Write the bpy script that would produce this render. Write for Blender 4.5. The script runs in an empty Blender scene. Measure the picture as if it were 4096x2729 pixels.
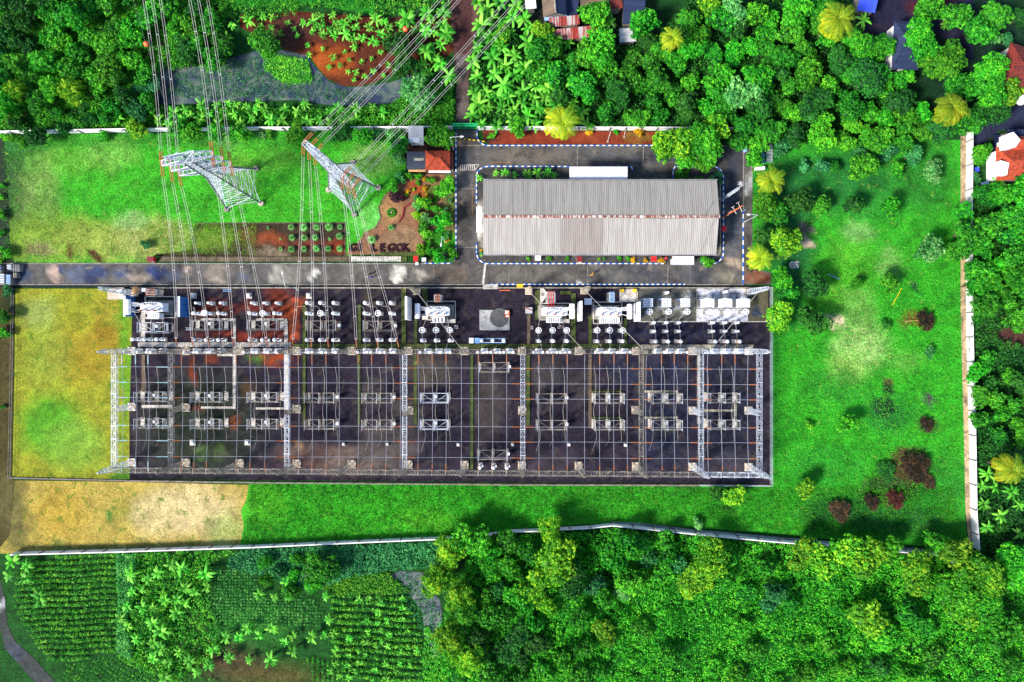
import bpy, bmesh, math, random
import numpy as np
from mathutils import Vector, Matrix
R=math.radians
scene=bpy.context.scene
# ---------------- camera, sky, sun, exposure ----------------
H=140.0; S=19.505
cam=bpy.data.cameras.new("camera"); cam.sensor_width=36; cam.lens=36*H/(4096/S); cam.clip_start=1; cam.clip_end=6000
co=bpy.data.objects.new("camera",cam); scene.collection.objects.link(co); co.location=(0,0,H); co.rotation_euler=(0,0,0)
scene.camera=co
SD=Vector((-0.80,-0.50,0.80)).normalized()
W=bpy.data.worlds.new("World"); scene.world=W; W.use_nodes=True
nt=W.node_tree; sk=nt.nodes.new("ShaderNodeTexSky"); sk.sky_type='NISHITA'; sk.sun_disc=False
sk.sun_elevation=math.asin(SD.z); sk.sun_rotation=math.atan2(SD.x,SD.y); sk.air_density=1.0; sk.dust_density=0.6
bg=nt.nodes["Background"]; bg.inputs[1].default_value=0.085; nt.links.new(sk.outputs[0],bg.inputs[0])
sl=bpy.data.lights.new("sun",'SUN'); sl.energy=3.0; sl.angle=R(12); sl.color=(1.0,0.93,0.80)
so=bpy.data.objects.new("sun",sl); scene.collection.objects.link(so); so.rotation_euler=SD.to_track_quat('Z','Y').to_euler()
scene.view_settings.view_transform='Standard'; scene.view_settings.look='None'; scene.view_settings.gamma=1; scene.view_settings.exposure=1.5
scene.render.engine='CYCLES'
# ---------------- helpers ----------------
C=scene.collection
def P(px,py,z=0.0):
    k=(1-z/H)/S
    return Vector(((px-2048)*k,(1364.5-py)*k,z))
def m2(v): return v/S
def tag(o,label=None,cat=None,group=None,kind=None):
    if label: o["label"]=label
    if cat: o["category"]=cat
    if group: o["group"]=group
    if kind: o["kind"]=kind
    return o
def thing(name,label,cat,loc=(0,0,0),rz=0,group=None):
    o=bpy.data.objects.new(name,None); C.objects.link(o); o.location=loc; o.rotation_euler=(0,0,rz); o.empty_display_size=0.2
    return tag(o,label,cat,group)
def link(name,me,parent=None):
    o=bpy.data.objects.new(name,me); C.objects.link(o)
    if parent: o.parent=parent
    return o
KIDS={}
def copy_tree(o,parent=None):
    c=o.copy(); C.objects.link(c)
    if parent: c.parent=parent
    if o.name not in KIDS: KIDS[o.name]=list(o.children)
    for ch in KIDS[o.name]: copy_tree(ch,c)
    return c
class MB:
    def __init__(s): s.v=[]; s.f=[]
    def quadbox(s,pts):
        b=len(s.v); s.v+= [tuple(p) for p in pts]
        for f in ((0,3,2,1),(4,5,6,7),(0,1,5,4),(1,2,6,5),(2,3,7,6),(3,0,4,7)): s.f.append(tuple(b+i for i in f))
        return s
    def box(s,cx,cy,cz,sx,sy,sz,rz=0):
        c,n=math.cos(rz),math.sin(rz); P8=[]
        for z in (-sz/2,sz/2):
            for x,y in ((-1,-1),(1,-1),(1,1),(-1,1)):
                X,Y=x*sx/2,y*sy/2; P8.append((cx+X*c-Y*n,cy+X*n+Y*c,cz+z))
        return s.quadbox(P8)
    def beam(s,p,q,w,h=None):
        p=Vector(p);q=Vector(q);d=q-p
        if d.length<1e-5: return s
        d.normalize(); h=h or w
        u=d.cross(Vector((0,0,1)))
        if u.length<1e-3: u=Vector((1,0,0))
        u.normalize(); t=u.cross(d)
        a=[]
        for e in (p,q):
            for x,y in ((-1,-1),(1,-1),(1,1),(-1,1)): a.append(e+u*(x*w/2)+t*(y*h/2))
        return s.quadbox(a)
    def tube(s,pts,r,n=6,r1=None):
        pts=[Vector(p) for p in pts]; N=len(pts); b=len(s.v)
        for i,p in enumerate(pts):
            d=(pts[min(i+1,N-1)]-pts[max(i-1,0)]); d.normalize()
            u=d.cross(Vector((0,0,1)))
            if u.length<1e-3: u=Vector((1,0,0))
            u.normalize(); t=u.cross(d)
            rr=r if r1 is None else r+(r1-r)*i/(N-1)
            for k in range(n):
                a=2*math.pi*k/n; s.v.append(tuple(p+u*math.cos(a)*rr+t*math.sin(a)*rr))
        for i in range(N-1):
            for k in range(n):
                k2=(k+1)%n; s.f.append((b+i*n+k,b+i*n+k2,b+(i+1)*n+k2,b+(i+1)*n+k))
        s.f.append(tuple(b+k for k in range(n))[::-1]); s.f.append(tuple(b+(N-1)*n+k for k in range(n)))
        return s
    def lathe(s,c,prof,n=12,axis=None):
        # prof: list (r,h) along axis from c
        c=Vector(c); d=Vector(axis) if axis else Vector((0,0,1)); d.normalize()
        u=d.cross(Vector((0,0,1)))
        if u.length<1e-3: u=Vector((1,0,0))
        u.normalize(); t=u.cross(d); b=len(s.v); N=len(prof)
        for r,h in prof:
            for k in range(n):
                a=2*math.pi*k/n; s.v.append(tuple(c+d*h+u*math.cos(a)*r+t*math.sin(a)*r))
        for i in range(N-1):
            for k in range(n):
                k2=(k+1)%n; s.f.append((b+i*n+k,b+i*n+k2,b+(i+1)*n+k2,b+(i+1)*n+k))
        s.f.append(tuple(b+k for k in range(n))[::-1]); s.f.append(tuple(b+(N-1)*n+k for k in range(n)))
        return s
    def prism(s,poly,z0,z1):
        b=len(s.v); n=len(poly)
        for z in (z0,z1):
            for x,y in poly: s.v.append((x,y,z))
        s.f.append(tuple(range(b+n-1,b-1,-1))); s.f.append(tuple(range(b+n,b+2*n)))
        for i in range(n):
            j=(i+1)%n; s.f.append((b+i,b+j,b+n+j,b+n+i))
        return s
    def build(s,name,mat,parent=None,smooth=False):
        me=bpy.data.meshes.new(name); me.from_pydata(s.v,[],s.f); me.update()
        bm=bmesh.new(); bm.from_mesh(me); bmesh.ops.recalc_face_normals(bm,faces=bm.faces); bm.to_mesh(me); bm.free()
        me.materials.append(mat)
        if smooth: me.polygons.foreach_set("use_smooth",[True]*len(me.polygons))
        return link(name,me,parent)
def lat(mb,p,q,w0,w1,n,t,up=None):
    """square lattice column / beam from p to q"""
    p=Vector(p);q=Vector(q);d=(q-p).normalized()
    u=up or (Vector((1,0,0)) if abs(d.z)>.9 else d.cross(Vector((0,0,1))).normalized()); v=d.cross(u).normalized()
    cs=((-1,-1),(1,-1),(1,1),(-1,1))
    def pt(i,k):
        f=i/n; w=(w0+(w1-w0)*f)/2; return p+(q-p)*f+u*(cs[k][0]*w)+v*(cs[k][1]*w)
    for k in range(4): mb.beam(pt(0,k),pt(n,k),t*1.5)
    for i in range(n):
        for k in range(4):
            k2=(k+1)%4
            mb.beam(pt(i,k),pt(i+1,k2),t) if i%2==0 else mb.beam(pt(i,k2),pt(i+1,k),t)
            mb.beam(pt(i+1,k),pt(i+1,k2),t)
def sagline(p,q,sag,n=14):
    p=Vector(p);q=Vector(q); return [p.lerp(q,i/n)-Vector((0,0,4*sag*(i/n)*(1-i/n))) for i in range(n+1)]
def insul(mb,p,q,r=.14,pitch=.17):
    p=Vector(p);q=Vector(q); L=(q-p).length; n=max(3,int(L/pitch)); pr=[(.03,0)]
    for i in range(n):
        h=L*(i+.5)/n; pr+=[(.04,h-L/n*.42),(r,h-L/n*.1),(r*.9,h+L/n*.12),(.04,h+L/n*.3)]
    pr.append((.03,L)); mb.lathe(p,pr,8,(q-p))
# ---------------- materials ----------------
def newmat(name):
    m=bpy.data.materials.new(name); m.use_nodes=True; t=m.node_tree; b=t.nodes["Principled BSDF"]; return m,t,b
def N(t,ty,**k):
    n=t.nodes.new(ty)
    for a,v in k.items(): setattr(n,a,v)
    return n
def noise(t,vec,scale,detail=3,rough=.6,dist=0):
    n=N(t,"ShaderNodeTexNoise"); n.inputs["Scale"].default_value=scale; n.inputs["Detail"].default_value=detail
    n.inputs["Roughness"].default_value=rough; n.inputs["Distortion"].default_value=dist
    if vec: t.links.new(vec,n.inputs["Vector"])
    return n
def ramp(t,fac,stops):
    r=N(t,"ShaderNodeValToRGB"); e=r.color_ramp.elements
    while len(e)<len(stops): e.new(.5)
    for x,(p,c) in zip(e,stops): x.position=p; x.color=(*c,1) if not isinstance(c,(int,float)) else (c,c,c,1)
    t.links.new(fac,r.inputs[0]); return r
def mixc(t,f,a,b,mode='MIX'):
    m=N(t,"ShaderNodeMix",data_type='RGBA',blend_type=mode)
    for i,v in ((0,f),(6,a),(7,b)):
        if isinstance(v,(int,float)): m.inputs[i].default_value=v
        elif isinstance(v,tuple): m.inputs[i].default_value=(*v,1)
        else: t.links.new(v,m.inputs[i])
    return m.outputs[2]
def mottled(name,stops,scale=1,detail=5,rough=.85,metal=0,bump=.3,bscale=8,wear=None,spec=.3,stretch=None,dist=.3,obj=False):
    m,t,b=newmat(name)
    if obj: g=N(t,"ShaderNodeTexCoord").outputs["Object"]
    else: g=N(t,"ShaderNodeNewGeometry").outputs["Position"]
    if stretch:
        mp=N(t,"ShaderNodeMapping"); mp.inputs["Scale"].default_value=stretch; t.links.new(g,mp.inputs[0]); g=mp.outputs[0]
    n=noise(t,g,scale,detail,.65,dist); r=ramp(t,n.outputs[0],stops); col=r.outputs[0]
    if wear:
        n2=noise(t,g,wear[0],6,.7,.4); f=ramp(t,n2.outputs[0],[(wear[1],0.),(wear[2],1.)]); col=mixc(t,f.outputs[0],col,wear[3])
    t.links.new(col,b.inputs["Base Color"]); b.inputs["Roughness"].default_value=rough; b.inputs["Metallic"].default_value=metal
    b.inputs["Specular IOR Level"].default_value=spec
    if bump:
        n3=noise(t,g,bscale,4,.7); bp=N(t,"ShaderNodeBump"); bp.inputs["Strength"].default_value=bump; bp.inputs["Distance"].default_value=.1
        t.links.new(n3.outputs[0],bp.inputs["Height"]); t.links.new(bp.outputs[0],b.inputs["Normal"])
    return m
def plain(name,c,rough=.6,metal=0,var=.18):
    a=tuple(x*(1-var) for x in c); d=tuple(min(1,x*(1+var)) for x in c)
    return mottled(name,[(.3,a),(.7,d)],1.3,4,rough,metal,0)
def groundmat(name,fine=(.45,1.7),fs=5.,mid=(.6,1.4),ms=.45,bump=.6,bs=4.,rough=.95,spec=.15,hue=None):
    """colour attribute x multi-scale texture (real surface colour variation)"""
    m,t,b=newmat(name); g=N(t,"ShaderNodeNewGeometry").outputs["Position"]
    a=N(t,"ShaderNodeAttribute",attribute_name="Col").outputs[0]
    n1=noise(t,g,fs,4,.75,.3); n2=noise(t,g,ms,5,.7,.8)
    r1=ramp(t,n1.outputs[0],[(.30,fine[0]/2),(.70,fine[1]/2)]); r2=ramp(t,n2.outputs[0],[(.3,mid[0]/2),(.7,mid[1]/2)])
    c=mixc(t,1.,a,r1.outputs[0],'MULTIPLY'); c=mixc(t,1.,c,r2.outputs[0],'MULTIPLY')
    v=N(t,"ShaderNodeVectorMath",operation='SCALE'); v.inputs[3].default_value=4.; t.links.new(c,v.inputs[0]); c=v.outputs[0]
    if hue:
        n4=noise(t,g,hue[0],4,.7,.6); f=ramp(t,n4.outputs[0],[(hue[1],0.),(hue[2],1.)]); c=mixc(t,f.outputs[0],c,hue[3])
    t.links.new(c,b.inputs["Base Color"]); b.inputs["Roughness"].default_value=rough; b.inputs["Specular IOR Level"].default_value=spec
    n3=noise(t,g,bs,5,.75); bp=N(t,"ShaderNodeBump"); bp.inputs["Strength"].default_value=bump; bp.inputs["Distance"].default_value=.25
    t.links.new(n3.outputs[0],bp.inputs["Height"]); t.links.new(bp.outputs[0],b.inputs["Normal"])
    return m
def foliage(name,dark,mid,light,trans=.25,hv=.1):
    m,t,b=newmat(name); at=N(t,"ShaderNodeAttribute",attribute_name="tone").outputs["Fac"]
    g=N(t,"ShaderNodeNewGeometry"); oi=N(t,"ShaderNodeObjectInfo")
    a1=N(t,"ShaderNodeMath",operation='MULTIPLY_ADD'); a1.inputs[1].default_value=.35; t.links.new(g.outputs["Random Per Island"],a1.inputs[0])
    s=N(t,"ShaderNodeMath",operation='MULTIPLY'); s.inputs[1].default_value=.65; t.links.new(at,s.inputs[0]); t.links.new(s.outputs[0],a1.inputs[2])
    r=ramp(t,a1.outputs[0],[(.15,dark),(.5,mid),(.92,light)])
    hs=N(t,"ShaderNodeHueSaturation"); t.links.new(r.outputs[0],hs.inputs["Color"])
    mr=N(t,"ShaderNodeMapRange"); mr.inputs[3].default_value=.5-hv*.16; mr.inputs[4].default_value=.5+hv*.07; t.links.new(oi.outputs["Random"],mr.inputs[0]); t.links.new(mr.outputs[0],hs.inputs["Hue"])
    m2_=N(t,"ShaderNodeMath",operation='MULTIPLY'); m2_.inputs[1].default_value=7.31; t.links.new(oi.outputs["Random"],m2_.inputs[0])
    fr=N(t,"ShaderNodeMath",operation='FRACT'); t.links.new(m2_.outputs[0],fr.inputs[0])
    mv=N(t,"ShaderNodeMapRange"); mv.inputs[3].default_value=.95; mv.inputs[4].default_value=1.75; t.links.new(fr.outputs[0],mv.inputs[0]); t.links.new(mv.outputs[0],hs.inputs["Value"])
    t.links.new(hs.outputs[0],b.inputs["Base Color"]); b.inputs["Roughness"].default_value=.6; b.inputs["Specular IOR Level"].default_value=.25
    tr=N(t,"ShaderNodeBsdfTranslucent"); t.links.new(hs.outputs[0],tr.inputs[0]); ms=N(t,"ShaderNodeMixShader"); ms.inputs[0].default_value=trans
    t.links.new(b.outputs[0],ms.inputs[1]); t.links.new(tr.outputs[0],ms.inputs[2]); t.links.new(ms.outputs[0],t.nodes["Material Output"].inputs[0])
    return m
M={}
M['steel']=mottled('galvanised_steel',[(.3,(.34,.38,.46)),(.7,(.66,.70,.78))],2.,3,.5,.3,0)
M['steel2']=mottled('weathered_steel',[(.3,(.09,.08,.07)),(.7,(.33,.31,.28))],1.,3,.7,.2,0)
M['steeld']=mottled('dark_steel',[(.3,(.10,.10,.11)),(.7,(.28,.28,.30))],1.,3,.7,.2,0)
M['wirep']=plain('conductor',(.66,.60,.57),.45,.3)
M['wireb']=plain('bus_wire',(.36,.38,.46),.45,.3)
M['ins']=plain('brown_porcelain',(.42,.15,.06),.35); M['insw']=plain('pale_glass',(.50,.70,.75),.25)
M['white']=mottled('white_paint',[(.3,(.62,.64,.70)),(.7,(.86,.86,.88))],1.,4,.5,0,0,wear=(2.,.62,.7,(.35,.33,.32)))
M['tank']=mottled('white_enamel',[(.3,(.74,.76,.82)),(.7,(.92,.92,.94))],1.,4,.45,0,0,wear=(1.5,.66,.74,(.45,.43,.45)))
M['wall']=mottled('whitewash',[(.3,(.60,.60,.64)),(.7,(.84,.82,.82))],.8,5,.85,0,.2,wear=(1.2,.6,.72,(.22,.19,.17)))
M['conc']=mottled('concrete',[(.3,(.13,.125,.115)),(.7,(.30,.28,.25))],1.2,6,.9,0,.3,wear=(2.5,.56,.68,(.12,.10,.09)))
M['pad']=mottled('pad_concrete',[(.3,(.36,.30,.24)),(.7,(.58,.48,.38))],1.6,6,.9,0,.3,wear=(2.5,.56,.68,(.16,.11,.08)))
M['slabw']=mottled('pale_slabs',[(.35,(.30,.27,.24)),(.65,(.62,.58,.54))],1.4,4,.9,0,.3)
M['slabg']=mottled('mossy_slabs',[(.3,(.025,.04,.012)),(.7,(.09,.12,.03))],1.,5,.95,0,.4,wear=(.6,.6,.68,(.22,.2,.06)))
M['slabb']=mottled('brown_slabs',[(.3,(.06,.045,.03)),(.7,(.19,.14,.10))],1.,5,.95,0,.4)
M['slabc']=mottled('cream_slabs',[(.35,(.12,.11,.10)),(.65,(.42,.38,.30))],1.2,5,.95,0,.4)
M['kerb']=mottled('kerb_stone',[(.3,(.10,.10,.10)),(.7,(.30,.29,.27))],1.5,5,.9,0,.3)
M['kw']=plain('kerb_white',(.72,.74,.80),.7); M['kb']=plain('kerb_blue',(.02,.12,.50),.7)
M['blue']=mottled('blue_sheet',[(.3,(.015,.10,.34)),(.7,(.03,.18,.52))],.9,4,.45,0,.2,spec=.4)
M['red']=plain('red_paint',(.60,.015,.02),.45); M['dred']=plain('dark_red_paint',(.16,.01,.02),.6); M['yel']=plain('yellow_paint',(.80,.50,.01),.5)
M['org']=plain('orange_paint',(.75,.16,.05),.45); M['blk']=plain('black_rubber',(.015,.015,.018),.7); M['green']=plain('green_paint',(.02,.50,.16),.5)
M['lblue']=plain('pale_blue_paint',(.22,.40,.70),.5); M['bluep']=plain('bright_blue_paint',(.04,.08,.65),.5)
M['bark']=mottled('bark',[(.3,(.06,.045,.03)),(.7,(.20,.16,.11))],2,4,.95,0,.4); M['stem']=mottled('banana_stem',[(.3,(.10,.16,.03)),(.7,(.30,.30,.10))],2,4,.7,0,.1)
M['grey']=plain('grey_paint',(.35,.37,.42),.5); M['tan']=plain('tan_plaster',(.50,.28,.12),.8)
M['darkglass']=plain('dark_glass',(.02,.03,.05),.15)
def tile(name,stops,rust,axis=0,freq=5.,bump=.8,wear=(.9,.48,.56),band=True):
    m,t,b=newmat(name); g=N(t,"ShaderNodeTexCoord").outputs["Object"]
    w=N(t,"ShaderNodeTexWave",wave_type='BANDS',bands_direction='XY'[axis] if axis<2 else 'X'); w.inputs["Scale"].default_value=freq; t.links.new(g,w.inputs[0])
    mp=N(t,"ShaderNodeMapping"); mp.inputs["Scale"].default_value=(1.6,.12,.12) if axis==0 else (.12,1.6,.12); t.links.new(g,mp.inputs[0])
    n=noise(t,mp.outputs[0] if band else g,1. if band else 2.2,5,.7,.1); c=ramp(t,n.outputs[0],stops).outputs[0]
    wr=ramp(t,w.outputs[1],[(0,.55),(.6,1.)]); c=mixc(t,1.,c,wr.outputs[0],'MULTIPLY')
    n2=noise(t,g,wear[0],7,.75,.3); f=ramp(t,n2.outputs[0],[(wear[1],0.),(wear[2],1.)]); c=mixc(t,f.outputs[0],c,rust)
    t.links.new(c,b.inputs["Base Color"]); b.inputs["Roughness"].default_value=.75; b.inputs["Specular IOR Level"].default_value=.25
    bp=N(t,"ShaderNodeBump"); bp.inputs["Strength"].default_value=bump; bp.inputs["Distance"].default_value=.06; t.links.new(w.outputs[1],bp.inputs["Height"]); t.links.new(bp.outputs[0],b.inputs["Normal"])
    return m
M['roofg']=tile('grey_roof_sheet',[(.3,(.25,.235,.22)),(.5,(.33,.31,.29)),(.7,(.40,.38,.355))],(.20,.17,.16),0,3.2,.5,(.7,.60,.72))
M['roofw']=tile('white_roof_sheet',[(.3,(.72,.72,.78)),(.7,(.85,.85,.90))],(.5,.5,.55),0,3.2,.5,(.7,.66,.78))
M['roofl']=tile('light_grey_sheet',[(.3,(.36,.38,.42)),(.7,(.58,.60,.66))],(.22,.22,.24),0,3.2,.5,(.7,.60,.7))
M['rooft']=tile('red_clay_tiles',[(.3,(.42,.045,.02)),(.7,(.72,.12,.05))],(.07,.02,.015),0,3.4,.8,(2.4,.54,.58),False)
M['rooftd']=tile('aged_clay_tiles',[(.3,(.16,.03,.025)),(.7,(.36,.05,.035))],(.03,.015,.02),0,3.4,.8,(2.4,.50,.58),False)
M['roofd']=tile('dark_roof',[(.3,(.012,.02,.06)),(.7,(.03,.05,.13))],(.01,.01,.03),1,3.0,.5,(1.,.55,.7))
M['roofb']=tile('black_felt_roof',[(.3,(.02,.028,.05)),(.7,(.06,.075,.11))],(.14,.14,.15),1,1.0,.2,(.5,.62,.72))
M['roofr']=tile('rusty_zinc',[(.38,(.22,.012,.01)),(.5,(.36,.04,.03)),(.6,(.50,.50,.52))],(.20,.02,.015),0,2.6,.6,(.8,.66,.74))
M['roofbr']=tile('brown_sheet',[(.3,(.10,.07,.05)),(.7,(.24,.17,.12))],(.05,.04,.04),1,3.0,.5,(.7,.56,.7))
# ---------------- ground ----------------
rng=np.random.RandomState(4)
def vnoise(x,y,seed=0):
    """smooth value noise on metres"""
    xi=np.floor(x).astype(int); yi=np.floor(y).astype(int); fx=x-xi; fy=y-yi; fx=fx*fx*(3-2*fx); fy=fy*fy*(3-2*fy)
    def h(a,b):
        n=(a*374761393+b*668265263+seed*1442695041)&0x7fffffff; n=((n^(n>>13))*1274126177)&0x7fffffff; return ((n^(n>>16))&0xffff)/65535.
    return (h(xi,yi)*(1-fx)+h(xi+1,yi)*fx)*(1-fy)+(h(xi,yi+1)*(1-fx)+h(xi+1,yi+1)*fx)*fy
def fbm(x,y,seed=0): return (vnoise(x,y,seed)+.5*vnoise(x*2.1,y*2.1,seed+1)+.25*vnoise(x*4.3,y*4.3,seed+2))/1.75
def sheet(name,poly,z,mat,base,blobs=(),cell=1.2,world=False,thick=0,zfn=None):
    bm=bmesh.new(); pts=[Vector((p[0],p[1],0)) if world else Vector(P(*p)) for p in poly]
    f=bm.faces.new([bm.verts.new((p.x,p.y,0)) for p in pts]); f.normal_update()
    if f.normal.z<0: f.normal_flip()
    x0=min(p.x for p in pts);x1=max(p.x for p in pts);y0=min(p.y for p in pts);y1=max(p.y for p in pts)
    for ax,a,b in ((0,x0,x1),(1,y0,y1)):
        k=a+cell*.37
        while k<b:
            co_=(k,0,0) if ax==0 else (0,k,0); no=(1,0,0) if ax==0 else (0,1,0)
            bmesh.ops.bisect_plane(bm,geom=bm.verts[:]+bm.edges[:]+bm.faces[:],plane_co=co_,plane_no=no); k+=cell
    me=bpy.data.meshes.new(name); bm.to_mesh(me); bm.free()
    n=len(me.vertices); a=np.empty(n*3,np.float32); me.vertices.foreach_get("co",a); a=a.reshape(-1,3)
    px=a[:,0]*S+2048; py=1364.5-a[:,1]*S
    col=np.tile(np.array([*base,1.],np.float32),(n,1))
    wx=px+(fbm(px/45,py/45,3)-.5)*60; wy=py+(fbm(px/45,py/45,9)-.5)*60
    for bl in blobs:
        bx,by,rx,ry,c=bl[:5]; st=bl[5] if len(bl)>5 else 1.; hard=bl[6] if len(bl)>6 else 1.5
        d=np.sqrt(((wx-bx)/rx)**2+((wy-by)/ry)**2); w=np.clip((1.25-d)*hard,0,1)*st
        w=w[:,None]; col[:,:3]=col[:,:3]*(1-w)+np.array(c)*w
    a[:,2]=z
    if zfn is not None: a[:,2]+=zfn(px,py)
    me.vertices.foreach_set("co",a.ravel())
    at=me.color_attributes.new("Col",'FLOAT_COLOR','POINT'); at.data.foreach_set("color",col.astype(np.float32).ravel())
    me.materials.append(mat); me.update(); o=link(name,me); o["kind"]="structure"; return o
GM=groundmat('turf',(.35,1.9),2.6,(.55,1.6),.30,.9,3.5,hue=(.9,.60,.75,(.22,.34,.05)))
GF=groundmat('dry_grass',(.5,1.55),2.6,(.6,1.45),.35,1.,2.6,hue=(.5,.56,.70,(.06,.15,.01)))
GU=groundmat('undergrowth_soil',(.3,1.9),3.0,(.5,1.6),.5,1.,3.,hue=(.4,.6,.7,(.012,.02,.008)))
GR=groundmat('road_concrete',(.55,1.5),5.,(.40,1.75),.32,.25,12.,.85,.3,hue=(.42,.55,.72,(.14,.125,.10)))
GG=groundmat('yard_gravel',(.30,1.9),7.,(.45,1.8),.30,.9,9.,.95,.1,hue=(.45,.52,.72,(.065,.055,.052)))
GS=groundmat('soil',(.45,1.7),4.,(.6,1.4),.6,.9,5.,.95,.1)
GW=groundmat('concrete_floor',(.55,1.4),5.,(.5,1.5),.5,.25,8.,.9,.2,hue=(1.1,.56,.66,(.05,.055,.045)))
GREEN=(.025,.20,.012); DG=(.008,.085,.012); LG=(.14,.30,.03); OL=(.22,.22,.02); TAN=(.42,.33,.14); OC=(.27,.22,.035)
DRT=(.05,.035,.022); PUR=(.018,.014,.024); RED=(.14,.025,.012)
big=3000
sheet("ground",[(-big,-big),(big,-big),(big,big),(-big,big)],-.06,GU,(.010,.070,.010),[],400.,True)
sheet("forest_floor",[(-500,-500),(4600,-500),(4600,3200),(-500,3200)],-.03,GU,(.008,.055,.008),[
 (100,200,250,330,(.006,.06,.012)),(2900,250,900,330,(.004,.030,.006)),(3500,80,330,90,(.012,.012,.03)),(3600,50,120,60,(.05,.012,.012)),
 (3900,200,260,400,(.004,.02,.012)),(2300,80,260,90,(.015,.012,.02)),(3990,1320,110,60,(.05,.03,.03)),(4000,1500,130,220,(.008,.06,.02)),(4000,1900,150,350,(.004,.03,.01)),
 (1700,470,120,60,(.02,.02,.02)),(3100,2500,600,160,(.012,.12,.012)),(2500,2500,500,120,(.012,.14,.012)),(1000,2500,200,60,(.02,.12,.015)),(880,2650,150,60,(.05,.03,.02)),(1100,2700,200,40,(.06,.05,.015)),
 (760,2430,60,50,(.02,.02,.01))],4.)
def sm(px): return px
# lawns
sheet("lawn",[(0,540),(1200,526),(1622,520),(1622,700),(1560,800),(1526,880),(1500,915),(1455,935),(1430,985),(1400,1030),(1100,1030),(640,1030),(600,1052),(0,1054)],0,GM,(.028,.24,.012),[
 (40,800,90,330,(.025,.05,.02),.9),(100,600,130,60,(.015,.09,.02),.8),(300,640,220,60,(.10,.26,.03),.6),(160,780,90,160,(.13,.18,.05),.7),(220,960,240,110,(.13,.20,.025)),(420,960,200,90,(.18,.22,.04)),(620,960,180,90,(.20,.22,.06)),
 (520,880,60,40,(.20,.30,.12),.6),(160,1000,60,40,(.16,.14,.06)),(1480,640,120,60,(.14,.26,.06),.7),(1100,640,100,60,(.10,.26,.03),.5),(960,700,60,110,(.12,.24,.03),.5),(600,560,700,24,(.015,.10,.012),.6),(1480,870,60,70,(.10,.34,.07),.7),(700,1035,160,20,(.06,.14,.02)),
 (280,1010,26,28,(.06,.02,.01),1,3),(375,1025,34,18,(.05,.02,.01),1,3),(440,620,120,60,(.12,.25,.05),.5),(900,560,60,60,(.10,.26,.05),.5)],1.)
sheet("dry_field",[(62,1155),(530,1155),(520,1640),(518,1918),(50,1906),(58,1500)],.01,GF,(.21,.22,.018),[
 (200,1700,130,130,(.05,.24,.012),.9),(300,1780,130,110,(.14,.28,.03),.8),(430,1250,60,110,(.22,.20,.02)),(150,1250,80,70,(.20,.28,.08),.6),(330,1420,160,110,(.24,.17,.015),.8),(180,1420,110,130,(.17,.24,.03),.6),
 (500,1400,22,400,(.04,.22,.012),.7),(480,1900,60,30,(.02,.16,.012),.8),(420,1330,60,60,(.22,.13,.012),.7),(490,1160,60,12,(.05,.2,.01),.8)],1.)
sheet("tan_field",[(40,1922),(500,1928),(996,1940),(985,2000),(963,2045),(975,2100),(960,2188),(560,2200),(0,2215),(0,1922)],.005,GF,(.33,.25,.055),[
 (760,2040,200,110,(.48,.38,.19),.9),(600,2060,90,90,(.40,.33,.15),.8),(60,2060,60,160,(.10,.09,.03),.9),(240,2050,120,120,(.32,.22,.03),.8),(900,2120,90,80,(.22,.27,.08),.8),(490,2060,40,60,(.20,.19,.03),.7),(500,2190,500,18,(.09,.12,.03),.8),(440,2065,14,28,(.02,.16,.02),1,4)],1.)
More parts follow.
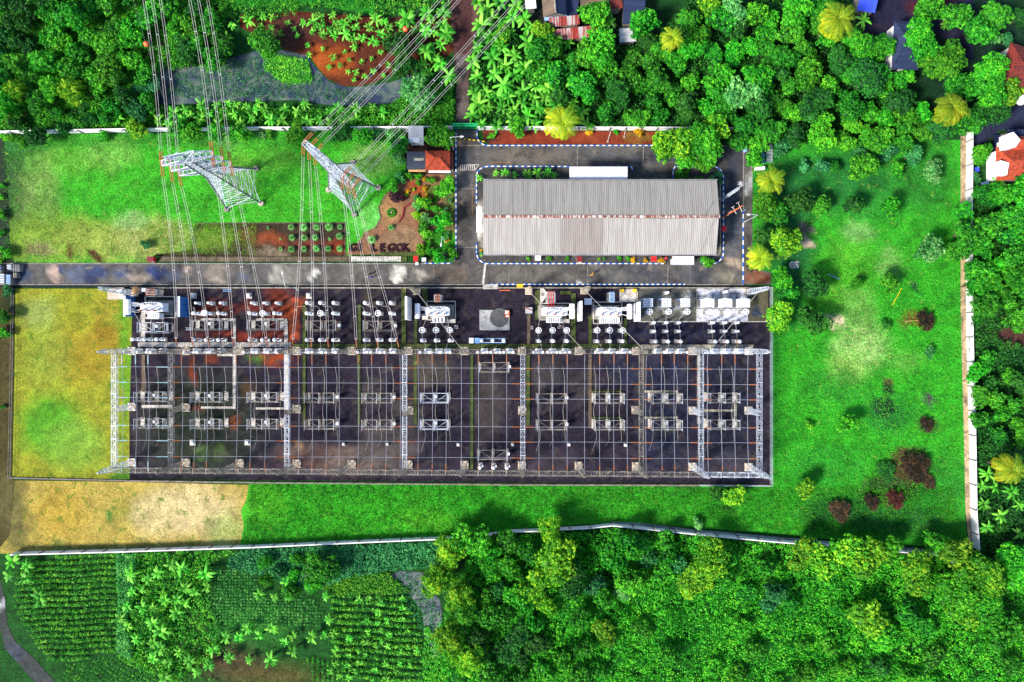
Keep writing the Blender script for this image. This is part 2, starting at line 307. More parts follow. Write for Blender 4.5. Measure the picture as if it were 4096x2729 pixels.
sheet("east_lawn",[(2990,560),(3842,560),(3842,1250),(3856,1700),(3862,2100),(3875,2195),(3400,2165),(3072,2132),(2560,2095),(2352,2095),(2048,2120),(1831,2145),(1024,2175),(960,2188),(975,2100),(963,2045),(985,2000),(996,1935),(3083,1945),(3083,1145),(2990,1145)],0,GM,(.020,.21,.010),[
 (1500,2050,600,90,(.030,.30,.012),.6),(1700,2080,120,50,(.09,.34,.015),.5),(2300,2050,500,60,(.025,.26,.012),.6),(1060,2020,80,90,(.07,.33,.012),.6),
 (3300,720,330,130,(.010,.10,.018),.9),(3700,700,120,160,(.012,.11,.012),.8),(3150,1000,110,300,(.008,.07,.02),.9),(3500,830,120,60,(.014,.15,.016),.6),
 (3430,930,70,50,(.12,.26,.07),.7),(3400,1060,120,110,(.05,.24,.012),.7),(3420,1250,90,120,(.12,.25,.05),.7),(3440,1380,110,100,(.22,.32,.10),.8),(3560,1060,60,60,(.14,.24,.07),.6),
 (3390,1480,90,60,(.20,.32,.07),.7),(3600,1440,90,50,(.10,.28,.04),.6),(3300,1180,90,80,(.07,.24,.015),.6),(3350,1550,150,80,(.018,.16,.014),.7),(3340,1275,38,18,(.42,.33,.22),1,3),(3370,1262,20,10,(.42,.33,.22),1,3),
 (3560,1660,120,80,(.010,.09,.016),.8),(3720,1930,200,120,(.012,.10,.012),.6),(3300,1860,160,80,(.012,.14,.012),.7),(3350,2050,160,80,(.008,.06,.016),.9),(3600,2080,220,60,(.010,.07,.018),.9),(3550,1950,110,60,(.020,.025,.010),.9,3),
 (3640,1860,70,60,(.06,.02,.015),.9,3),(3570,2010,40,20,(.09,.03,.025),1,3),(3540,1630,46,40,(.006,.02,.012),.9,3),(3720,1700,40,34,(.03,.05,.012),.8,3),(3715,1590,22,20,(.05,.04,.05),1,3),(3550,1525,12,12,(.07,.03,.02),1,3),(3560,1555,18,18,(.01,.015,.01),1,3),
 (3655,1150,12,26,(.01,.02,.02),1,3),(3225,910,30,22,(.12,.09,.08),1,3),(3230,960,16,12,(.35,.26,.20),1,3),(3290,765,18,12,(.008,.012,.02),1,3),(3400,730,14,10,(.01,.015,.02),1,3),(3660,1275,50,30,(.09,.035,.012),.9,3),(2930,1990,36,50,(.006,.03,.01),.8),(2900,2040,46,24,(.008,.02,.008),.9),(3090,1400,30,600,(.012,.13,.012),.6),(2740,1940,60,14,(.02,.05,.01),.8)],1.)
sheet("dirt_track",[(0,1150),(60,1150),(54,1500),(46,1915),(60,1925),(40,2140),(0,2190)],.012,GS,(.055,.045,.016),[(40,1200,40,60,(.02,.03,.01)),(20,2000,40,120,(.09,.08,.03))],1.2)
sheet("west_verge",[(-60,530),(14,530),(34,800),(40,1000),(60,1054),(-60,1054)],.014,GS,(.02,.035,.02),[],1.2)
# dirt paths
def ribbon(name,pts,w,z,mat,base,blobs=(),cell=1.):
    pts=[Vector((p[0],p[1],0)) for p in pts]; L=[];Rr=[]
    for i,p in enumerate(pts):
        d=(pts[min(i+1,len(pts)-1)]-pts[max(i-1,0)]).normalized(); n=Vector((-d.y,d.x,0)); ww=w[i] if isinstance(w,(list,tuple)) else w
        L.append((p+n*ww/2)[:2]); Rr.append((p-n*ww/2)[:2])
    return sheet(name,L+Rr[::-1],z,mat,base,blobs,cell)
ribbon("dirt_path",[(-40,500),(20,480),(130,462),(240,430),(330,400),(400,365),(440,330),(520,270),(600,220),(660,150),(740,70),(800,10),(830,-60)],[34,34,30,34,34,28,26,30,36,50,46,44,44],.02,GS,(.10,.065,.04),[(40,478,40,14,(.34,.30,.27)),(135,465,22,8,(.42,.40,.38)),(415,360,30,12,(.30,.27,.26)),(550,265,26,12,(.36,.24,.13)),(590,235,16,12,(.30,.2,.12)),(700,110,70,60,(.02,.02,.022)),(300,420,80,16,(.10,.045,.03)),(760,60,60,80,(.02,.018,.02))])
ribbon("corner_path",[(-30,2280),(6,2400),(14,2500),(40,2580),(110,2650),(190,2740),(230,2800)],[40,30,30,50,60,60,60],.02,GS,(.045,.05,.05),[(10,2420,14,30,(.4,.4,.42)),(60,2610,50,40,(.05,.06,.08))])
sheet("north_track",[(1800,-60),(1925,-60),(1930,60),(1900,150),(1880,230),(1880,300),(1822,300),(1815,200),(1800,90)],.016,GS,(.07,.03,.03),[(1915,60,30,90,(.12,.07,.06)),(1850,120,30,80,(.045,.018,.02))],1.)
sheet("soil_bed",[(1030,70),(1180,45),(1400,60),(1560,70),(1680,60),(1800,70),(1820,200),(1700,300),(1560,300),(1500,330),(1440,345),(1370,345),(1310,315),(1270,270),(1240,225),(1150,205),(1050,150),(960,110),(960,60)],.015,GS,(.085,.022,.012),[(1340,250,90,70,(.26,.055,.012),.9),(1290,240,60,60,(.30,.07,.012),.8),(1150,120,120,60,(.065,.028,.025),.8),(1640,80,120,60,(.06,.03,.022),.8),(1100,180,60,40,(.05,.03,.02))],.8)
# ponds / marsh
WM,t_,b_=newmat('water'); b_.inputs["Base Color"].default_value=(.035,.05,.075,1); b_.inputs["Roughness"].default_value=.18; b_.inputs["Specular IOR Level"].default_value=.6
_g=N(t_,"ShaderNodeNewGeometry").outputs[0]; _n=noise(t_,_g,.28,6,.7,.8); _n2=noise(t_,_g,4.,5,.8)
_c=ramp(t_,_n.outputs[0],[(.42,(.012,.03,.085)),(.55,(.09,.14,.13)),(.68,(.17,.19,.17))]); _d=ramp(t_,_n2.outputs[0],[(.35,.35),(.65,1.)])
t_.links.new(mixc(t_,1.,_c.outputs[0],_d.outputs[0],'MULTIPLY'),b_.inputs["Base Color"]); b_.inputs["Roughness"].default_value=.5
sheet("pond",[(600,300),(640,270),(760,262),(860,262),(930,230),(1040,200),(1130,200),(1220,215),(1262,270),(1320,330),(1390,350),(1480,345),(1560,330),(1690,290),(1700,320),(1620,370),(1580,410),(1450,425),(1310,420),(1180,400),(1000,405),(850,410),(700,420),(620,410)],.0,WM,(1,1,1),[],2.)
sheet("pond",[(1530,2310),(1600,2285),(1690,2290),(1700,2340),(1760,2400),(1770,2480),(1740,2560),(1790,2640),(1730,2630),(1700,2540),(1690,2450),(1640,2380),(1560,2350)],.0,WM,(1,1,1),[],2.)
for q in ([(90,236),(150,238),(165,262),(130,272),(92,262)],[(20,30),(45,28),(48,56),(22,58)],[(110,140),(140,140),(138,165),(112,170)]): sheet("puddle",q,.0,WM,(1,1,1),[],2.)
# paved
ROAD=(.060,.056,.055)
sheet("road",[(-60,1056),(1690,1056),(1760,1055),(1800,1050),(1822,1035),(1826,520),(1906,520),(1908,545),(1930,572),(1950,583),(2990,583),(2990,1139),(-60,1139)],.02,GR,ROAD,[
 (60,1095,50,40,(.03,.04,.07)),(110,1100,30,30,(.03,.045,.09)),(215,1100,28,34,(.30,.22,.18),.9),(240,1085,16,16,(.025,.04,.10),1,3),(300,1095,40,34,(.06,.07,.11)),(390,1095,50,34,(.02,.03,.08),1,2),(500,1095,36,30,(.03,.045,.10)),(560,1110,60,20,(.22,.18,.15)),(640,1085,50,30,(.015,.025,.09),1,2),(690,1110,40,30,(.06,.07,.11)),(740,1070,20,14,(.28,.20,.17)),(870,1090,50,40,(.19,.16,.13),.8),(970,1110,20,26,(.05,.06,.10)),
 (1120,1098,38,40,(.24,.23,.20),.9,3),(1200,1098,60,40,(.13,.12,.11),.8),(1255,1098,9,40,(.50,.49,.45),1,3),(1400,1095,120,40,(.10,.09,.08),.6),(1590,1105,24,32,(.48,.45,.40),1,3),(1680,1092,60,8,(.25,.22,.19),.8),(1800,1100,80,50,(.085,.065,.05),.8),(1860,1000,40,60,(.03,.028,.03),.8),(1865,850,40,90,(.026,.024,.024),.9),(1865,720,40,30,(.16,.14,.13),.8),
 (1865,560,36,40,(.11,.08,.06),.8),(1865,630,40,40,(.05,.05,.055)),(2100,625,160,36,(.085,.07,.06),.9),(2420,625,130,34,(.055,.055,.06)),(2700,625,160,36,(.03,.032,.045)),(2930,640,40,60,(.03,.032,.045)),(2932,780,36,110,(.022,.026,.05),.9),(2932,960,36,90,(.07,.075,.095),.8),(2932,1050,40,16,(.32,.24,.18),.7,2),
 (2120,1098,160,34,(.09,.085,.07),.6),(2330,1122,10,14,(.5,.5,.5),1,3),(2460,1098,60,30,(.12,.12,.115),.7),(2600,1098,90,36,(.04,.042,.055),.8),(2780,1098,80,36,(.035,.038,.05),.8),(2900,1110,50,24,(.16,.15,.11),.7)],.8)
sheet("entrance_road",[(1824,215),(1872,218),(1878,512),(1908,519),(1826,519)],.024,GR,(.055,.035,.035),[(1850,440,22,60,(.12,.09,.085)),(1850,250,26,24,(.08,.065,.07))],.8)
sheet("warehouse_apron",[(1908,670),(2892,670),(2892,1054),(1945,1054),(1912,1020),(1908,970)],.034,GR,(.035,.035,.035),[(2600,690,90,24,(.05,.05,.05)),(1920,890,16,70,(.55,.5,.46))],.8)
sheet("side_pavement",[(2975,585),(3010,585),(3010,830),(3010,1000),(3030,1080),(3083,1090),(3083,1139),(2975,1139)],.03,GR,(.065,.062,.06),[(2995,730,16,50,(.28,.28,.28)),(3040,1110,50,30,(.14,.035,.012)),(3020,1070,30,40,(.07,.03,.02))],.8)
sheet("yard_gravel_bed",[(530,1152),(3083,1152),(3083,1935),(2800,1934),(2050,1930),(1024,1920),(518,1917),(518,1640),(530,1300),(532,1260),(495,1180),(480,1152)],.03,GG,PUR,[
 (800,1700,250,220,(.020,.028,.016),.8),(1300,1830,200,60,(.10,.06,.05),.7),(1420,1850,120,60,(.13,.10,.085),.6),(1560,1790,120,110,(.085,.07,.065),.7),(1720,1480,100,70,(.075,.062,.05),.7),(1620,1650,60,60,(.08,.07,.065),.5),(1500,1560,50,60,(.05,.045,.04),.6),
 (1120,1230,60,110,RED,.8),(1020,1230,120,24,(.13,.022,.014),.8),(870,1240,110,40,(.085,.018,.014),.8),(960,1345,200,20,(.15,.024,.012),.9),(1170,1300,30,100,(.24,.045,.016),1,2.5),(1190,1230,24,30,(.24,.05,.016),1),(830,1230,40,30,(.06,.015,.012)),
 (1090,1432,70,30,(.20,.035,.012),1),(1030,1440,40,24,(.05,.13,.02),.8),(850,1430,30,20,(.20,.04,.015),.8),(775,1500,14,60,(.14,.03,.012),.9),(940,1690,20,24,(.17,.045,.016),.8),(800,1620,30,14,(.10,.02,.014)),(990,1560,30,40,(.07,.04,.016),.7),(800,1815,30,20,(.06,.10,.03)),(870,1800,30,30,(.05,.09,.02),.6),(1200,1780,20,30,(.16,.10,.06)),
 (1950,1620,60,160,(.055,.045,.04),.6),(2180,1500,60,70,(.06,.055,.05),.6),(2330,1540,60,60,(.05,.045,.04),.5),(2650,1640,120,260,(.016,.020,.045),.7),(2900,1640,120,260,(.014,.016,.032),.8),(2900,1870,150,40,(.05,.042,.055),.6),(2700,1330,300,60,(.012,.014,.035),.8),(1470,1190,30,40,(.05,.045,.025),.7),(2130,1860,200,50,(.045,.035,.045),.6),(2500,1480,70,60,(.014,.018,.04),.7)],.8)
sheet("equipment_slab",[(2552,1155),(2786,1155),(2786,1286),(2552,1286)],.045,GW,(.09,.09,.08),[(2660,1230,80,10,(.35,.35,.38),.7),(2640,1190,30,24,(.22,.22,.22),.6),(2750,1180,24,20,(.35,.35,.38),.7)],.6)
sheet("pale_slab",[(2788,1155),(2992,1155),(2992,1286),(2788,1286)],.046,GW,(.50,.50,.56),[(2810,1175,30,14,(.07,.08,.11)),(2930,1165,30,14,(.10,.11,.13),.8),(2880,1205,60,20,(.25,.24,.22),.5),(2930,1225,14,14,(.14,.08,.06),.8),(2820,1260,40,24,(.62,.62,.72),.8),(2960,1270,50,14,(.62,.62,.72),.8)],.5)
sheet("east_slab",[(2994,1155),(3072,1155),(3072,1286),(2994,1286)],.044,GW,(.085,.075,.045),[(3020,1240,20,24,(.02,.03,.06)),(3060,1250,14,30,(.10,.03,.03))],.6)
sheet("gravel_strip",[(3842,545),(3863,545),(3866,1360),(3876,1700),(3882,2050),(3890,2190),(3876,2190),(3862,2050),(3854,1700),(3842,1250)],.03,GG,(.34,.25,.15),[],.8)
sheet("gravel_strip",[(2444,2085),(2560,2092),(2779,2118),(3072,2145),(3704,2198),(3704,2208),(3072,2155),(2779,2128),(2560,2103),(2444,2094)],.03,GG,(.20,.24,.24),[],.8)
sheet("red_soil_bed",[(1930,522),(2620,528),(2640,578),(1955,578),(1935,560)],.03,GS,(.17,.030,.015),[(2560,548,60,20,(.16,.09,.02)),(1960,545,30,20,(.03,.02,.015)),(2350,560,60,16,(.22,.05,.02))],.8)
sheet("shrub_bed",[(1024,893),(1378,893),(1380,1026),(640,1026),(620,1020),(760,1000),(780,900),(800,896)],.012,GS,(.04,.028,.018),[(860,950,110,50,(.13,.20,.03)),(1000,950,40,50,(.10,.06,.02)),(1090,950,60,30,(.20,.05,.02)),(1350,990,40,40,(.16,.028,.012)),(1250,975,140,10,(.14,.03,.02),.8),(1080,1010,90,20,(.16,.12,.08)),(700,1012,60,12,(.04,.03,.02))],.8)
sheet("garden_bed",[(1545,775),(1640,700),(1690,696),(1822,700),(1822,1010),(1700,1015),(1380,1020),(1398,1000),(1440,960),(1456,930),(1500,910),(1522,870),(1518,830)],.013,GS,(.20,.10,.055),[
 (1560,850,46,60,(.34,.19,.08),.8),(1660,740,40,30,(.22,.045,.012),.9),(1690,780,50,40,(.24,.05,.014),.9),(1700,880,30,60,(.22,.06,.03),.6),(1720,960,40,60,(.12,.05,.04),.6),(1600,960,90,40,(.24,.17,.10),.5),(1780,970,50,50,(.03,.20,.012),1,3),(1800,800,40,120,(.04,.10,.02),.8),(1740,770,50,30,(.03,.12,.02),.7)],.8)
sheet("pavement",[(1745,1012),(1822,1012),(1822,1030),(1745,1026)],.028,GR,(.04,.04,.04),[],.8)
sheet("forecourt",[(1600,560),(1822,560),(1822,700),(1690,700),(1640,690),(1620,640)],.012,GS,(.045,.022,.016),[(1790,690,40,10,(.09,.08,.08))],.8)
sheet("green_field",[(900,-60),(1500,-60),(1500,20),(1490,60),(1370,40),(1300,20),(1180,24),(1000,26),(920,44),(900,20)],.012,GM,(.012,.14,.010),[],1.5)
sheet("dirt_patch",[(3930,1320),(4140,1300),(4140,1400),(3960,1390)],.015,GS,(.07,.03,.025),[],1.)
sheet("dark_yard",[(3500,-60),(3860,-60),(3890,240),(3700,100),(3560,110),(3490,90)],.015,GS,(.014,.014,.035),[(3720,30,100,40,(.065,.012,.015),.9)],1.)
sheet("lane",[(3850,-60),(3895,-60),(3892,240),(3860,240)],.02,GS,(.016,.018,.045),[],1.)
sheet("lane",[(3880,480),(3980,430),(4150,410),(4150,520),(4000,520),(3880,620)],.02,GS,(.018,.022,.05),[],1.)
# road markings and joints
def flat(name,rects,mat,z,h=.004):
    mb=MB()
    for r in rects:
        (ax,ay),(bx,by),w=r; a=P(ax,ay,0);b=P(bx,by,0); a.z=b.z=z; mb.beam(a,b,w,h)
    o=mb.build(name,mat); o["kind"]="structure"; return o
flat("road_marking",[((1841,661),(1916,659),.12),((1841,681),(1899,681),.12),((1841,661),(1841,681),.12),((1916,659),(1899,681),.12)]+[((1850+i*8,661),(1850+i*8,681),.16) for i in range(7)],M['slabw'],.028)
flat("road_marking",[((1839,548),(1839,624),.10),((1965,650),(2045,650),.10),((1889,760),(1889,860),.06)],mottled('worn_orange',[(.3,(.16,.08,.02)),(.7,(.40,.20,.04))],2.),.028)
flat("road_marking",[((1941,1056),(1932,1138),.42)],M['slabw'],.028)
flat("road_joint",[((2309,585),(2309,665),.08),((2574,585),(2571,664),.10),((2036,1060),(2036,1136),.06),((2351,1060),(2351,1138),.08),((2672,1060),(2670,1138),.08),((2760,1060),(2760,1136),.05),((1411,1060),(1411,1136),.06),((1735,1058),(1735,1136),.06),((1826,990),(1904,990),.06),((1826,756),(1904,756),.07),((1826,582),(1930,582),.10),((2894,1056),(2972,1056),.10)],M['slabc'],.028)
flat("road_joint",[((2976,665),(2976,740),.06),((2976,786),(3010,786),.08)],M['slabb'],.036)
flat("yard_kerb",[((530,1152),(3083,1152),.22)],M['slabc'],.09,.14)
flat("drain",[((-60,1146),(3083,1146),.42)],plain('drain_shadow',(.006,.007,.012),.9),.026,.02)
# kerbs
def kerb(name,pts,w=.19,h=.16,paint=False,z=0,mat=None,dash=.62):
    W_=[P(*p) for p in pts]; mb=MB()
    for a,b in zip(W_,W_[1:]):
        mb.beam(a+Vector((0,0,z+h/2)),b+Vector((0,0,z+h/2)),w,h)
    o=mb.build(name,mat or (M['kw'] if paint else M['kerb'])); o["kind"]="structure"
    if paint:
        mb=MB(); acc=0
        for a,b in zip(W_,W_[1:]):
            L=(b-a).length; d=(b-a)/max(L,1e-6); s=-(acc%(2*dash))
            while s<L:
                s0=max(s,0); s1=min(s+dash,L)
                if s1>s0+.02: mb.beam(a+d*s0+Vector((0,0,z+h/2)),a+d*s1+Vector((0,0,z+h/2)),w+.012,h+.012)
                s+=2*dash
            acc+=L
        mb.build("paint_band",M['kb'],o)
    return o
def arc(cx,cy,rx,ry,a0,a1,n=7): return [(cx+rx*math.cos(R(a0+(a1-a0)*i/n)),cy-ry*math.sin(R(a0+(a1-a0)*i/n))) for i in range(n+1)]
kerb("kerb",[(1824,520),(1824,1020)]+arc(1790,1022,34,32,0,-90)+[(1700,1054)],paint=True)
kerb("kerb",arc(1950,1010,44,45,180,270)+[(2655,1055)],paint=True)
kerb("kerb",[(1906,970),(1906,1010)],paint=True)
kerb("kerb",[(2278,667),(1965,666)]+arc(1950,706,44,39,90,180)+[(1906,812)],paint=True)
kerb("kerb",[(2510,667),(2525,668),(2532,682)],paint=True)
kerb("kerb",[(2692,712),(2692,680),(2700,667),(2850,667)]+arc(2850,710,43,43,90,0)+[(2893,1010)]+arc(2845,1010,48,46,0,-90)+[(2815,1055),(2800,1046)],paint=True)
kerb("kerb",[(2880,705),(2881,1000)]+arc(2845,1000,36,34,0,-80),w=.2)
kerb("kerb",[(1908,521)]+arc(1952,543,44,40,180,270)+[(2640,583)],paint=True)
kerb("kerb",[(1950,1138),(2740,1138)],paint=True,dash=.55)
kerb("kerb",[(-60,1139),(1948,1139)]); kerb("kerb",[(2745,1139),(2972,1139)]); kerb("kerb",[(-60,1055),(1700,1055)])
kerb("kerb",[(2972,1138),(2972,850),(2980,840)],paint=True,dash=.9)
kerb("kerb",[(2974,590),(2974,848)]); kerb("kerb",[(2890,584),(2974,584)])
kerb("kerb",[(2552,1287),(3072,1287)],w=.18,h=.1,mat=M['slabw']); kerb("kerb",[(2787,1155),(2787,1286)],w=.14,h=.08,mat=M['slabw']); kerb("kerb",[(2548,1155),(2548,1286)],w=.2,h=.2,mat=M['slabw'])
kerb("kerb",[(46,1912),(518,1923),(1024,1930),(2048,1938),(3083,1942)],w=.3,h=.25,mat=M['slabb'])
kerb("kerb",[(780,893),(1380,892)],w=.15,h=.1,mat=M['slabb']); kerb("kerb",[(1380,892),(1381,1026)],w=.15,h=.1,mat=M['slabb'])
kerb("kerb",[(1400,1030)]+[(1437,985),(1458,935),(1500,915),(1524,872),(1514,830),(1545,775)],w=.22,h=.12,mat=M['slabb'])
kerb("kerb",[(1595,890),(1610,870),(1618,830),(1650,810),(1672,790)],w=.3,h=.25,mat=M['dred'])
# cable trenches with slab covers
def trench(x0,y0,x1,y1,mat):
    a=P(x0,y0);b=P(x1,y1); x0,x1=sorted((a.x,b.x)); y0,y1=sorted((a.y,b.y)); mb=MB(); hor=(x1-x0)>(y1-y0); L=(x1-x0) if hor else (y1-y0); w=(y1-y0) if hor else (x1-x0)
    n=max(1,int(L/.5)); rd=random.Random(int(x0*91+y0*7))
    for i in range(n):
        c=(i+.5)*L/n; dz=rd.uniform(-.02,.03)
        if hor: mb.box(x0+c,(y0+y1)/2,.14+dz,L/n*.86,w*.82,.10)
        else: mb.box((x0+x1)/2,y0+c,.14+dz,w*.82,L/n*.86,.10)
    for s in (-1,1):
        if hor: mb.box((x0+x1)/2,(y0+y1)/2+s*w*.46,.13,L,w*.09,.22)
        else: mb.box((x0+x1)/2+s*w*.46,(y0+y1)/2,.13,w*.09,L,.22)
    o=mb.build("cable_trench",mat); o["kind"]="structure"
for x0,y0,x1,y1,k in [(553,1370,1166,1388,'slabw'),(1168,1376,2560,1393,'slabg'),(2562,1379,3012,1395,'slabc'),(567,1240,582,1369,'slabw'),(567,1420,582,1618,'slabb'),(568,1620,690,1632,'slabw'),
 (804,1274,945,1284,'slabw'),(934,1285,945,1369,'slabw'),(933,1389,944,1625,'slabw'),(805,1626,944,1635,'slabw'),(1025,1274,1150,1284,'slabw'),(1138,1285,1152,1369,'slabw'),(1138,1389,1153,1629,'slabw'),(1024,1630,1153,1638,'slabw'),(870,1417,932,1425,'slabw'),
 (1212,1220,1225,1375,'slabg'),(1212,1420,1223,1700,'slabg'),(1432,1218,1444,1375,'slabg'),(1431,1420,1442,1700,'slabg'),(1606,1154,1624,1375,'slabg'),(1657,1276,1669,1375,'slabg'),(1688,1154,1710,1208,'slabg'),(1655,1420,1668,1699,'slabg'),(1881,1420,1893,1877,'slabg'),
 (2140,1160,2158,1280,'slabg'),(2108,1256,2121,1375,'slabb'),(2284,1174,2302,1375,'slabg'),(2105,1420,2119,1703,'slabg'),(2354,1263,2367,1375,'slabg'),(2495,1273,2507,1375,'slabg'),(2354,1420,2366,1712,'slabb'),(2565,1420,2576,1540,'slabb'),(2788,1397,2800,1695,'slabc'),
 (2577,1562,2712,1571,'slabc'),(2577,1667,2712,1675,'slabc'),(2814,1638,2934,1647,'slabc'),(2935,1614,2945,1677,'slabc'),(2368,1563,2485,1570,'slabg'),(2368,1668,2485,1675,'slabg'),(2240,1165,2284,1178,'slabg'),(1700,1210,1708,1230,'slabg'),
 (640,1028,1400,1046,'slabb'),(1404,1027,1605,1046,'slabw'),(1607,1027,1628,1046,'slabg'),(1520,1010,1700,1024,'slabg'),(1700,1030,1745,1048,'slabg')]: trench(x0,y0,x1,y1,M[k])
# ---------------- perimeter walls, fences ----------------
def wallrun(label,pts,h=1.9,side=1,w=.22,mat='wall',step=4.6,post='steel2',cat='wall',name='perimeter_wall',coping=None):
    W_=[P(*p) for p in pts]; t=thing(name,label,cat,W_[0]); o0=W_[0]
    mb=MB()
    for a,b in zip(W_,W_[1:]):
        a=a-o0;b=b-o0; mb.beam(a+Vector((0,0,h/2)),b+Vector((0,0,h/2)),w,h)
    mb.build("wall_panel",M[mat],t)
    acc=0; nxt=step*.4
    for a,b in zip(W_,W_[1:]):
        L=(b-a).length; d=(b-a).normalized(); n=Vector((-d.y,d.x,0))*side
        while nxt<acc+L:
            p=a+d*(nxt-acc)-o0; q=MB(); q.beam(p+n*.16+Vector((0,0,0)),p+n*.16+Vector((0,0,h+.08)),.22); q.beam(p+n*.1+Vector((0,0,h)),p+n*.75+Vector((0,0,h+.75)),.10); q.build("post",M[post],t); nxt+=step
        acc+=L
    return t
wallrun("long whitewashed boundary wall north of the lawn with the pylons",[(-60,538),(0,537),(520,527),(1030,521),(1640,519),(1812,517)],side=-1)
wallrun("whitewashed boundary wall behind the red soil bed east of the green gate",[(1912,519),(2300,520),(2700,521),(3020,523)],side=-1,step=3.2)
wallrun("tall pale boundary wall beside the gravel strip at the east edge",[(3867,530),(3864,850),(3866,1200),(3868,1364),(3877,1700),(3883,2050),(3894,2190)],side=-1,step=5.0)
wallrun("long white boundary wall along the south edge above the crop rows",[(65,2209),(478,2198),(1024,2180),(1511,2158),(1831,2145),(1922,2138),(2048,2119),(2147,2116),(2352,2104),(2444,2094),(2779,2129),(3072,2157),(3704,2208),(3850,2219)],side=1,step=4.3)
def fence(label,pts,h=1.5,step=4.,name='mesh_fence',mat='steel2',rails=(.1,.6,1.1,1.5)):
    W_=[P(*p) for p in pts]; o0=W_[0]; t=thing(name,label,'fence',o0); mb=MB()
    for a,b in zip(W_,W_[1:]):
        a=a-o0;b=b-o0
        for z in rails: mb.beam(a+Vector((0,0,z)),b+Vector((0,0,z)),.05)
        n=max(1,int((b-a).length/step))
        for i in range(n): pb=MB(); pb.beam(a.lerp(b,i/n),a.lerp(b,i/n)+Vector((0,0,h)),.09); pb.build('post',M[mat],t)
    mb.build("rail",M[mat],t)
fence("low grey fence along the east side of the gravel yard",[(3080,1152),(3080,1936)],mat='steel')
fence("weathered fence along the south side of the gravel yard",[(518,1921),(1024,1927),(2048,1936),(2790,1939)])
fence("pale fence run at the south-east corner of the yard",[(2794,1938),(3080,1940)],mat='steel')
fence("thin rusty fence between the drain and the gravel yard",[(530,1151),(3070,1151)],h=.9,rails=(.45,.9))
fence("dark fence around the west side of the ochre grass field",[(62,1157),(57,1500),(48,1908),(518,1919)],mat='steeld',h=1.2,rails=(.6,1.2))
# ---------------- warehouse ----------------
def gable_building():
    zE,zR=5.6,7.4
    t=thing('warehouse','long warehouse with grey corrugated gable roof inside the kerbed island','warehouse',P(2400,890))
    o=P(2400,890)
    x0=P(1934,0,zE).x-o.x; x1=P(2868,0,zE).x-o.x; yN=P(0,722,zE).y-o.y; yS=P(0,1018,zE).y-o.y; yR=P(0,867,zR).y-o.y
    mb=MB(); i=.5; mb.box((x0+x1)/2,(yN+yS)/2,zE/2-.05,(x1-x0)-2*i,(yN-yS)-2*i,zE-.1)
    for x in (x0+i,x1-i):
        b=len(mb.v); mb.v+=[(x-.1,yS+i,zE-.1),(x-.1,yN-i,zE-.1),(x-.1,yR,zR-.25),(x+.1,yS+i,zE-.1),(x+.1,yN-i,zE-.1),(x+.1,yR,zR-.25)]
        mb.f+=[(b,b+1,b+2),(b+3,b+5,b+4),(b,b+3,b+4,b+1),(b+1,b+4,b+5,b+2),(b+2,b+5,b+3,b)]
    mb.build('wall',M['wall'],t)
    def slope(name,ya,yb,sx0,sx1,mat,dz=0):
        m=MB(); n=int((sx1-sx0)/.36)*2
        for s,zz in ((0,0),):
            for k in range(n+1):
                x=sx0+(sx1-sx0)*k/n; c=.05*(k%2)
                m.v+=[(x,ya,zE+c+dz),(x,yb,zR+c+dz)]
        for k in range(n): a=2*k; m.f.append((a,a+2,a+3,a+1))
        b=len(m.v); 
        for k in (0,n): x=sx0+(sx1-sx0)*k/n; m.v+=[(x,ya,zE-.08+dz),(x,yb,zR-.08+dz)]
        m.f.append((b,b+1,b+3,b+2)); return m.build(name,mat,t)
    slope('roof',yN,yR,x0,x1,M['roofg']); 
    sx=lambda px:P(px,0,zE).x-o.x
    w1=tile('sunlit_roof_sheet',[(.3,(.30,.275,.26)),(.5,(.39,.365,.35)),(.7,(.50,.47,.45))],(.24,.20,.19),0,3.2,.5,(.6,.62,.74))  # south slope lighter and warmer than the north: sunlight painted into the sheet
    w2=tile('brown_roof_sheet',[(.3,(.23,.20,.19)),(.7,(.36,.32,.30))],(.20,.16,.15),0,3.2,.5,(.6,.60,.72))
    slope('roof',yS,yR,x0,sx(2242),w1); slope('roof',yS,yR,sx(2242)+.02,sx(2410)-.02,w2); slope('roof',yS,yR,sx(2410),x1-.15,w1)
    r=MB(); r.box((x0+x1)/2,yR,zR+.07,x1-x0,.5,.10); r.build('ridge_cap',mottled('rusty_ridge',[(.40,(.55,.52,.50)),(.52,(.20,.06,.04))],3.,6,.8,0,.2,stretch=(1,.2,1)),t)
    g=MB(); g.box((x0+x1)/2,yN+.15,zE-.1,x1-x0+.2,.2,.2); g.build('gutter',M['steeld'],t)
    g=MB(); g.box((x0+x1)/2,yS-.12,zE-.14,x1-x0+.2,.2,.2); g.build('gutter',M['steeld'],t)
    c=MB(); c.tube([(sx(2430)+.0,yR+ .3,zR+.15),(sx(2432),yS+4,zE+1.0),(sx(2426),yS+.3,zE+.2)],.03); c.tube([(sx(2860),yR,zR+.2),(sx(2835),yS+5,zE+1.3),(sx(2815),yS+2,zE+.6),(sx(2795),yS+.3,zE+.2)],.03)
    c.tube([(sx(2870),yR+3.5,zR),(sx(2845),yR+3,zE+1.3),(sx(2810),yR+.2,zR+.15)],.03); c.tube([(sx(2860),yR-.1,zR+.25),(sx(2640),yR-.5,zR+.2),(sx(2560),yR-.35,zR+.2),(sx(2400),yR-.1,zR+.25)],.03); c.build('cable',M['steeld'],t)
    # small windows and doors on the south wall
    for px in (2010,2100,2220,2330,2470,2620,2740,2830):
        f=MB(); f.box(sx(px),yS+i-.03,2.2,1.6,.1,1.3); w=f.build('window',M['darkglass'],t); q=MB()
        for dx in (-.8,0,.8): q.box(sx(px)+dx,yS+i-.06,2.2,.08,.12,1.4)
        q.build('frame',M['white'],w)
gable_building()
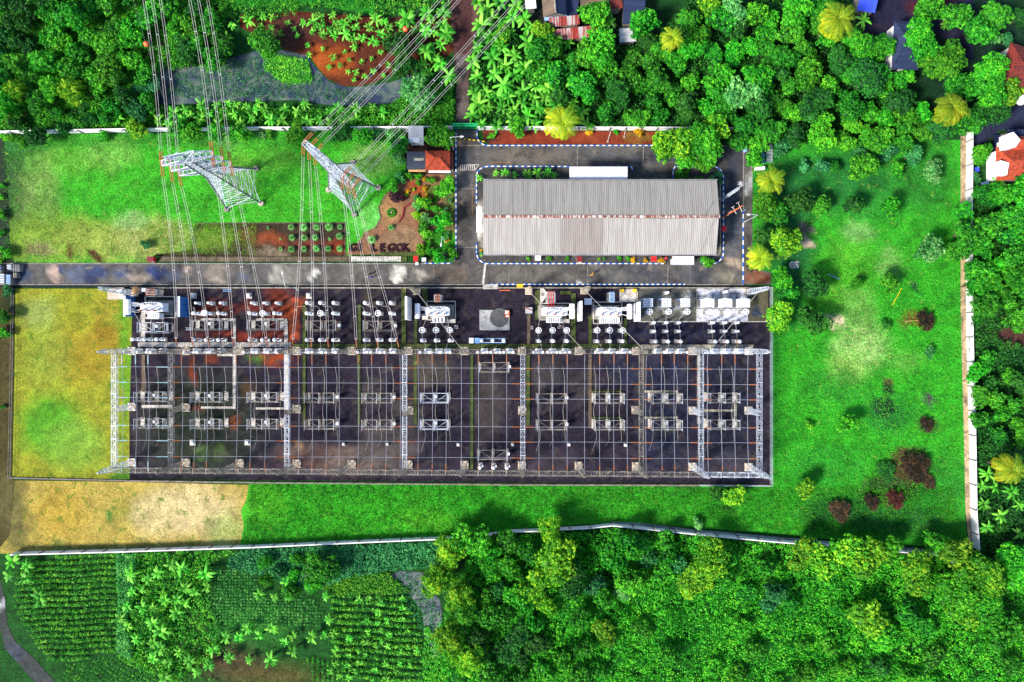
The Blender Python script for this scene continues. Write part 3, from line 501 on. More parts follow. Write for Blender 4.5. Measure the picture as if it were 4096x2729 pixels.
def slab_roof(name,label,cat,x0,y0,x1,y1,z,mat,t_=.12,wallmat='wall',inset=.3,slope=.0,legs=False,rz=0,fascia=None):
    c=P((x0+x1)/2,(y0+y1)/2,z); w=(x1-x0)/S*(1-z/H); d=(y1-y0)/S*(1-z/H)
    t=thing(name,label,cat,(c.x,c.y,0),rz); mb=MB()
    a=[(-w/2,-d/2,z-t_-slope),(w/2,-d/2,z-t_-slope),(w/2,d/2,z-t_+slope),(-w/2,d/2,z-t_+slope)]; mb.quadbox(a+[(x,y,zz+t_) for x,y,zz in a]); mb.build('roof',M[mat],t)
    if legs:
        for x in (-1,1):
            for y in (-1,1):
                q=MB(); q.box(x*(w/2-.15),y*(d/2-.15),(z-t_-slope)/2,.1,.1,z-t_-slope); q.build('post',M['steel2'],t)
    else:
        q=MB(); q.box(0,0,(z-t_-slope-.02)/2,w-2*inset,d-2*inset,z-t_-slope-.02); q.build('wall',M[wallmat],t)
    if fascia:
        q=MB(); q.box(0,-d/2-.06,z-slope-.1,w,.1,.3); q.build('fascia',M[fascia],t)
    return t,w,d
slab_roof('annex_roof','white corrugated canopy joined to the north side of the warehouse','canopy',2278,667,2510,721,4.4,'roofw',legs=True)
slab_roof('porch','bright white porch roof below the warehouse, right end','porch',2690,1026,2776,1058,3.0,'white',fascia='grey')
slab_roof('side_canopy','narrow white canopy on the west wall of the warehouse','canopy',1906,828,1928,930,2.6,'white',legs=True)
t,w,d=slab_roof('storage_shed','light grey corrugated shed by the wall north of the gatehouse','shed',1633,505,1694,571,3.0,'roofl',slope=.25)
q=MB(); q.box(-.3,-d/2+.55,3.0+.06-.1,w*.7,1.0,.05); q.build('roof_patch',M['roofw'],t)
t,w,d=slab_roof('carport','black flat-roofed carport on the left side of the red-tiled gatehouse','carport',1627,607,1702,677,3.2,'roofb',legs=True)
q=MB(); q.box(.6,.2,3.24,2.0,.5,.06); q.build('roof_patch',M['slabc'],t); q=MB(); q.box(.1,-d/2-.25,2.9,w*.9,.4,.1); q.build('eave_board',M['tan'],t)
def hip(label,x0,y0,x1,y1,rx0,rx1,ry,zE,zR,mat,rz=0,name='house',cat='house',wall='wall',fascia=True):
    o=P((x0+x1)/2,(y0+y1)/2,zE); t=thing(name,label,cat,(o.x,o.y,0),rz)
    k=(1-zE/H)/S; c=((x0+x1)/2,(y0+y1)/2)
    f=lambda px,py,z:((px-c[0])*k,(c[1]-py)*k,z)
    a=[f(x0,y1,zE),f(x1,y1,zE),f(x1,y0,zE),f(x0,y0,zE)]; r=[f(rx0,ry,zR),f(rx1,ry,zR)]
    for nm,fs in (('NS',[(a[0],a[1],r[1],r[0]),(a[2],a[3],r[0],r[1])]),('EW',[(a[1],a[2],r[1]),(a[3],a[0],r[0])])):
        for p in fs:
            m=MB(); n=len(p); m.v=[Vector(q) for q in p]+[Vector(q)-Vector((0,0,.12)) for q in p]; m.f=[tuple(range(n)),tuple(range(2*n-1,n-1,-1))]+[(i,(i+1)%n,n+(i+1)%n,n+i) for i in range(n)]
            m.build('roof',M[mat],t)
    m=MB(); 
    for p,q in ((r[0],r[1]),(a[0],r[0]),(a[3],r[0]),(a[1],r[1]),(a[2],r[1])): m.beam(Vector(p)+Vector((0,0,.06)),Vector(q)+Vector((0,0,.06)),.22,.14)
    m.build('ridge_tiles',M[mat],t)
    w=(x1-x0)*k;d=(y1-y0)*k; m=MB(); m.box(0,0,(zE-.2)/2,w-1.0,d-1.0,zE-.2); m.build('wall',M[wall],t)
    for s in (-1,1):
        m=MB(); m.box(s*w*.22,-d/2+.48,zE*.5,1.0,.1,1.1); m.build('window',M['darkglass'],t)
    if fascia: m=MB(); m.box(0.35,-d/2-.22,zE-.16,w-.5,.38,.22); m.build('fascia',M['white'],t)
    return t
hip('gatehouse with red-orange hip tile roof and white front fascia by the entrance road',1702,603,1800,682,1740,1758,637,3.3,4.7,'rooft',name='gatehouse',cat='gatehouse')
slab_roof('tiled_lean_to','narrow aged tile lean-to between gatehouse and the kerbed entrance road','lean-to',1801,610,1811,678,2.8,'rooftd')
# green gate
t=thing('sliding_gate','green truss sliding gate across the entrance road','gate',P(1862,516))
L=m2(98)*.98
mb=MB(); mb.beam((-L/2,0,1.9),(L/2,0,1.9),.14); mb.beam((-L/2,.5,1.9),(L/2,.5,1.9),.14); mb.beam((-L/2,0,.2),(L/2,0,.2),.12)
for i in range(5):
    a=-L/2+L*i/4; mb.beam((a,0,.1),(a,0,1.9),.1); mb.beam((a,0,1.9),(a,.5,1.9),.09)
    if i<4: mb.beam((a,0,1.9),(a+L/4,.5,1.9),.08); mb.beam((a,.5,1.9),(a+L/4,0,1.9),.08)
mb.build('truss',M['green'],t); mb=MB()
for i in range(26): a=-L/2+L*(i+.5)/26; mb.beam((a,.0,.2),(a,.0,1.9),.05)
mb.box(0,.25,1.0,L,.05,1.6); mb.build('bars',M['green'],t)
# barrier
t=thing('boom_barrier','yellow and black boom barrier lowered across the entrance road','barrier',P(1811,556)); mb=MB(); mb.box(0,0,.5,.35,.5,1.0); mb.build('cabinet',M['yel'],t)
e=P(1937,567,1.0)-P(1811,556); a=Vector((0,0,1.0)); mb=MB();mk=MB()
for i in range(14): (mb if i%2 else mk).beam(a.lerp(e,i/14),a.lerp(e,(i+1)/14),.17)
mb.build('boom',M['yel'],t); mk.build('black_band',M['blk'],t)
# kiosks, boards, bits
def simple(name,label,cat,px,py,parts,rz=0,group=None,z=0):
    p=P(px,py,z); t=thing(name,label,cat,p,rz,group)
    for nm,mat,fn in parts:
        m=MB(); fn(m); m.build(nm,M[mat],t)
    return t
simple('notice_board','red notice board with small white plinth beside the main road','board',1667,1041,[('panel','red',lambda m:m.box(0,.1,1.6,.9,1.1,.12)),('post','steel2',lambda m:(m.box(-.35,.1,.8,.08,.08,1.55),m.box(.35,.1,.8,.08,.08,1.55))),('plinth','white',lambda m:m.box(.1,-.75,.3,.6,.5,.6))])
simple('guard_booth','small white box with a black frame right of the red notice board','booth',1698,1042,[('cabinet','white',lambda m:m.box(0,0,.6,.9,.8,1.2)),('frame','blk',lambda m:(m.box(0,.45,1.2,1.1,.1,.1),m.box(0,-.45,1.2,1.1,.1,.1),m.box(-.5,0,1.2,.1,.8,.1),m.box(.5,0,1.2,.1,.8,.1)))])
simple('fire_hose_cabinet','red hose cabinet at the roadside by the ochre grass','cabinet',614,1040,[('cabinet','red',lambda m:m.box(0,0,.6,1.2,.9,1.2)),('roof','dred',lambda m:m.box(0,0,1.25,1.35,1.05,.08)),('door','white',lambda m:m.box(.2,-.47,.5,.5,.05,.7))])
simple('trench_plate','yellow steel plate bridging the drain above the yard','plate',2079,1145,[('plate','yel',lambda m:m.box(0,0,.2,1.3,.8,.06)),('lip','yel',lambda m:m.box(0,-.38,.12,1.3,.05,.2))])
simple('footbridge','short grey concrete slab bridging the drain at the road junction','slab',1962,1147,[('slab','slabw',lambda m:m.box(0,0,.2,3.1,.85,.12)),('edge','conc',lambda m:m.box(0,-.5,.15,3.1,.1,.2))])
simple('step','white step across the painted kerb below the dark red canopy','step',2318,1052,[('tread','slabw',lambda m:m.box(0,0,.1,.8,.5,.2)),('riser','conc',lambda m:m.box(0,.3,.15,.8,.15,.3))])
for px,c,lab in ((2318,'dred','dark red entrance awning on the south front of the warehouse'),(2615,'red','bright red entrance awning on the south front of the warehouse')):
    slab_roof('awning',lab,'awning',px-10,1026,px+11,1047,2.6,c,legs=True)
simple('utility_box','grey air-conditioning box below the warehouse front','box',2151,1034,[('cabinet','grey',lambda m:m.box(0,0,.5,1.1,1.0,1.0)),('lid','roofl' if 0 else 'white',lambda m:m.box(0,0,1.03,1.2,1.1,.06))])
simple('hydrant','red-headed blue hydrant at the end of the painted kerb','hydrant',2659,1036,[('post','bluep',lambda m:m.lathe((0,0,0),[(.2,0),(.2,.9),(.12,1.0)],10)),('cap','red',lambda m:m.lathe((0,0,1.0),[(.22,0),(.28,.1),(.2,.3),(.02,.38)],10))])
simple('siren_drum','round red drum on a frame against the east wall of the warehouse','drum',2880,924,[('drum','red',lambda m:m.lathe((0,0,2.3),[(.3,0),(.55,.15),(.58,.5),(.35,.8),(.05,.9)],20)),('frame','steeld',lambda m:[m.beam((sx*.5,sy*.5,0),(sx*.5,sy*.5,2.4),.09) for sx in(-1,1) for sy in(-1,1)])])
simple('pallet','small slatted wooden crate on the east side pavement','pallet',2990,1078,[('slats','slabb',lambda m:[m.box(0,-.7+i*.28,.5,1.0,.18,.06) for i in range(6)]),('frame','slabb',lambda m:[m.box(s*.45,0,.25,.08,1.6,.45) for s in(-1,1)])])
simple('bin','pale blue drum pair at the north end of the east road','bin',2978,596,[('drum','lblue',lambda m:[m.lathe((-.0,y,0),[(.34,0),(.36,.8),(.3,.85)],12) for y in(-.42,.42)]),('lid','lblue',lambda m:[m.lathe((0,y,.86),[(.32,0),(.1,.06)],12) for y in(-.42,.42)])])
# generator/condenser rack in the north-east
t=thing('pipe_rack','white and blue pipe rack with louvred top beside the east road','rack',P(3030,625)); 
mb=MB(); mb.box(-.9,0,1.1,.7,4.6,2.2); mb.build('white_casing',M['tank'],t)
mb=MB()
for i in range(4): mb.tube([(-.2+i*.35,-2,1.3),(-.2+i*.35,2.2,1.3)],.08)
for i in range(3): mb.box(.3,-1.6+i*1.6,.6,1.6,.1,1.2)
mb.build('pipes',M['lblue'],t); mb=MB(); [mb.box(1.9,-1.6+i*.28,1.5,1.3,.12,.06) for i in range(14)]; mb.build('louvre',M['steel'],t)
mb=MB(); mb.box(0.2,-2.7,1.0,1.9,.7,.12); mb.box(0.2,-2.7,.5,1.7,.5,1.0); mb.build('step',M['white'],t)
# village houses
def tinroof(label,x0,y0,x1,y1,z,mat,rz=0,slope=.3,name='house',gable=False,zr=1.2):
    if gable:
        c=P((x0+x1)/2,(y0+y1)/2,z); w=(x1-x0)/S*(1-z/H); d=(y1-y0)/S*(1-z/H); t=thing(name,label,'house',(c.x,c.y,0),rz)
        for s in (-1,1):
            m=MB(); m.quadbox([(0,-d/2,z+zr),(s*w/2,-d/2,z),(s*w/2,d/2,z),(0,d/2,z+zr),(0,-d/2,z+zr+.1),(s*w/2,-d/2,z+.1),(s*w/2,d/2,z+.1),(0,d/2,z+zr+.1)]); m.build('roof',M[mat if s<0 or not isinstance(gable,str) else gable],t)
        m=MB(); m.beam((0,-d/2,z+zr+.12),(0,d/2,z+zr+.12),.25,.1); m.build('ridge_cap',M['slabc'],t)
        m=MB(); m.box(0,0,(z-.05)/2,w-.8,d-.8,z-.05); m.build('wall',M['conc'],t)
        return t
    t,w,d=slab_roof(name,label,'house' if name=='house' else 'shed',x0,y0,x1,y1,z,mat,slope=slope,wallmat='conc',rz=rz)
    return t
tinroof('village hut with a curled white sheet roof at the top edge',2100,-40,2142,32,3,'white',R(6))
tinroof('village house with brown and dark blue gable roof at the top edge',2168,-60,2262,66,3.5,'roofbr',R(5),name='house',gable='roofd',zr=1.4)
tinroof('small shed with red and white striped rusty roof, upper of two',2196,68,2318,100,3.0,'roofr',R(5),name='shed')
tinroof('lower shed with red and white striped rusty zinc roof beside banana leaves',2206,112,2402,152,2.6,'roofr',R(6),name='shed')
tinroof('pale blue lean-to sheet beneath the brown house',2178,60,2268,78,2.5,'lblue',R(6),name='shed',slope=.15)
tinroof('village house with very dark navy roof, at the top right of the striped sheds',2494,-40,2580,95,3.4,'roofd',R(-2))
tinroof('dark indigo patched roof shed between the village houses',2254,-60,2316,62,2.2,'roofd',R(-8),name='shed')
tinroof('small aged tile roof hidden behind a tree at the top edge',2440,0,2490,32,3.2,'rooftd',R(6))
tinroof('dim purple sheet-roofed house at the top edge behind trees',2320,-60,2440,18,3.2,'roofbr',R(4))
tinroof('blue painted roof hut by the yellow coconut palm at the top',3440,-50,3512,42,3.4,'bluep',R(-8),name='house',slope=.5)
tinroof('ramshackle grey hut right of the navy roof',2478,115,2545,165,2.4,'roofl',R(4),name='shed')
hip('old house with blue-black tile roof and white ridge in the north-east grove',3572,85,3676,278,3610,3640,170,3.6,5.4,'roofd',R(-3),fascia=False)
simple('roof_panel','bright white sheet lying on the blue-black tiled roof','roof panel',3612,163,[('sheet','white',lambda m:m.beam((-1.5,.2,5.4),(1.5,-.2,5.4),.7,.08)),('edge','white',lambda m:m.beam((1.4,-.2,5.45),(1.8,-.28,5.45),.5,.1))])
hip('house with large dark red tile roof at the right edge',4012,185,4140,368,4060,4100,270,3.8,5.8,'rooftd',R(-18),fascia=False)
t=hip('house with bright orange-red tile roof at the right edge beside the wall',3985,590,4150,722,4020,4110,650,3.6,5.3,'rooft',0,fascia=False)
m=MB(); m.prism([(-5.0,-2.6),(-3.1,-2.6),(-2.7,-.2),(-4.4,.3),(-5.0,-1.2)],3.3,5.2); m.build('gable_wall',M['white'],t)
t=hip('taller red-tiled annex behind the orange-red house at the right edge',4020,545,4150,600,4050,4120,570,4.2,5.8,'rooft',0,fascia=False)
m=MB(); m.prism([(-4.2,-1.6),(-2.6,-1.4),(-1.6,.0),(-3.0,1.6),(-4.2,1.2)],3.9,6.2); m.build('gable_wall',M['white'],t)
tinroof('dark indigo shed at the right edge above the red houses',4028,520,4140,560,3,'roofd',0,name='shed')
simple('satellite_dish','pale round tank beside the dark red roof house','water tank',4062,412,[('tank','tank',lambda m:m.lathe((0,0,1.2),[(.9,0),(1.0,.2),(1.0,1.2),(.3,1.5)],18)),('stand','steel2',lambda m:[m.beam((sx*.7,sy*.5,0),(sx*.7,sy*.5,1.2),.12) for sx in(-1,1) for sy in(-1,1)])])
# car beside the red house
def car(label,px,py,rz,mat):
    t=thing('parked_car',label,'car',P(px,py),rz); m=MB()
    m.quadbox([(-.85,-2.1,.35),(.85,-2.1,.35),(.85,2.1,.35),(-.85,2.1,.35),(-.82,-2.05,.95),(.82,-2.05,.95),(.80,2.0,.85),(-.80,2.0,.85)])
    m.quadbox([(-.76,-1.6,.93),(.76,-1.6,.93),(.76,1.0,.93),(-.76,1.0,.93),(-.62,-1.2,1.45),(.62,-1.2,1.45),(.62,.4,1.45),(-.62,.4,1.45)])
    m.build('body',mat,t)
    for y0,y1 in ((.42,1.02),(-1.62,-1.22)):
        z0,z1=(1.44,.96) if y0>0 else (.96,1.44); g=MB(); g.quadbox([(-.66,y0,z0),(.66,y0,z0),(.70,y1,z1),(-.70,y1,z1),(-.66,y0,z0+.03),(.66,y0,z0+.03),(.70,y1,z1+.03),(-.70,y1,z1+.03)]); g.build('windscreen',M['darkglass'],t)
    for x in(-.8,.8):
        for y in(-1.3,1.3): w=MB(); w.lathe((x-.1,y,.33),[(.33,0),(.33,.2)],14,(1,0,0)); w.build('wheel',M['blk'],t)
car('dark blue car parked beside the red-roofed house at the right edge',3984,583,0,plain('navy_paint',(.01,.015,.05),.25))
simple('blue_crate','small blue crate just east of the boundary wall','crate',3898,682,[('box','bluep',lambda m:m.box(0,0,.4,.7,.8,.8)),('lid','bluep',lambda m:m.box(0,0,.84,.8,.9,.06))])
simple('washing_table','pale table with folded corner near the bright red house','table',3930,740,[('top','lblue',lambda m:m.box(0,0,.8,1.6,.9,.06)),('legs','steel2',lambda m:[m.box(sx*.7,sy*.35,.4,.06,.06,.78) for sx in(-1,1) for sy in(-1,1)])],R(14))
simple('rubble_heap','small heap of white rubble beside the round bushes','rubble',3174,1058,[('pieces','white',lambda m:[m.box(random.Random(i).uniform(-.9,.9),random.Random(i+50).uniform(-.7,.5),.12,.35,.28,.22,i) for i in range(26)]),('stones','slabw',lambda m:[m.box(random.Random(i+9).uniform(-.9,.9),random.Random(i+59).uniform(-.7,.5),.2,.2,.2,.15,i) for i in range(14)])])
def polelog(name,label,a,b,w,mat): 
    a_=P(*a);b_=P(*b); t=thing(name,label,'pole',a_); m=MB(); d=b_-a_; m.tube([Vector((0,0,.15)),d*.5+Vector((0,0,.18)),d+Vector((0,0,.15))],w); m.build('shaft',M[mat],t); m=MB(); m.lathe(d+Vector((0,0,.15)),[(w*1.3,0),(w*1.3,.08)],8,d); m.build('collar',M[mat],t)
polelog('fallen_pole','thin pale blue pole lying on the lawn right of the round bush',(3310,1097),(3354,1116),.08,'lblue')
polelog('bamboo_pole','brown dry branch lying on the lawn pointing right',(3618,1285),(3720,1278),.08,'tan')
polelog('bamboo_pole','pair of thin yellow bamboo canes lying diagonally on the lawn',(3567,1222),(3604,1155),.06,'yel')
# street lamps
def lamp(label,bx,by,h,dx,dy,L):
    t=thing('street_lamp',label,'street lamp',P(bx,by)); m=MB(); m.tube([(0,0,0),(0,0,h)],.10,8,.06); m.build('pole',M['steel'],t)
    d=Vector((dx,dy,0)).normalized(); m=MB(); m.tube([Vector((0,0,h)),d*L*.4+Vector((0,0,h+.25)),d*L+Vector((0,0,h+.25))],.05); m.build('arm',M['steel'],t)
    m=MB(); e=d*(L+.3)+Vector((0,0,h+.25)); m.lathe(e-d*.35,[(.05,0),(.15,.15),(.19,.4),(.08,.75)],10,d); m.build('lamp_head',M['white'],t)
    m=MB(); m.box(0,0,.12,.5,.5,.24); m.build('footing',M['conc'],t)
lamp('street lamp arching over the road beside the boom barrier',1814,597,8,1,.05,2.0)
lamp('street lamp standing in the garden corner at the road junction',1782,968,7,-.1,-1,1.3)
lamp('street lamp on the yard edge reaching over the main road',1192,1158,8,-.18,1,2.3)
lamp('street lamp by the broad tree east of the warehouse',2976,889,8,-1,.02,1.6)
# masts beside warehouse
t=thing('lattice_mast','slender grey lattice aerial mast beside the warehouse east end, upper one','mast',P(2886,800)); m=MB(); lat(m,(0,0,0),(0,0,10.6),.42,.34,14,.045); m.build('lattice',M['steel'],t)
m=MB(); m.tube([(0,0,10.6),(0,0,13.4)],.05); m.build('spike',M['steel'],t); m=MB(); 
for k in range(4): a=k*math.pi/4+.3; m.beam((.4+.0-math.cos(a)*.6,.9-math.sin(a)*.6,10.5),(.4+math.cos(a)*.6,.9+math.sin(a)*.6,10.5),.05)
m.beam((0,0,10.4),(.4,.9,10.5),.05); m.build('antenna',M['white'],t)
t=thing('aerial_pole','orange aerial pole with white cross arms beside the warehouse, lower one','mast',P(2887,872)); m=MB(); m.tube([(0,0,0),(0,0,12.4)],.14,8,.09); m.build('pole',M['org'],t)
for z,a,L in ((4.6,R(60),1.0),(8.,R(118),1.5),(11.2,R(115),1.9)):
    m=MB(); d=Vector((math.cos(a),math.sin(a),0)); m.beam(-d*L/2+Vector((0,0,z)),d*L/2+Vector((0,0,z)),.09); m.beam(d*L/2+Vector((-.3,-.15,z)),d*L/2+Vector((.3,.15,z)),.09); m.build('cross_arm',M['slabw'],t)
# stacked equipment on the road end at left
def rackbox(label,px,py,w,d,h,mat,slats,dirx=True,name='equipment_crate'):
    t=thing(name,label,'equipment',P(px,py)); m=MB(); m.box(0,0,h/2,w,d,h*.9); m.build('casing',M['steeld' if mat!='grey' else 'grey'],t); m=MB()
    for i in range(slats):
        f=(i+.5)/slats-.5
        if dirx: m.box(0,f*d,h+.03,w*.95,d/slats*.55,.12)
        else: m.box(f*w,0,h+.03,w/slats*.55,d*.95,.12)
    m.build('fins',M[mat],t)
rackbox('stack of pale finned steel units at the far left end of the road',18,1117,2.0,2.0,1.3,'steel',6)
rackbox('blue-grey banded steel unit, second from the left edge of the road',54,1120,.9,1.9,1.4,'lblue',6)
rackbox('square grey crate pair on the road beside the left kerb',54,1070,.9,1.0,1.2,'grey',2)
rackbox('dark open-top equipment frame next to the square grey crates',80,1074,1.5,1.4,1.0,'steeld',4,False)
rackbox('small cream-edged box unit on the left end of the road',76,1103,.8,1.0,1.1,'slabc',2,False)
rackbox('navy covered load at the left border of the road',4,1076,1.6,1.2,1.1,'blue',2)
# ---------------- switchyard ----------------
ORD=['first','second','third','fourth','fifth','sixth','seventh','eighth','ninth','tenth','eleventh','twelfth']
CX=[530,746,961,1189,1409,1635,1859,2088,2315,2544,2770,2994]
HB=9.0; HL=6.7; HT=11.8
def column(py,px,h,label,group,top=None,mat='steel2'):
    t=thing('gantry_column',label,'gantry column',P(px,py),0,group)
    m=MB(); m.box(0,0,.15,1.65,1.65,.3); m.build('footing',M['pad'],t)
    m=MB(); lat(m,(0,0,.3),(0,0,h),1.0,.8,8,.045)
    if top: lat(m,(0,0,h),(0,0,top),.85,.18,3,.06)
    for x in(-1,1):
        for y in(-1,1): m.box(x*.57,y*.57,.36,.3,.3,.14)
    m.build('lattice',M[mat],t)
    return t
protos={}
def mats(px): return 'steel' if px<600 or px>2740 else 'steel2'
def col(py,px,h,top,label,group):
    k=(h,top,mats(px))
    if k not in protos: protos[k]=column(py,px,h,label,group,top,mats(px)); return
    c=copy_tree(protos[k]); c.location=P(px,py); c["label"]=label; c["group"]=group
GB=lambda i:1404+i*0
for i,x in enumerate(CX):
    col(1404,x,HB,HT,f'lattice gantry column in the top row of the switchyard, {ORD[i]} from the left','gantry columns of the top row')
    col(1849+ (19*min(1,i/11)),x,HB,HT,f'leaning-looking lattice gantry column in the bottom row, {ORD[i]} from the left','gantry columns of the bottom row')
MX=[(530,1627),(746,1630),(1189,1636),(1638,1641),(2089,1641),(2542,1640),(2770,1642),(2993,1642)]
for i,(x,y) in enumerate(MX): col(y,x,HL,None,f'shorter lattice column on a concrete pad in the middle row, {ORD[i]} from the left','gantry columns of the middle row')
def beam(p,q,w,label,group,mat,n=None,name='gantry_beam'):
    t=thing(name,label,'gantry beam',p,0,group); d=q-p; n=n or max(3,int(d.length/1.0)); m=MB(); lat(m,Vector((0,0,0)),d,w,w,n,.042,Vector((0,0,1))); m.build('lattice',M[mat],t)
    m=MB(); dn=d.normalized(); pr=Vector((-dn.y,dn.x,0))
    for s in (.25,.5,.75): m.beam(d*s-pr*(w/2+.12)+Vector((0,0,w/2)),d*s+pr*(w/2+.12)+Vector((0,0,w/2)),.13,.1)
    m.build('wire_bracket',M[mat],t)
def by(i): return 1849+19*i/11
for i in range(11):
    a=CX[i];b=CX[i+1]; mt=mats((a+b)/2)
    for lab,ya,yb in (('top',1404,1404),('bottom',by(i),by(i+1))):
        p=P(a,ya);q=P(b,yb); p.z=q.z=HB-.45; d=(q-p).normalized(); beam(p+d*.5,q-d*.5,.86,f'east-west lattice beam of the {lab} row, {ORD[i]} span from the left',f'east-west gantry beams of the {lab} row',mt)
for i,(x,y) in enumerate(MX):
    mt='steel' if i in(0,6,7) else 'steel2' if i in (5,) else 'steeld' if i<2 else 'steel'
    yb=1849+19*CX.index(min(CX,key=lambda c:abs(c-x)))/11
    for lab,ya,yc in (('upper',1404,y),('lower',y,yb)):
        p=P(x,ya);q=P(x,yc); p.z=q.z=HL-.45; d=(q-p).normalized(); beam(p+d*.55,q-d*.55,.82,f'north-south lattice beam, {lab} half, {ORD[i]} line from the left',f'north-south gantry beams',mt)
# east-west bus wires
def buswire(p,q,label,group,im,wm,r=.045,L=2.0,both=(1,1),sag=.25,name='bus_wire',ir=.12):
    t=thing(name,label,'bus wire',p,0,group); d=q-p; u=d.normalized(); a=u*(L if both[0] else 0); b=d-u*(L if both[1] else 0)
    m=MB(); m.tube(sagline(a,b,sag,8),r,5); m.build('conductor',M[wm],t)
    for f,(s,e) in zip(both,((Vector((0,0,0)),a),(b,d))):
        if f: m=MB(); insul(m,s,e,ir); m.build('insulator_string',M[im],t)
YB=[1467,1529,1590,1702,1762,1826]
for i in range(7):
    x0=MX[i][0];x1=MX[i+1][0]
    for j,y in enumerate(YB):
        dy=(x0-530)*.0045+ (0 if j<3 else 0)
        yy=y+dy; k=1-HL/H
        p=Vector(((x0-2048)/S,(1364.5-yy)/S*k,HL-.1)); q=Vector(((x1-2048)/S,(1364.5-yy-(1.5 if i<5 else 0))/S*k,HL-.1)); p.x+=.45;q.x-=.45
        buswire(p,q,f'east-west bus wire, {ORD[j]} from the top, in the {ORD[i]} span from the left','east-west bus wires','insw' if i==0 else 'ins','wireb',.036,1.6 if i else 2.2,(1,1))
NS=[(487,0),(542,0),(592,0),(726,1),(776,1),(826,1),(945,1),(1000,1),(1059,1),(1193,1),(1248,1),(1304,1),(1355,0),(1432,1),(1487,1),(1544,1),(1600,0),(1672,1),(1729,1),(1784,1),(1845,0),(1914,1),(1971,1),(2027,1),(2156,1),(2212,1),(2269,1),(2339,0),(2399,1),(2456,1),(2510,1),(2585,0),(2646,1),(2697,1),(2751,1),(2831,0),(2887,1),(2940,1),(2992,0)]
NSB={}
for i,(x,f) in enumerate(NS):
    k=1-HB/H; ye=1884+(x-530)*.008
    p=P(x,1419,HB-.4);q=P(x+ (3 if x>2600 else 0),ye,HB-.4)
    bi=max([k for k in range(12) if CX[k]<=x+45] or [0]); NSB.setdefault(bi,0); w_=ORD[NSB[bi]]; NSB[bi]+=1
    buswire(p,q,f'north-south overhead wire, {w_} from left within the {ORD[bi]} gantry bay','north-south overhead wires','insw' if x<600 else 'ins','wireb',.034,1.8,(f or x<600,f or x<600),.5)
# equipment prototypes ---------------------------------------
def mk_post(kind):
    t=thing('post','', 'x')
    hh={'ct':3.2,'pt':3.2,'trap':3.6,'arr':3.0,'small':2.4,'wheel':3.2}[kind]
    m=MB(); m.box(0,0,.12,1.0,.85,.24); m.build('footing',M['conc'],t)
    m=MB()
    for x in(-.28,.28):
        for y in(-.28,.28): m.beam((x,y,.2),(x*.8,y*.8,hh*.42),.09)
    m.box(0,0,hh*.43,.62,.62,.1); m.build('stand',M['steel'],t)
    m=MB(); insul(m,(0,0,hh*.45),(0,0,hh),.2,.16); m.build('insulator',M['ins' if kind in('ct','arr') else 'tank'],t)
    m=MB()
    if kind=='trap': m.lathe((0,0,hh),[(.1,0),(.58,.1),(.58,.9),(.1,1.0)],18)
    elif kind=='wheel':
        n=20
        m.tube([(math.cos(2*math.pi*k/n)*.55,math.sin(2*math.pi*k/n)*.55,hh+.2) for k in range(n+1)],.07,6)
        m.beam((-.55,0,hh+.2),(.55,0,hh+.2),.09); m.beam((0,-.55,hh+.2),(0,.55,hh+.2),.09); m.lathe((0,0,hh),[(.2,0),(.2,.25)],10)
    elif kind=='small': m.lathe((0,0,hh),[(.1,0),(.26,.08),(.26,.3),(.08,.36)],12)
    else: m.lathe((0,0,hh),[(.12,0),(.36,.1),(.38,.45),(.2,.62),(.05,.66)],14)
    m.build('head',M['tank'],t)
    if kind in('ct','pt'): m=MB(); m.box(.35,-.1,hh*.36,.5,.4,.35); m.build('terminal_box',M['white'],t)
    return t
PR={}
def put(kind,px,py,name,label,cat,group=None,rz=0,z=0):
    """px,py : where the footing sits in the photograph"""
    if kind not in PR:
        t=MK[kind](); PR[kind]=t
    else: t=copy_tree(PR[kind])
    t.name=name; t.location=P(px,py,z); t.rotation_euler=(0,0,rz); t["label"]=label; t["category"]=cat
    if group: t["group"]=group
    elif "group" in t: del t["group"]
    return t
MK={k:(lambda k=k:mk_post(k)) for k in('ct','pt','trap','arr','small','wheel')}
BAY=['','second bay from the left','third bay from the left','fourth bay from the left','fifth bay from the left']
PH=['left','middle','right']
def row(kind,pts,name,what,cat,where,group):
    for i,(x,y) in enumerate(pts):
        lab=f'{what}, {PH[i] if len(pts)==3 else ORD[i]} of three, {where}'
        put(kind,x,y,name,lab,cat,group)
W1='below the blue-walled transformer'; 
row('pt',[(568,1358),(614,1358),(662,1358)],'current_transformer','white-headed instrument post','current transformer',W1,'white-headed posts below the blue-walled transformer')
for bi,(xs,nm) in enumerate((([806,855,903],'in the second bay from the left'),([1025,1074,1122],'in the third bay from the left'),([1248,1300,1352],'in the fourth bay from the left'),([1474,1525,1575],'in the fifth bay from the left'))):
    row('small' if bi<2 else 'arr',[(x,1215) for x in xs],'surge_arrester','dark surge arrester','surge arrester','top row '+nm,'surge arresters '+nm)
    row('pt',[(xs[0],1256),(xs[2],1256)],'voltage_transformer','white-headed voltage post','voltage transformer','y' and 'second row '+nm,'voltage transformers '+nm)
    put('trap' if bi==0 else 'wheel',xs[1],1256,'line_trap',f'big round white line trap, {nm[3:]}','line trap','line traps')
    row('ct',[(x,1360) for x in xs],'current_transformer','round-headed current post','current transformer','third row '+nm,'current transformers '+nm)
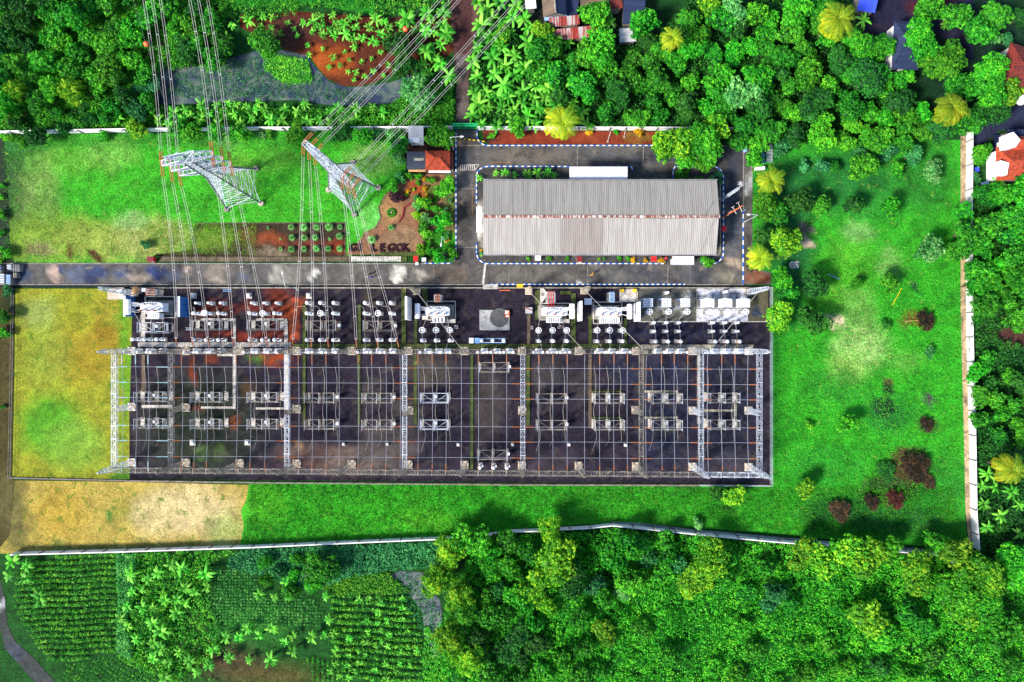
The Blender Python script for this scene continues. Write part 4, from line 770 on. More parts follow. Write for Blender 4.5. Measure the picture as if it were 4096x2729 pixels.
for nm,xs,y2,y3,k2 in (('below the second white transformer from the left',[1697,1751,1805],1322,1362,'wheel'),('below the white transformer with red cables',[2152,2207,2262],1323,1364,'wheel'),('below the rightmost white transformer',[2381,2430,2480],1323,1365,'wheel')):
    row(k2,[(x,y2) for x in xs],'surge_arrester','ring-topped arrester','surge arrester','upper row '+nm,'ring-topped arresters '+nm)
    row('ct',[(x,y3) for x in xs],'current_transformer','round-headed current post','current transformer','row two '+nm,'current posts '+nm)
for nm,xs in (('below the dark mottled slab',[2608,2657,2706]),('below the pale stained slab',[2840,2888,2936])):
    row('small',[(x,1292) for x in xs],'post_insulator','short post insulator','post insulator','upper row '+nm,'short posts upper row '+nm)
    row('small',[(x,1326) for x in xs],'post_insulator','short post insulator on rails','post insulator','middle row '+nm,'short posts middle row '+nm)
    row('ct',[(x,1366) for x in xs],'current_transformer','round-headed current post','current transformer','row two '+nm,'current posts '+nm)
row('wheel',[(2585,1250),(2660,1250),(2732,1250)],'reactor_bushing','round-topped bushing','bushing','on the dark mottled slab','bushings on the dark mottled slab')
row('wheel',[(2820,1250),(2890,1250),(2962,1250)],'reactor_bushing','round-topped bushing','bushing','on the pale stained slab','bushings on the pale stained slab')
put('small',2660,1174,'post_insulator','lone small white-topped post above the dark slab units','post insulator'); put('small',2890,1170,'post_insulator','lone small white-topped post above the pale slab units','post insulator')
# circuit breakers beneath the top beam
def mk_breaker():
    t=thing('circuit_breaker','','x'); m=MB(); m.box(0,0,.1,1.5,.8,.2); m.build('footing',M['conc'],t)
    m=MB(); m.box(0,0,1.3,.5,.5,2.2); m.box(.2,.45,1.2,1.3,.5,1.2); m.build('control_cabinet',M['tank'],t)
    m=MB(); insul(m,(-.6,0,2.4),(-1.0,0,3.9),.18,.18); m.build('insulator',M['grey'],t); m=MB(); insul(m,(.5,0,2.4),(.9,0,3.9),.18,.18); m.build('insulator',M['grey'],t)
    m=MB(); m.lathe((-1.0,0,3.9),[(.1,0),(.28,.08),(.28,.35),(.1,.42)],12); m.build('head',M['tank'],t); m=MB(); m.lathe((.9,0,3.9),[(.1,0),(.28,.08),(.28,.35),(.1,.42)],12); m.build('head',M['tank'],t)
    m=MB(); m.beam((-.7,0,2.4),(.6,0,2.4),.3); m.build('cross_arm',M['steel'],t); return t
MK['brk']=mk_breaker
for bi,xs in enumerate(([560,612,664],[795,845,895],[1025,1076,1120],[1240,1292,1345],[1468,1520,1573],[1710,1755,1790],[1935,1985,2035],[2150,2205,2255],[2392,2440,2490],[2622,2668,2712],[2845,2895,2945])):
    for i,x in enumerate(xs): put('brk',x,1408,'circuit_breaker',f'{PH[i]} white circuit breaker under the top gantry beam, {ORD[bi]} bay from left','circuit breaker','circuit breakers under the top beam')
# disconnectors: frames with three insulator posts
def mk_disc(style):
    t=thing('disconnector','','x'); Wd={'a':6.0,'b':6.0,'w':5.6}[style]; D=2.0; mt={'a':'steel2','b':'steel2','w':'steel'}[style]
    for i in range(3):
        x=(i-1)*Wd/2.05
        m=MB(); m.box(x,0,.12,.5 if style!='b' else .8,1.9,.24); m.build('footing',M['conc' if style!='b' else 'slabw'],t)
        m=MB()
        for y in(-.8,.8): m.beam((x,y,.2),(x,y,2.2),.14)
        m.beam((x,-1,2.2),(x,1,2.2),.12); m.beam((x-.25,-1,2.25),(x-.25,1,2.25),.1); m.build('frame',M[mt],t)
        for y in(-.85,.85): m=MB(); insul(m,(x,y,2.3),(x,y,3.5),.13,.15); m.build('insulator',M['ins' if style=='a' else 'grey'],t)
        m=MB(); m.tube([(x,-1.1,3.55),(x,1.1,3.55)],.045,6); m.build('blade',M['steel'],t)
    m=MB()
    for y in(-.9,.9): m.beam((-Wd/2,y,2.2),(Wd/2,y,2.2),.12); 
    for i in range(2):
        x=(i-1)*Wd/2.05; s=1 if i else -1; m.beam((x,-.9*s,2.2),(x+Wd/2.05,.9*s,2.2),.08)
    m.beam((-Wd/2,-1.15,1.4),(Wd/2,-1.15,1.4),.07); m.build('rail',M[mt],t)
    m=MB(); m.box(.1 if style!='a' else Wd/2+.1,0.2 if style!='a' else 0,1.2 if style!='a' else 1.0,.55,.6,.8); m.build('motor_box',M['white'],t)
    return t
for k in 'abw': MK['d'+k]=(lambda k=k:mk_disc(k))
DL=[('b',630,1583,'first'),('b',850,1585,'second'),('b',1072,1585,'third'),('a',1295,1587,'fourth'),('a',1520,1588,'fifth'),('w',1745,1588,'sixth'),('a',2205,1590,'eighth'),('b',2430,1590,'ninth'),('b',2656,1590,'tenth'),('b',2880,1588,'eleventh')]
for k,x,y,o in DL: put('d'+k,x,y,'disconnector',f'three-phase disconnector frame in the upper of two middle rows, {o} bay from the left','disconnector','disconnectors of the upper middle row')
for k,x,y,o in DL: put('d'+k,x,y+105,'disconnector',f'three-phase disconnector frame in the lower of two middle rows, {o} bay from the left','disconnector','disconnectors of the lower middle row')
for x,y,l in ((1978,1467,'lone disconnector frame just under the top gantry beam, seventh bay'),(1973,1812,'lone disconnector frame just above the bottom gantry beam, seventh bay')): put('da',x,y,'disconnector',l,'disconnector','lone disconnectors of the seventh bay')
row('ct',[(1922,1858),(1975,1859),(2028,1859)],'current_transformer','white current post','current transformer','near the bottom beam under the seventh bay','white posts under the seventh bay')
for x,y,o,k in ((850,1300,'second','b'),(1072,1300,'third','b'),(1302,1303,'fourth','a'),(1525,1304,'fifth','a')): put('d'+k,x,y,'disconnector',f'line disconnector frame between the instrument posts, {o} bay from the left','disconnector','line disconnectors near the road')
t=put('dw',640,1310,'disconnector','pale disconnector on three small pads right under the blue-walled transformer','disconnector')
# disconnector rail at 1975,1363
t=thing('earthing_switch','blue steel rail with three white-headed posts and two cabinets above the green trench','earthing switch',P(1972,1363)); m=MB(); 
for y in(-.4,.4): m.beam((-3.2,y,2.2),(2.6,y,2.2),.14)
for x in(-2.2,0,2.2): m.beam((x,-.4,0),(x,-.4,2.2),.12); m.beam((x,.4,0),(x,.4,2.2),.12)
m.build('frame',M['lblue'],t)
for x in(-2.2,0,2.2): m=MB(); insul(m,(x,0,2.3),(x,0,3.4),.18); m.lathe((x,0,3.4),[(.1,0),(.36,.08),(.36,.3),(.1,.4)],12); m.build('insulator',M['tank'],t)
m=MB(); m.box(-3.2,0,.6,1.,1.1,1.1); m.build('cabinet',M['lblue'],t); m=MB(); m.box(-4.4,0,.5,.9,1.1,1.); m.build('cabinet',M['white'],t)
# truss arms between the three units (T1)
# reactors / capacitor banks
def reactor(px,py,label,group,style):
    t=thing('capacitor_bank',label,'capacitor bank',P(px,py),0,group); m=MB(); m.box(0,-.1,.15,2.9,2.0,.3); m.build('footing',M['conc'],t)
    m=MB()
    for x in(-.9,.9):
        for y in(-.7,.7): m.beam((x,y,.2),(x,y,2.6),.12)
    m.beam((-1.4,.8,1.6),(1.4,.8,1.6),.07); m.beam((-1.4,-.8,1.6),(1.4,-.8,1.6),.07); m.build('frame',M['lblue'],t)
    n=5
    for i in range(n):
        y=-.72+1.44*i/(n-1); m=MB(); L=1.15 if style else 1.0
        if style: m.beam((-L*1.15,y-.12,2.7),(0,y+.06,2.8),.24,.5); m.beam((0,y+.06,2.8),(L*1.15,y-.1,2.7),.24,.5)
        else: m.lathe((-L,y,2.75),[(.05,0),(.14,.1),(.15,2*L-.1),(.05,2*L)],10,(1,0,0))
        m.build('capacitor_can',M['tank'],t)
    m=MB(); m.beam((0,-.95,2.95),(0,.95,2.95),.1); m.beam((-.5,-.95,2.95),(-.5,.95,2.95),.06); m.beam((.5,-.95,2.95),(.5,.95,2.95),.06); m.build('clamp',M['steel'],t)
for i,x in enumerate((2582,2654,2728)): reactor(x,1214,f'white banded capacitor bank on the dark mottled slab, {PH[i]} of three','capacitor banks on the dark slab',0)
for i,x in enumerate((2814,2884,2954)): reactor(x,1215,f'white ribbed capacitor bank with splayed blades on the pale stained slab, {PH[i]} of three','capacitor banks on the pale slab',1)
# transformers
def transformer(label,cx,cy,L,Wd,cons,side,px0,py0,px1,py1,pad=None,ncool=8,red=False,z0=.4):
    """cx,cy footprint centre (ground px)"""
    o=P(cx,cy); t=thing('power_transformer',label,'transformer',o); m=MB(); m.box(0,0,z0+1.35,L-.3,Wd-.3,2.3)
    m.prism([(x,y) for x,y in [(-L/2+Wd/2+math.cos(R(a))*Wd/2,math.sin(R(a))*Wd/2) for a in range(90,271,30)]+[(L/2-Wd/2+math.cos(R(a))*Wd/2,math.sin(R(a))*Wd/2) for a in range(-90,91,30)]],z0+2.5,z0+2.75); m.build('tank',M['tank'],t)
    m=MB(); m.beam((-L/2+.6,0,z0+2.85),(L/2-.6,0,z0+2.85),.12); m.tube([(-L*.3,.3,z0+2.8),(-L*.1,.5,z0+3.0),(L*.1,.25,z0+3.0),(L*.3,.35,z0+2.8)],.07); m.tube([(-L*.4,-.35,z0+3.),(L*.35,-.4,z0+3.)],.05); m.build('pipework',M['white'],t)
    for i in range(3):
        x=(i-1)*L*.3; m=MB(); m.lathe((x,-Wd*.3,z0+2.75),[(.3,0),(.3,.5)],12); q=m.build('turret',M['tank'],t); m=MB(); insul(m,(x,-Wd*.3,z0+3.2),(x,-Wd*.42,z0+4.7),.16,.15); m.build('bushing',M['ins' if i!=1 or not red else 'red'],t)
    for i in range(5): m=MB(); x=-L*.25+i*L*.12; insul(m,(x,Wd*.3,z0+2.75),(x,Wd*.34,z0+3.5),.11,.12); m.build('bushing',M['steeld'],t)
    # conservator
    s=side; cxx=s*(L/2+cons); m=MB(); m.lathe((cxx,-1.55,z0+3.6),[(.1,0),(.48,.08),(.52,.2),(.52,2.9),(.48,3.02),(.1,3.1)],18,(0,1,0)); m.build('conservator',M['tank'],t)
    m=MB()
    for y in(-.9,.9): m.beam((cxx,y,0),(cxx,y,z0+3.2),.14); m.beam((cxx,y,z0+3.0),(s*(L/2-.4),y*.5,z0+2.7),.1)
    for i in range(4): m.tube([(cxx,1.-i*.25,z0+3.6),(s*(L/2),.8-i*.2,z0+3.3),(s*(L*.28),.6-i*.1,z0+2.9)],.05)
    m.beam((cxx,-.9,z0+2.2),(cxx,.9,0.3),.08); m.build('conservator_frame',M['white'],t)
    # radiator bank to the south
    rl=L*.55 if ncool<9 else L*.8; m=MB()
    for i in range(ncool): x=-rl/2+rl*(i+.5)/ncool+(.2 if not red else -.2); m.box(x,-Wd/2-.75,z0+1.4,rl/ncool*.45,1.15,2.0)
    m.build('radiator_fins',M['tank'],t); m=MB(); m.tube([(-rl/2,-Wd/2-.2,z0+2.3),(rl/2,-Wd/2-.2,z0+2.3)],.1); m.tube([(-rl/2,-Wd/2-1.28,z0+2.45),(rl/2,-Wd/2-1.28,z0+2.45)],.07); m.build('header_pipe',M['white'],t)
    # pit
    a=P(px0,py0)-o;b=P(px1,py1)-o; m=MB(); x0,x1=a.x,b.x; y1,y0=a.y,b.y
    for (p,q) in (((x0,y0),(x1,y0)),((x1,y0),(x1,y1)),((x1,y1),(x0,y1)),((x0,y1),(x0,y0))): m.beam((p[0],p[1],.22),(q[0],q[1],.22),.16,.4)
    m.build('pit_kerb',M['slabw'],t); m=MB(); m.box((x0+x1)/2,(y0+y1)/2,.045,x1-x0-.2,y1-y0-.2,.05); m.build('pit_floor',M['blk'],t)
    m=MB(); m.box(.35 if side<0 else -.3,0,.2,L+.6,Wd+1.0,.3); m.build('plinth',M['conc'],t)
    return t
transformer('white transformer with finned radiator between the two blue walls',638,1232,4.6,2.0,1.9,-1,584,1187,706,1271,ncool=6)
transformer('white transformer with square pit, left of the big empty concrete pad',1756,1248,5.0,1.9,1.35,-1,1709,1206,1822,1280,ncool=4)
transformer('white transformer fed by bright red cables',2214,1249,5.3,1.8,.8,1,2160,1214,2278,1280,ncool=8,red=True)
transformer('rightmost white transformer with the longest finned radiator',2428,1250,5.1,1.9,1.4,1,2373,1209,2486,1295,ncool=11)
def firewall(label,px,y0,y1,h,mat,th=.35):
    a=P(px,y0);b=P(px,y1); t=thing('fire_wall',label,'fire wall',(a.x,(a.y+b.y)/2,0)); L=a.y-b.y; m=MB(); m.box(0,0,h/2,th,L,h); m.build('panel',M[mat],t)
    m=MB(); m.box(0,0,h+.05,th+.08,L+.06,.1); m.build('coping',M['white' if mat!='blue' else 'steel'],t); m=MB()
    for i in range(6): m.box((-1 if px<2048 else 1)*(th/2+.06),-L/2+L*(i+.5)/6,h/2,.12,.14,h); 
    m.build('stiffener',M['steel2' if mat!='blue' else 'white'],t)
firewall('blue sheet fire wall on the left of the leftmost transformer',538,1188,1268,3.6,'blue'); firewall('blue sheet fire wall on the right of the leftmost transformer',753,1191,1270,3.9,'blue')
firewall('tall white fire wall, the one furthest left of the white ones',1644,1194,1283,6.5,'tank'); firewall('slim white fire wall between the red-cabled and rightmost transformers',2312,1212,1287,6.5,'tank'); firewall('broad white fire wall right of the rightmost transformer',2537,1214,1288,5.6,'tank')
# LV cable risers
def riser(label,px,py,mat,n=4,w=1.5,d=1.6,h=2.6,frame='steel'):
    t=thing('cable_riser',label,'cable rack',P(px,py)); m=MB()
    for x in(-w/2,w/2):
        for y in(-d/2,d/2): m.beam((x,y,0),(x,y,h),.12)
    for x in(-w/2,w/2): m.beam((x,-d/2,h),(x,d/2,h),.12)
    for y in(-d/2,0,d/2): m.beam((-w/2,y,h),(w/2,y,h),.12)
    m.build('frame',M[frame],t)
    for i in range(n):
        x=-w/2+w*(i+.5)/n; m=MB(); m.tube([(x,d/2+.2,h+.3),(x,0,h+.5),(x,-d/2,h+.45),(x,-d/2-(1.2 if mat=='red' else .3),h+.5)],.07); m.build('cable',M[mat],t)
    m=MB(); m.box(0,0,.1,w+.5,d+.4,.2); m.build('footing',M['conc'],t)
riser('red cable riser rack above the red-cabled transformer','red' and 2201,1192,'red',3,1.6,2.0)
riser('small white cable riser rack above the second transformer',1756,1196,'ins',4,1.3,1.2); riser('white cable riser rack above the rightmost transformer',2440,1192,'lblue',3,1.0,1.7); riser('cable termination rack with brown insulators above the leftmost transformer',632,1172,'ins',6,2.0,1.0)
simple('equipment_pad','white mottled concrete pad at the yard corner beside the ochre field','pad',477,1175,[('slab','pad',lambda m:m.box(-.5,0,.2,3.4,2.4,.3)),('cabinet','white',lambda m:(m.box(1.0,.3,.9,.9,.9,1.2),m.box(1.0,-.8,.6,.6,.5,.6)))])
simple('control_kiosk','peach hexagonal kiosk by the leftmost lattice mast','kiosk',560,1164,[('cabinet','pad',lambda m:m.lathe((0,0,0),[(.7,0),(.7,1.7)],6)),('roof','tan',lambda m:m.lathe((0,0,1.7),[(.85,0),(.1,.4)],6))])
simple('marshalling_box','white marshalling box between the kiosk and the cable rack','box',590,1162,[('cabinet','white',lambda m:m.box(0,0,.8,.8,.7,1.6)),('door','grey',lambda m:m.box(0,-.36,.8,.6,.04,1.3))])
# masts of small kind on the road edge
def smallmast(label,px,py,h,mt):
    t=thing('lightning_mast',label,'mast',P(px,py)); m=MB(); m.box(0,0,.15,1.5,1.4,.3); m.build('footing',M['pad'],t); m=MB(); lat(m,(0,0,.3),(0,0,h),1.1,.5,9,.07); m.build('lattice',M[mt],t); return t
smallmast('blue-grey lattice mast leaning over the leftmost transformer',540,1172,12.,'steel'); smallmast('lattice mast on a pad beside the tall white fire wall',1668,1166,8.,'slabc'); smallmast('lattice mast with orange rungs beside the yellow plate',2115,1166,9,'pad'); smallmast('lattice mast on a pale pad between the two right-hand transformers',2336,1164,8.5,'slabc'); smallmast('pale lattice mast at the north-east corner of the yard',2990,1169,11,'steel')
# concrete pads and boxes
t=thing('foundation_pad','large empty grey concrete pad with a dark round stain','concrete pad',P(1978,1281)); m=MB(); w=m2(120);d=m2(81); m.box(0,0,.1,w,d,.2); m.build('slab',mottled('pad_grey',[(.3,(.20,.20,.20)),(.7,(.42,.42,.43))],1.2,6,.9,0,.3,wear=(1.6,.58,.66,(.10,.10,.10))),t)
m=MB(); m.lathe((1.0,.5,.2),[(1.95,0),(1.95,.006)],40); m.build('dark_stain',mottled('stain',[(.3,(.035,.04,.05)),(.7,(.11,.11,.11))],.9,5,.9,0,.2),t)
simple('red_white_box','upper orange and white crate on the large concrete pad','crate',2029,1250,[('box','org',lambda m:m.box(0,0,.5,.9,.7,.6)),('lid','white',lambda m:m.box(-.1,0,.84,.6,.6,.06))]); simple('red_white_box','lower orange and white crate on the large concrete pad','crate',2030,1264,[('box','org',lambda m:m.box(0,0,.5,.8,.6,.6)),('lid','white',lambda m:m.box(0,-.1,.84,.5,.3,.06))])
simple('control_box','grey box with a red handle left of the red-cabled transformer','control box',2115,1243,[('cabinet','grey',lambda m:m.box(0,0,.7,1.4,1.2,1.3)),('handle','org',lambda m:m.beam((-.7,.4,1.5),(.5,-.1,1.5),.14))]); simple('control_box','pale blue box left of the rightmost transformer, by the slim fire wall','control box',2350,1208,[('cabinet','lblue',lambda m:m.box(0,0,.7,1.4,1.2,1.3)),('roof','white',lambda m:m.box(0,0,1.4,1.5,1.3,.08))])
simple('valve_cover','pale tapered concrete cover beside the red cable rack','cover',2168,1183,[('slab','slabw',lambda m:m.prism([(-.4,1.5),(.3,1.5),(.9,.7),(.9,-.2),(0,-1.4),(-.4,-1.4)],.05,.45)),('lid','conc',lambda m:m.box(0.1,.2,.5,.6,.6,.06))])
simple('transformer_base','white weathered slab with a yellow box at each top corner','slab',2511,1183,[('slab','slabw',lambda m:m.box(0,0,.15,3.4,2.6,.25)),('cabinet','yel',lambda m:(m.box(-1.3,1.0,.5,.7,.6,.7),m.box(1.3,1.0,.5,.7,.6,.7)))])
simple('oil_box','cream box below the left corner of the second transformer pit','box',1703,1272,[('cabinet','slabc',lambda m:m.box(0,0,.5,1.1,.7,.9)),('lid','slabw',lambda m:m.box(0,0,.98,1.2,.8,.06))]); simple('oil_box','weathered long cabinet below the second transformer pit','box',1801,1285,[('cabinet','slabc',lambda m:m.box(0,0,.5,2.2,.7,.9)),('lid','slabw',lambda m:m.box(0,0,.98,2.3,.8,.06))]); simple('oil_box','weathered long cabinet below the red-cabled transformer pit','box',2254,1285,[('cabinet','slabc',lambda m:m.box(0,0,.5,2.2,.7,.9)),('lid','slabw',lambda m:m.box(0,0,.98,2.3,.8,.06))])
simple('drain_cover','small square grey pit cover below the second transformer','cover',1786,1308,[('slab','slabw',lambda m:m.box(0,0,.1,.6,.6,.2)),('grid','steeld',lambda m:m.box(0,0,.22,.35,.35,.04))]); simple('drain_cover','small pale box with a dial right of the ring-topped arresters','cover',1825,1309,[('slab','slabw',lambda m:m.box(0,0,.25,.75,.75,.5)),('dial','steeld',lambda m:m.lathe((0,0,.5),[(.2,0),(.2,.06)],12))]); simple('drain_cover','small square pit cover left of the ring-topped arresters by the brown trench','cover',2126,1311,[('slab','slabw',lambda m:m.box(0,0,.1,.55,.65,.2)),('grid','steeld',lambda m:m.box(0,0,.22,.3,.35,.04))]); simple('drain_cover','small pale pit cover below the red-cabled transformer','cover',2235,1309,[('slab','slabw',lambda m:m.box(0,0,.1,.6,.6,.2)),('grid','steeld',lambda m:m.box(0,0,.22,.35,.35,.04))])
simple('ladder','pale blue ladder lying on the gravel just below the road','ladder',910,1162,[('rungs','lblue',lambda m:[m.box(-.7+i*.35,0,.1,.06,.4,.05) for i in range(5)]),('stiles','lblue',lambda m:[m.box(0,s*.2,.1,1.8,.07,.07) for s in(-1,1)])]); simple('ladder','dark ladder lying beside the second bay of insulator posts','ladder',757,1316,[('rungs','steel',lambda m:[m.box(-.5+i*.28,0,.1,.06,.4,.05) for i in range(5)]),('stiles','steel',lambda m:[m.box(0,s*.22,.1,1.5,.07,.07) for s in(-1,1)])])
simple('steel_pipe','orange rusty pipe lying under the drain','pipe',2019,1162,[('pipe','org',lambda m:m.tube([(-1.1,0,.15),(1.1,0,.15)],.08)),('flange','steel2',lambda m:m.lathe((1.05,0,.15),[(.13,0),(.13,.08)],10,(1,0,0)))])
for x,y,o,q in ((777,1184,'first','top'),(998,1184,'second','top'),(1237,1184,'third','top'),(773,1770,'first','lower yard'),(992,1770,'second','lower yard'),(1376,1776,'third','lower yard'),(1550,1776,'fourth','lower yard'),(1833,1778,'fifth','lower yard'),(2050,1778,'sixth','lower yard'),(2275,1778,'seventh','lower yard'),(2501,1780,'eighth','lower yard')):
    big=x<1240 and (y<1300 or x<1000)
    simple('light_plinth',f'square white plinth on the gravel, {o} from the left in the {q} row','plinth',x,y,[('slab','slabw',(lambda m:m.box(0,0,.15,1.15,1.15,.3)) if big else (lambda m:m.box(0,0,.2,.6,.65,.4))),('lamp','white',(lambda m:m.box(0,0,.55,.55,.55,.5)) if big else (lambda m:m.box(.05,.05,.6,.4,.4,.4)))],group=f'white plinths of the {q} row')
# drop wires
def wires(label,paths,group=None,mat='wirep',r=.024,name='jumper_wire'):
    pts0=P(*paths[0][0]); t=thing(name,label,'wire',pts0,0,group)
    for pa in paths:
        pp=[P(*p)-pts0 for p in pa]; out=[]
        for a,b in zip(pp,pp[1:]): out+= [a.lerp(b,i/4) for i in range(4)]
        out.append(pp[-1]); # smooth
        for _ in range(2): out=[out[0]]+[(out[i-1]+out[i]*2+out[i+1])/4 for i in range(1,len(out)-1)]+[out[-1]]
        m=MB(); m.tube(out,r,5); m.build('strand',M[mat],t)
def tri(fn,name,where):
    for i in range(3): wires(f'{name}, {PH[i]} of three, {where}',fn(i),f'{name}s {where}')
tri(lambda i:[[(563+i*44,1262,4.5),(556+i*46,1305,3.6),(561+i*47,1330,3.8),(560+i*48,1356,4.)],[(560+i*48,1357,4.),(563+i*48,1380,4.5),(545+i*60+6,1404,8)]],'drooping wire','below the blue-walled transformer')
for bi,x0 in enumerate((783,1003)):
    tri(lambda i:[[(x0+i*46-8,1228,6.5),(x0+i*46,1252,4.2),(x0+i*46,1285,3.6)],[(x0+i*46-11,1230,6.5),(x0+i*46-3,1256,4.0),(x0+i*46-4,1286,3.6)],[(x0+i*47,1322,3.6),(x0+i*47,1358,4),(x0+6+i*47,1385,5),(x0+i*47,1406,6)]],'thin pair of wires',f'in bay {ORD[bi+1]} from the left')
for bi,x0,dx in ((3,1230,51),(4,1459,53)):
    tri(lambda i:[[(x0-10+i*dx-(30 if i==0 else 30),1227,7.5),(x0-10+i*dx,1225,7.2),(x0-3+i*dx,1238,5.),(x0+i*dx,1256,4.2),(x0+1+i*dx,1290,3.7),(x0+i*dx,1320,3.7),(x0+1+i*dx,1360,4.2),(x0+2+i*dx,1400,5)]],'long white wire',f'in bay {ORD[bi]} from the left')
for nm,x0,dx,xt in (('below the second white transformer from the left',1689,54,1708),('below the red-cabled transformer',2152,54,2160),('below the rightmost transformer',2389,50,2394)):
    tri(lambda i:[[(xt+i*40,1266,4.8),(x0+i*dx,1318,4.0),(x0+i*dx+1,1362,4.2),(x0+i*dx+(16 if i==0 else -12 if i==2 else 1),1385,5),(x0+14-i*12+i*dx,1404,6)]],'bent wire',nm)
for nm,xb,x0 in (('below the dark mottled slab',(2594,2668,2740),2622),('right part below the pale stained slab',(2850,2899,2985),2849)):
    tri(lambda i:[[(xb[i],1252,4.2),(x0-8+i*49,1280,3),(x0+i*49,1325,3),(x0+2+i*49,1366,4.),(x0+6+i*49,1405,6)]],'curving white wire',nm)
rd=random.Random(5)
for bi,(k,x,y,o) in enumerate(DL):
    cur=[[(x-50+i*50-4,1467,6.4),(x-46+i*50,1520,4.6),(x-48+i*50,1578,3.7)] for i in range(3)]+[[(x-48+i*50,1598,3.7),(x-58+i*52,1642,5.),(x-50+i*50,1685,3.7)] for i in range(3)]+[[(x-48+i*50,1704,3.7),(x-42+i*50,1750+10*i,4.6),(x-60+i*52,1765+20*(2-i),6.3)] for i in range(3)]
    for q,nm in enumerate(('above the upper disconnector','between the two disconnectors','below the lower disconnector')): wires(f'three slack drop wires {nm}, {o} bay from the left',cur[q*3:q*3+3],'slack drop wires between disconnectors','wirep',.022)
for a,b,l in (((1668,1170,7.5),(1852,1404,9),'long diagonal stay wire over the second transformer'),((2117,1166,8.5),(2336,1404,9),'long diagonal stay wire over the red-cabled transformer'),((2340,1162,8),(2580,1404,9),'long diagonal stay wire over the rightmost transformer'),((3045,1153,10.8),(2836,1410,9),'diagonal stay wire crossing the pale slab'),((502,1190,9),(565,1300,4),'thin stay wire over the left blue wall')): wires(l,[[a,b]],'diagonal stay wires','wirep',.03,'stay_wire')
# ---------------- transmission towers ----------------
def tower(label,feet,arms,zs,hw,name='transmission_tower',ztop=26.5,waist=.95):
    F=[P(*f) for f in feet]; c=sum(F,Vector())/4; t=thing(name,label,'pylon',c); F=[f-c for f in F]
    ad=Vector(arms).normalized(); bd=Vector((-ad.y,ad.x,0))
    top=[ad*sx*waist+bd*sy*waist for sx,sy in((-1,-1),(1,-1),(1,1),(-1,1))]
    # match corners
    top=[min(top,key=lambda q:(q.normalized()-f.normalized()).length) for f in F]
    zw=14.5
    def corner(k,z):
        if z<=zw: f=z/zw; return F[k]*(1-f)+top[k]*f+Vector((0,0,z))
        f=(z-zw)/(ztop-zw); return top[k]*(1-.35*f)+Vector((0,0,z))
    lv=[.4,3.6,6.4,8.8,10.9,12.8,14.5]+[14.5+(ztop-3-14.5)*i/7 for i in range(1,8)]
    m=MB(); d=MB()
    for k in range(4): m.beam(corner(k,0),corner(k,zw),.26); m.beam(corner(k,zw),corner(k,ztop-3),.2)
    m.build('leg_member',M['steeld'],t)
    for i in range(len(lv)-1):
        for k in range(4):
            k2=(k+1)%4; a=corner(k,lv[i]);b=corner(k2,lv[i]);a1=corner(k,lv[i+1]);b1=corner(k2,lv[i+1])
            d.beam(a,b1,.085);d.beam(b,a1,.085);d.beam(a1,b1,.085)
            if i<4:
                for f in (.33,.66): d.beam(a.lerp(a1,f),b.lerp(b1,f),.05)
    d.build('bracing',M['steel'],t)
    for k in range(4): f=MB(); f.lathe(F[k],[(.62,0),(.55,.5)],8); f.build('footing',M['pad' if k%2 else 'conc'],t)
    for z,L in list(zip(zs,hw)):
        for s in(-1,1):
            m=MB(); tip=ad*s*L+Vector((0,0,z)); cs=[corner(k,z) for k in range(4)]; cs=sorted(cs,key=lambda q:-q.dot(ad)*s)[:2]; cu=[q+Vector((0,0,1.6)) for q in cs]
            tips=[tip+bd*.42,tip-bd*.42]; cs.sort(key=lambda q:-q.dot(bd)); cu.sort(key=lambda q:-q.dot(bd))
            for j in range(2): m.beam(cs[j],tips[j],.15); m.beam(cu[j],tips[j]+Vector((0,0,.1)),.15)
            m.beam(tips[0],tips[1],.15)
            n=4
            for i in range(n):
                f0,f1=i/n,(i+1)/n
                m.beam(cs[0].lerp(tips[0],f0),cs[1].lerp(tips[1],f1),.10); m.beam(cs[1].lerp(tips[1],f0),cs[0].lerp(tips[0],f1),.10)
                for j in range(2): m.beam(cs[j].lerp(tips[j],f0),cu[j].lerp(tips[j],f1),.10); m.beam(cu[j].lerp(tips[j],f1),cs[j].lerp(tips[j],f1),.10)
                m.beam(cu[0].lerp(tips[0],f1),cu[1].lerp(tips[1],f1),.10)
            m.build('cross_arm',M['steel'],t)
    m=MB()
    for s in(-1,1):
        tp=ad*s*2.6+Vector((0,0,ztop))
        for k in range(4): m.beam(corner(k,ztop-3),tp,.12)
    m.beam(ad*-2.6+Vector((0,0,ztop)),ad*2.6+Vector((0,0,ztop)),.12); m.build('earth_peak',M['steel'],t)
    return c,ad,bd
ZA=[16.8,20.0,23.5]; ZB_=[15.8,19.4,22.8]
cA,aA,bA=tower('left tall lattice pylon standing on the lawn with three pairs of arms',[(908,839),(1046,815),(1026,676),(888,700)],(1,.2,0),ZA,[4.7,4.6,4.4])
cB,aB,bB=tower('right lattice pylon turned diagonally on the lawn near the garden',[(1418,859),(1514,752),(1411,652),(1315,761)],(1,-.9,0),ZB_,[4.6,4.5,4.4],ztop=25.6)
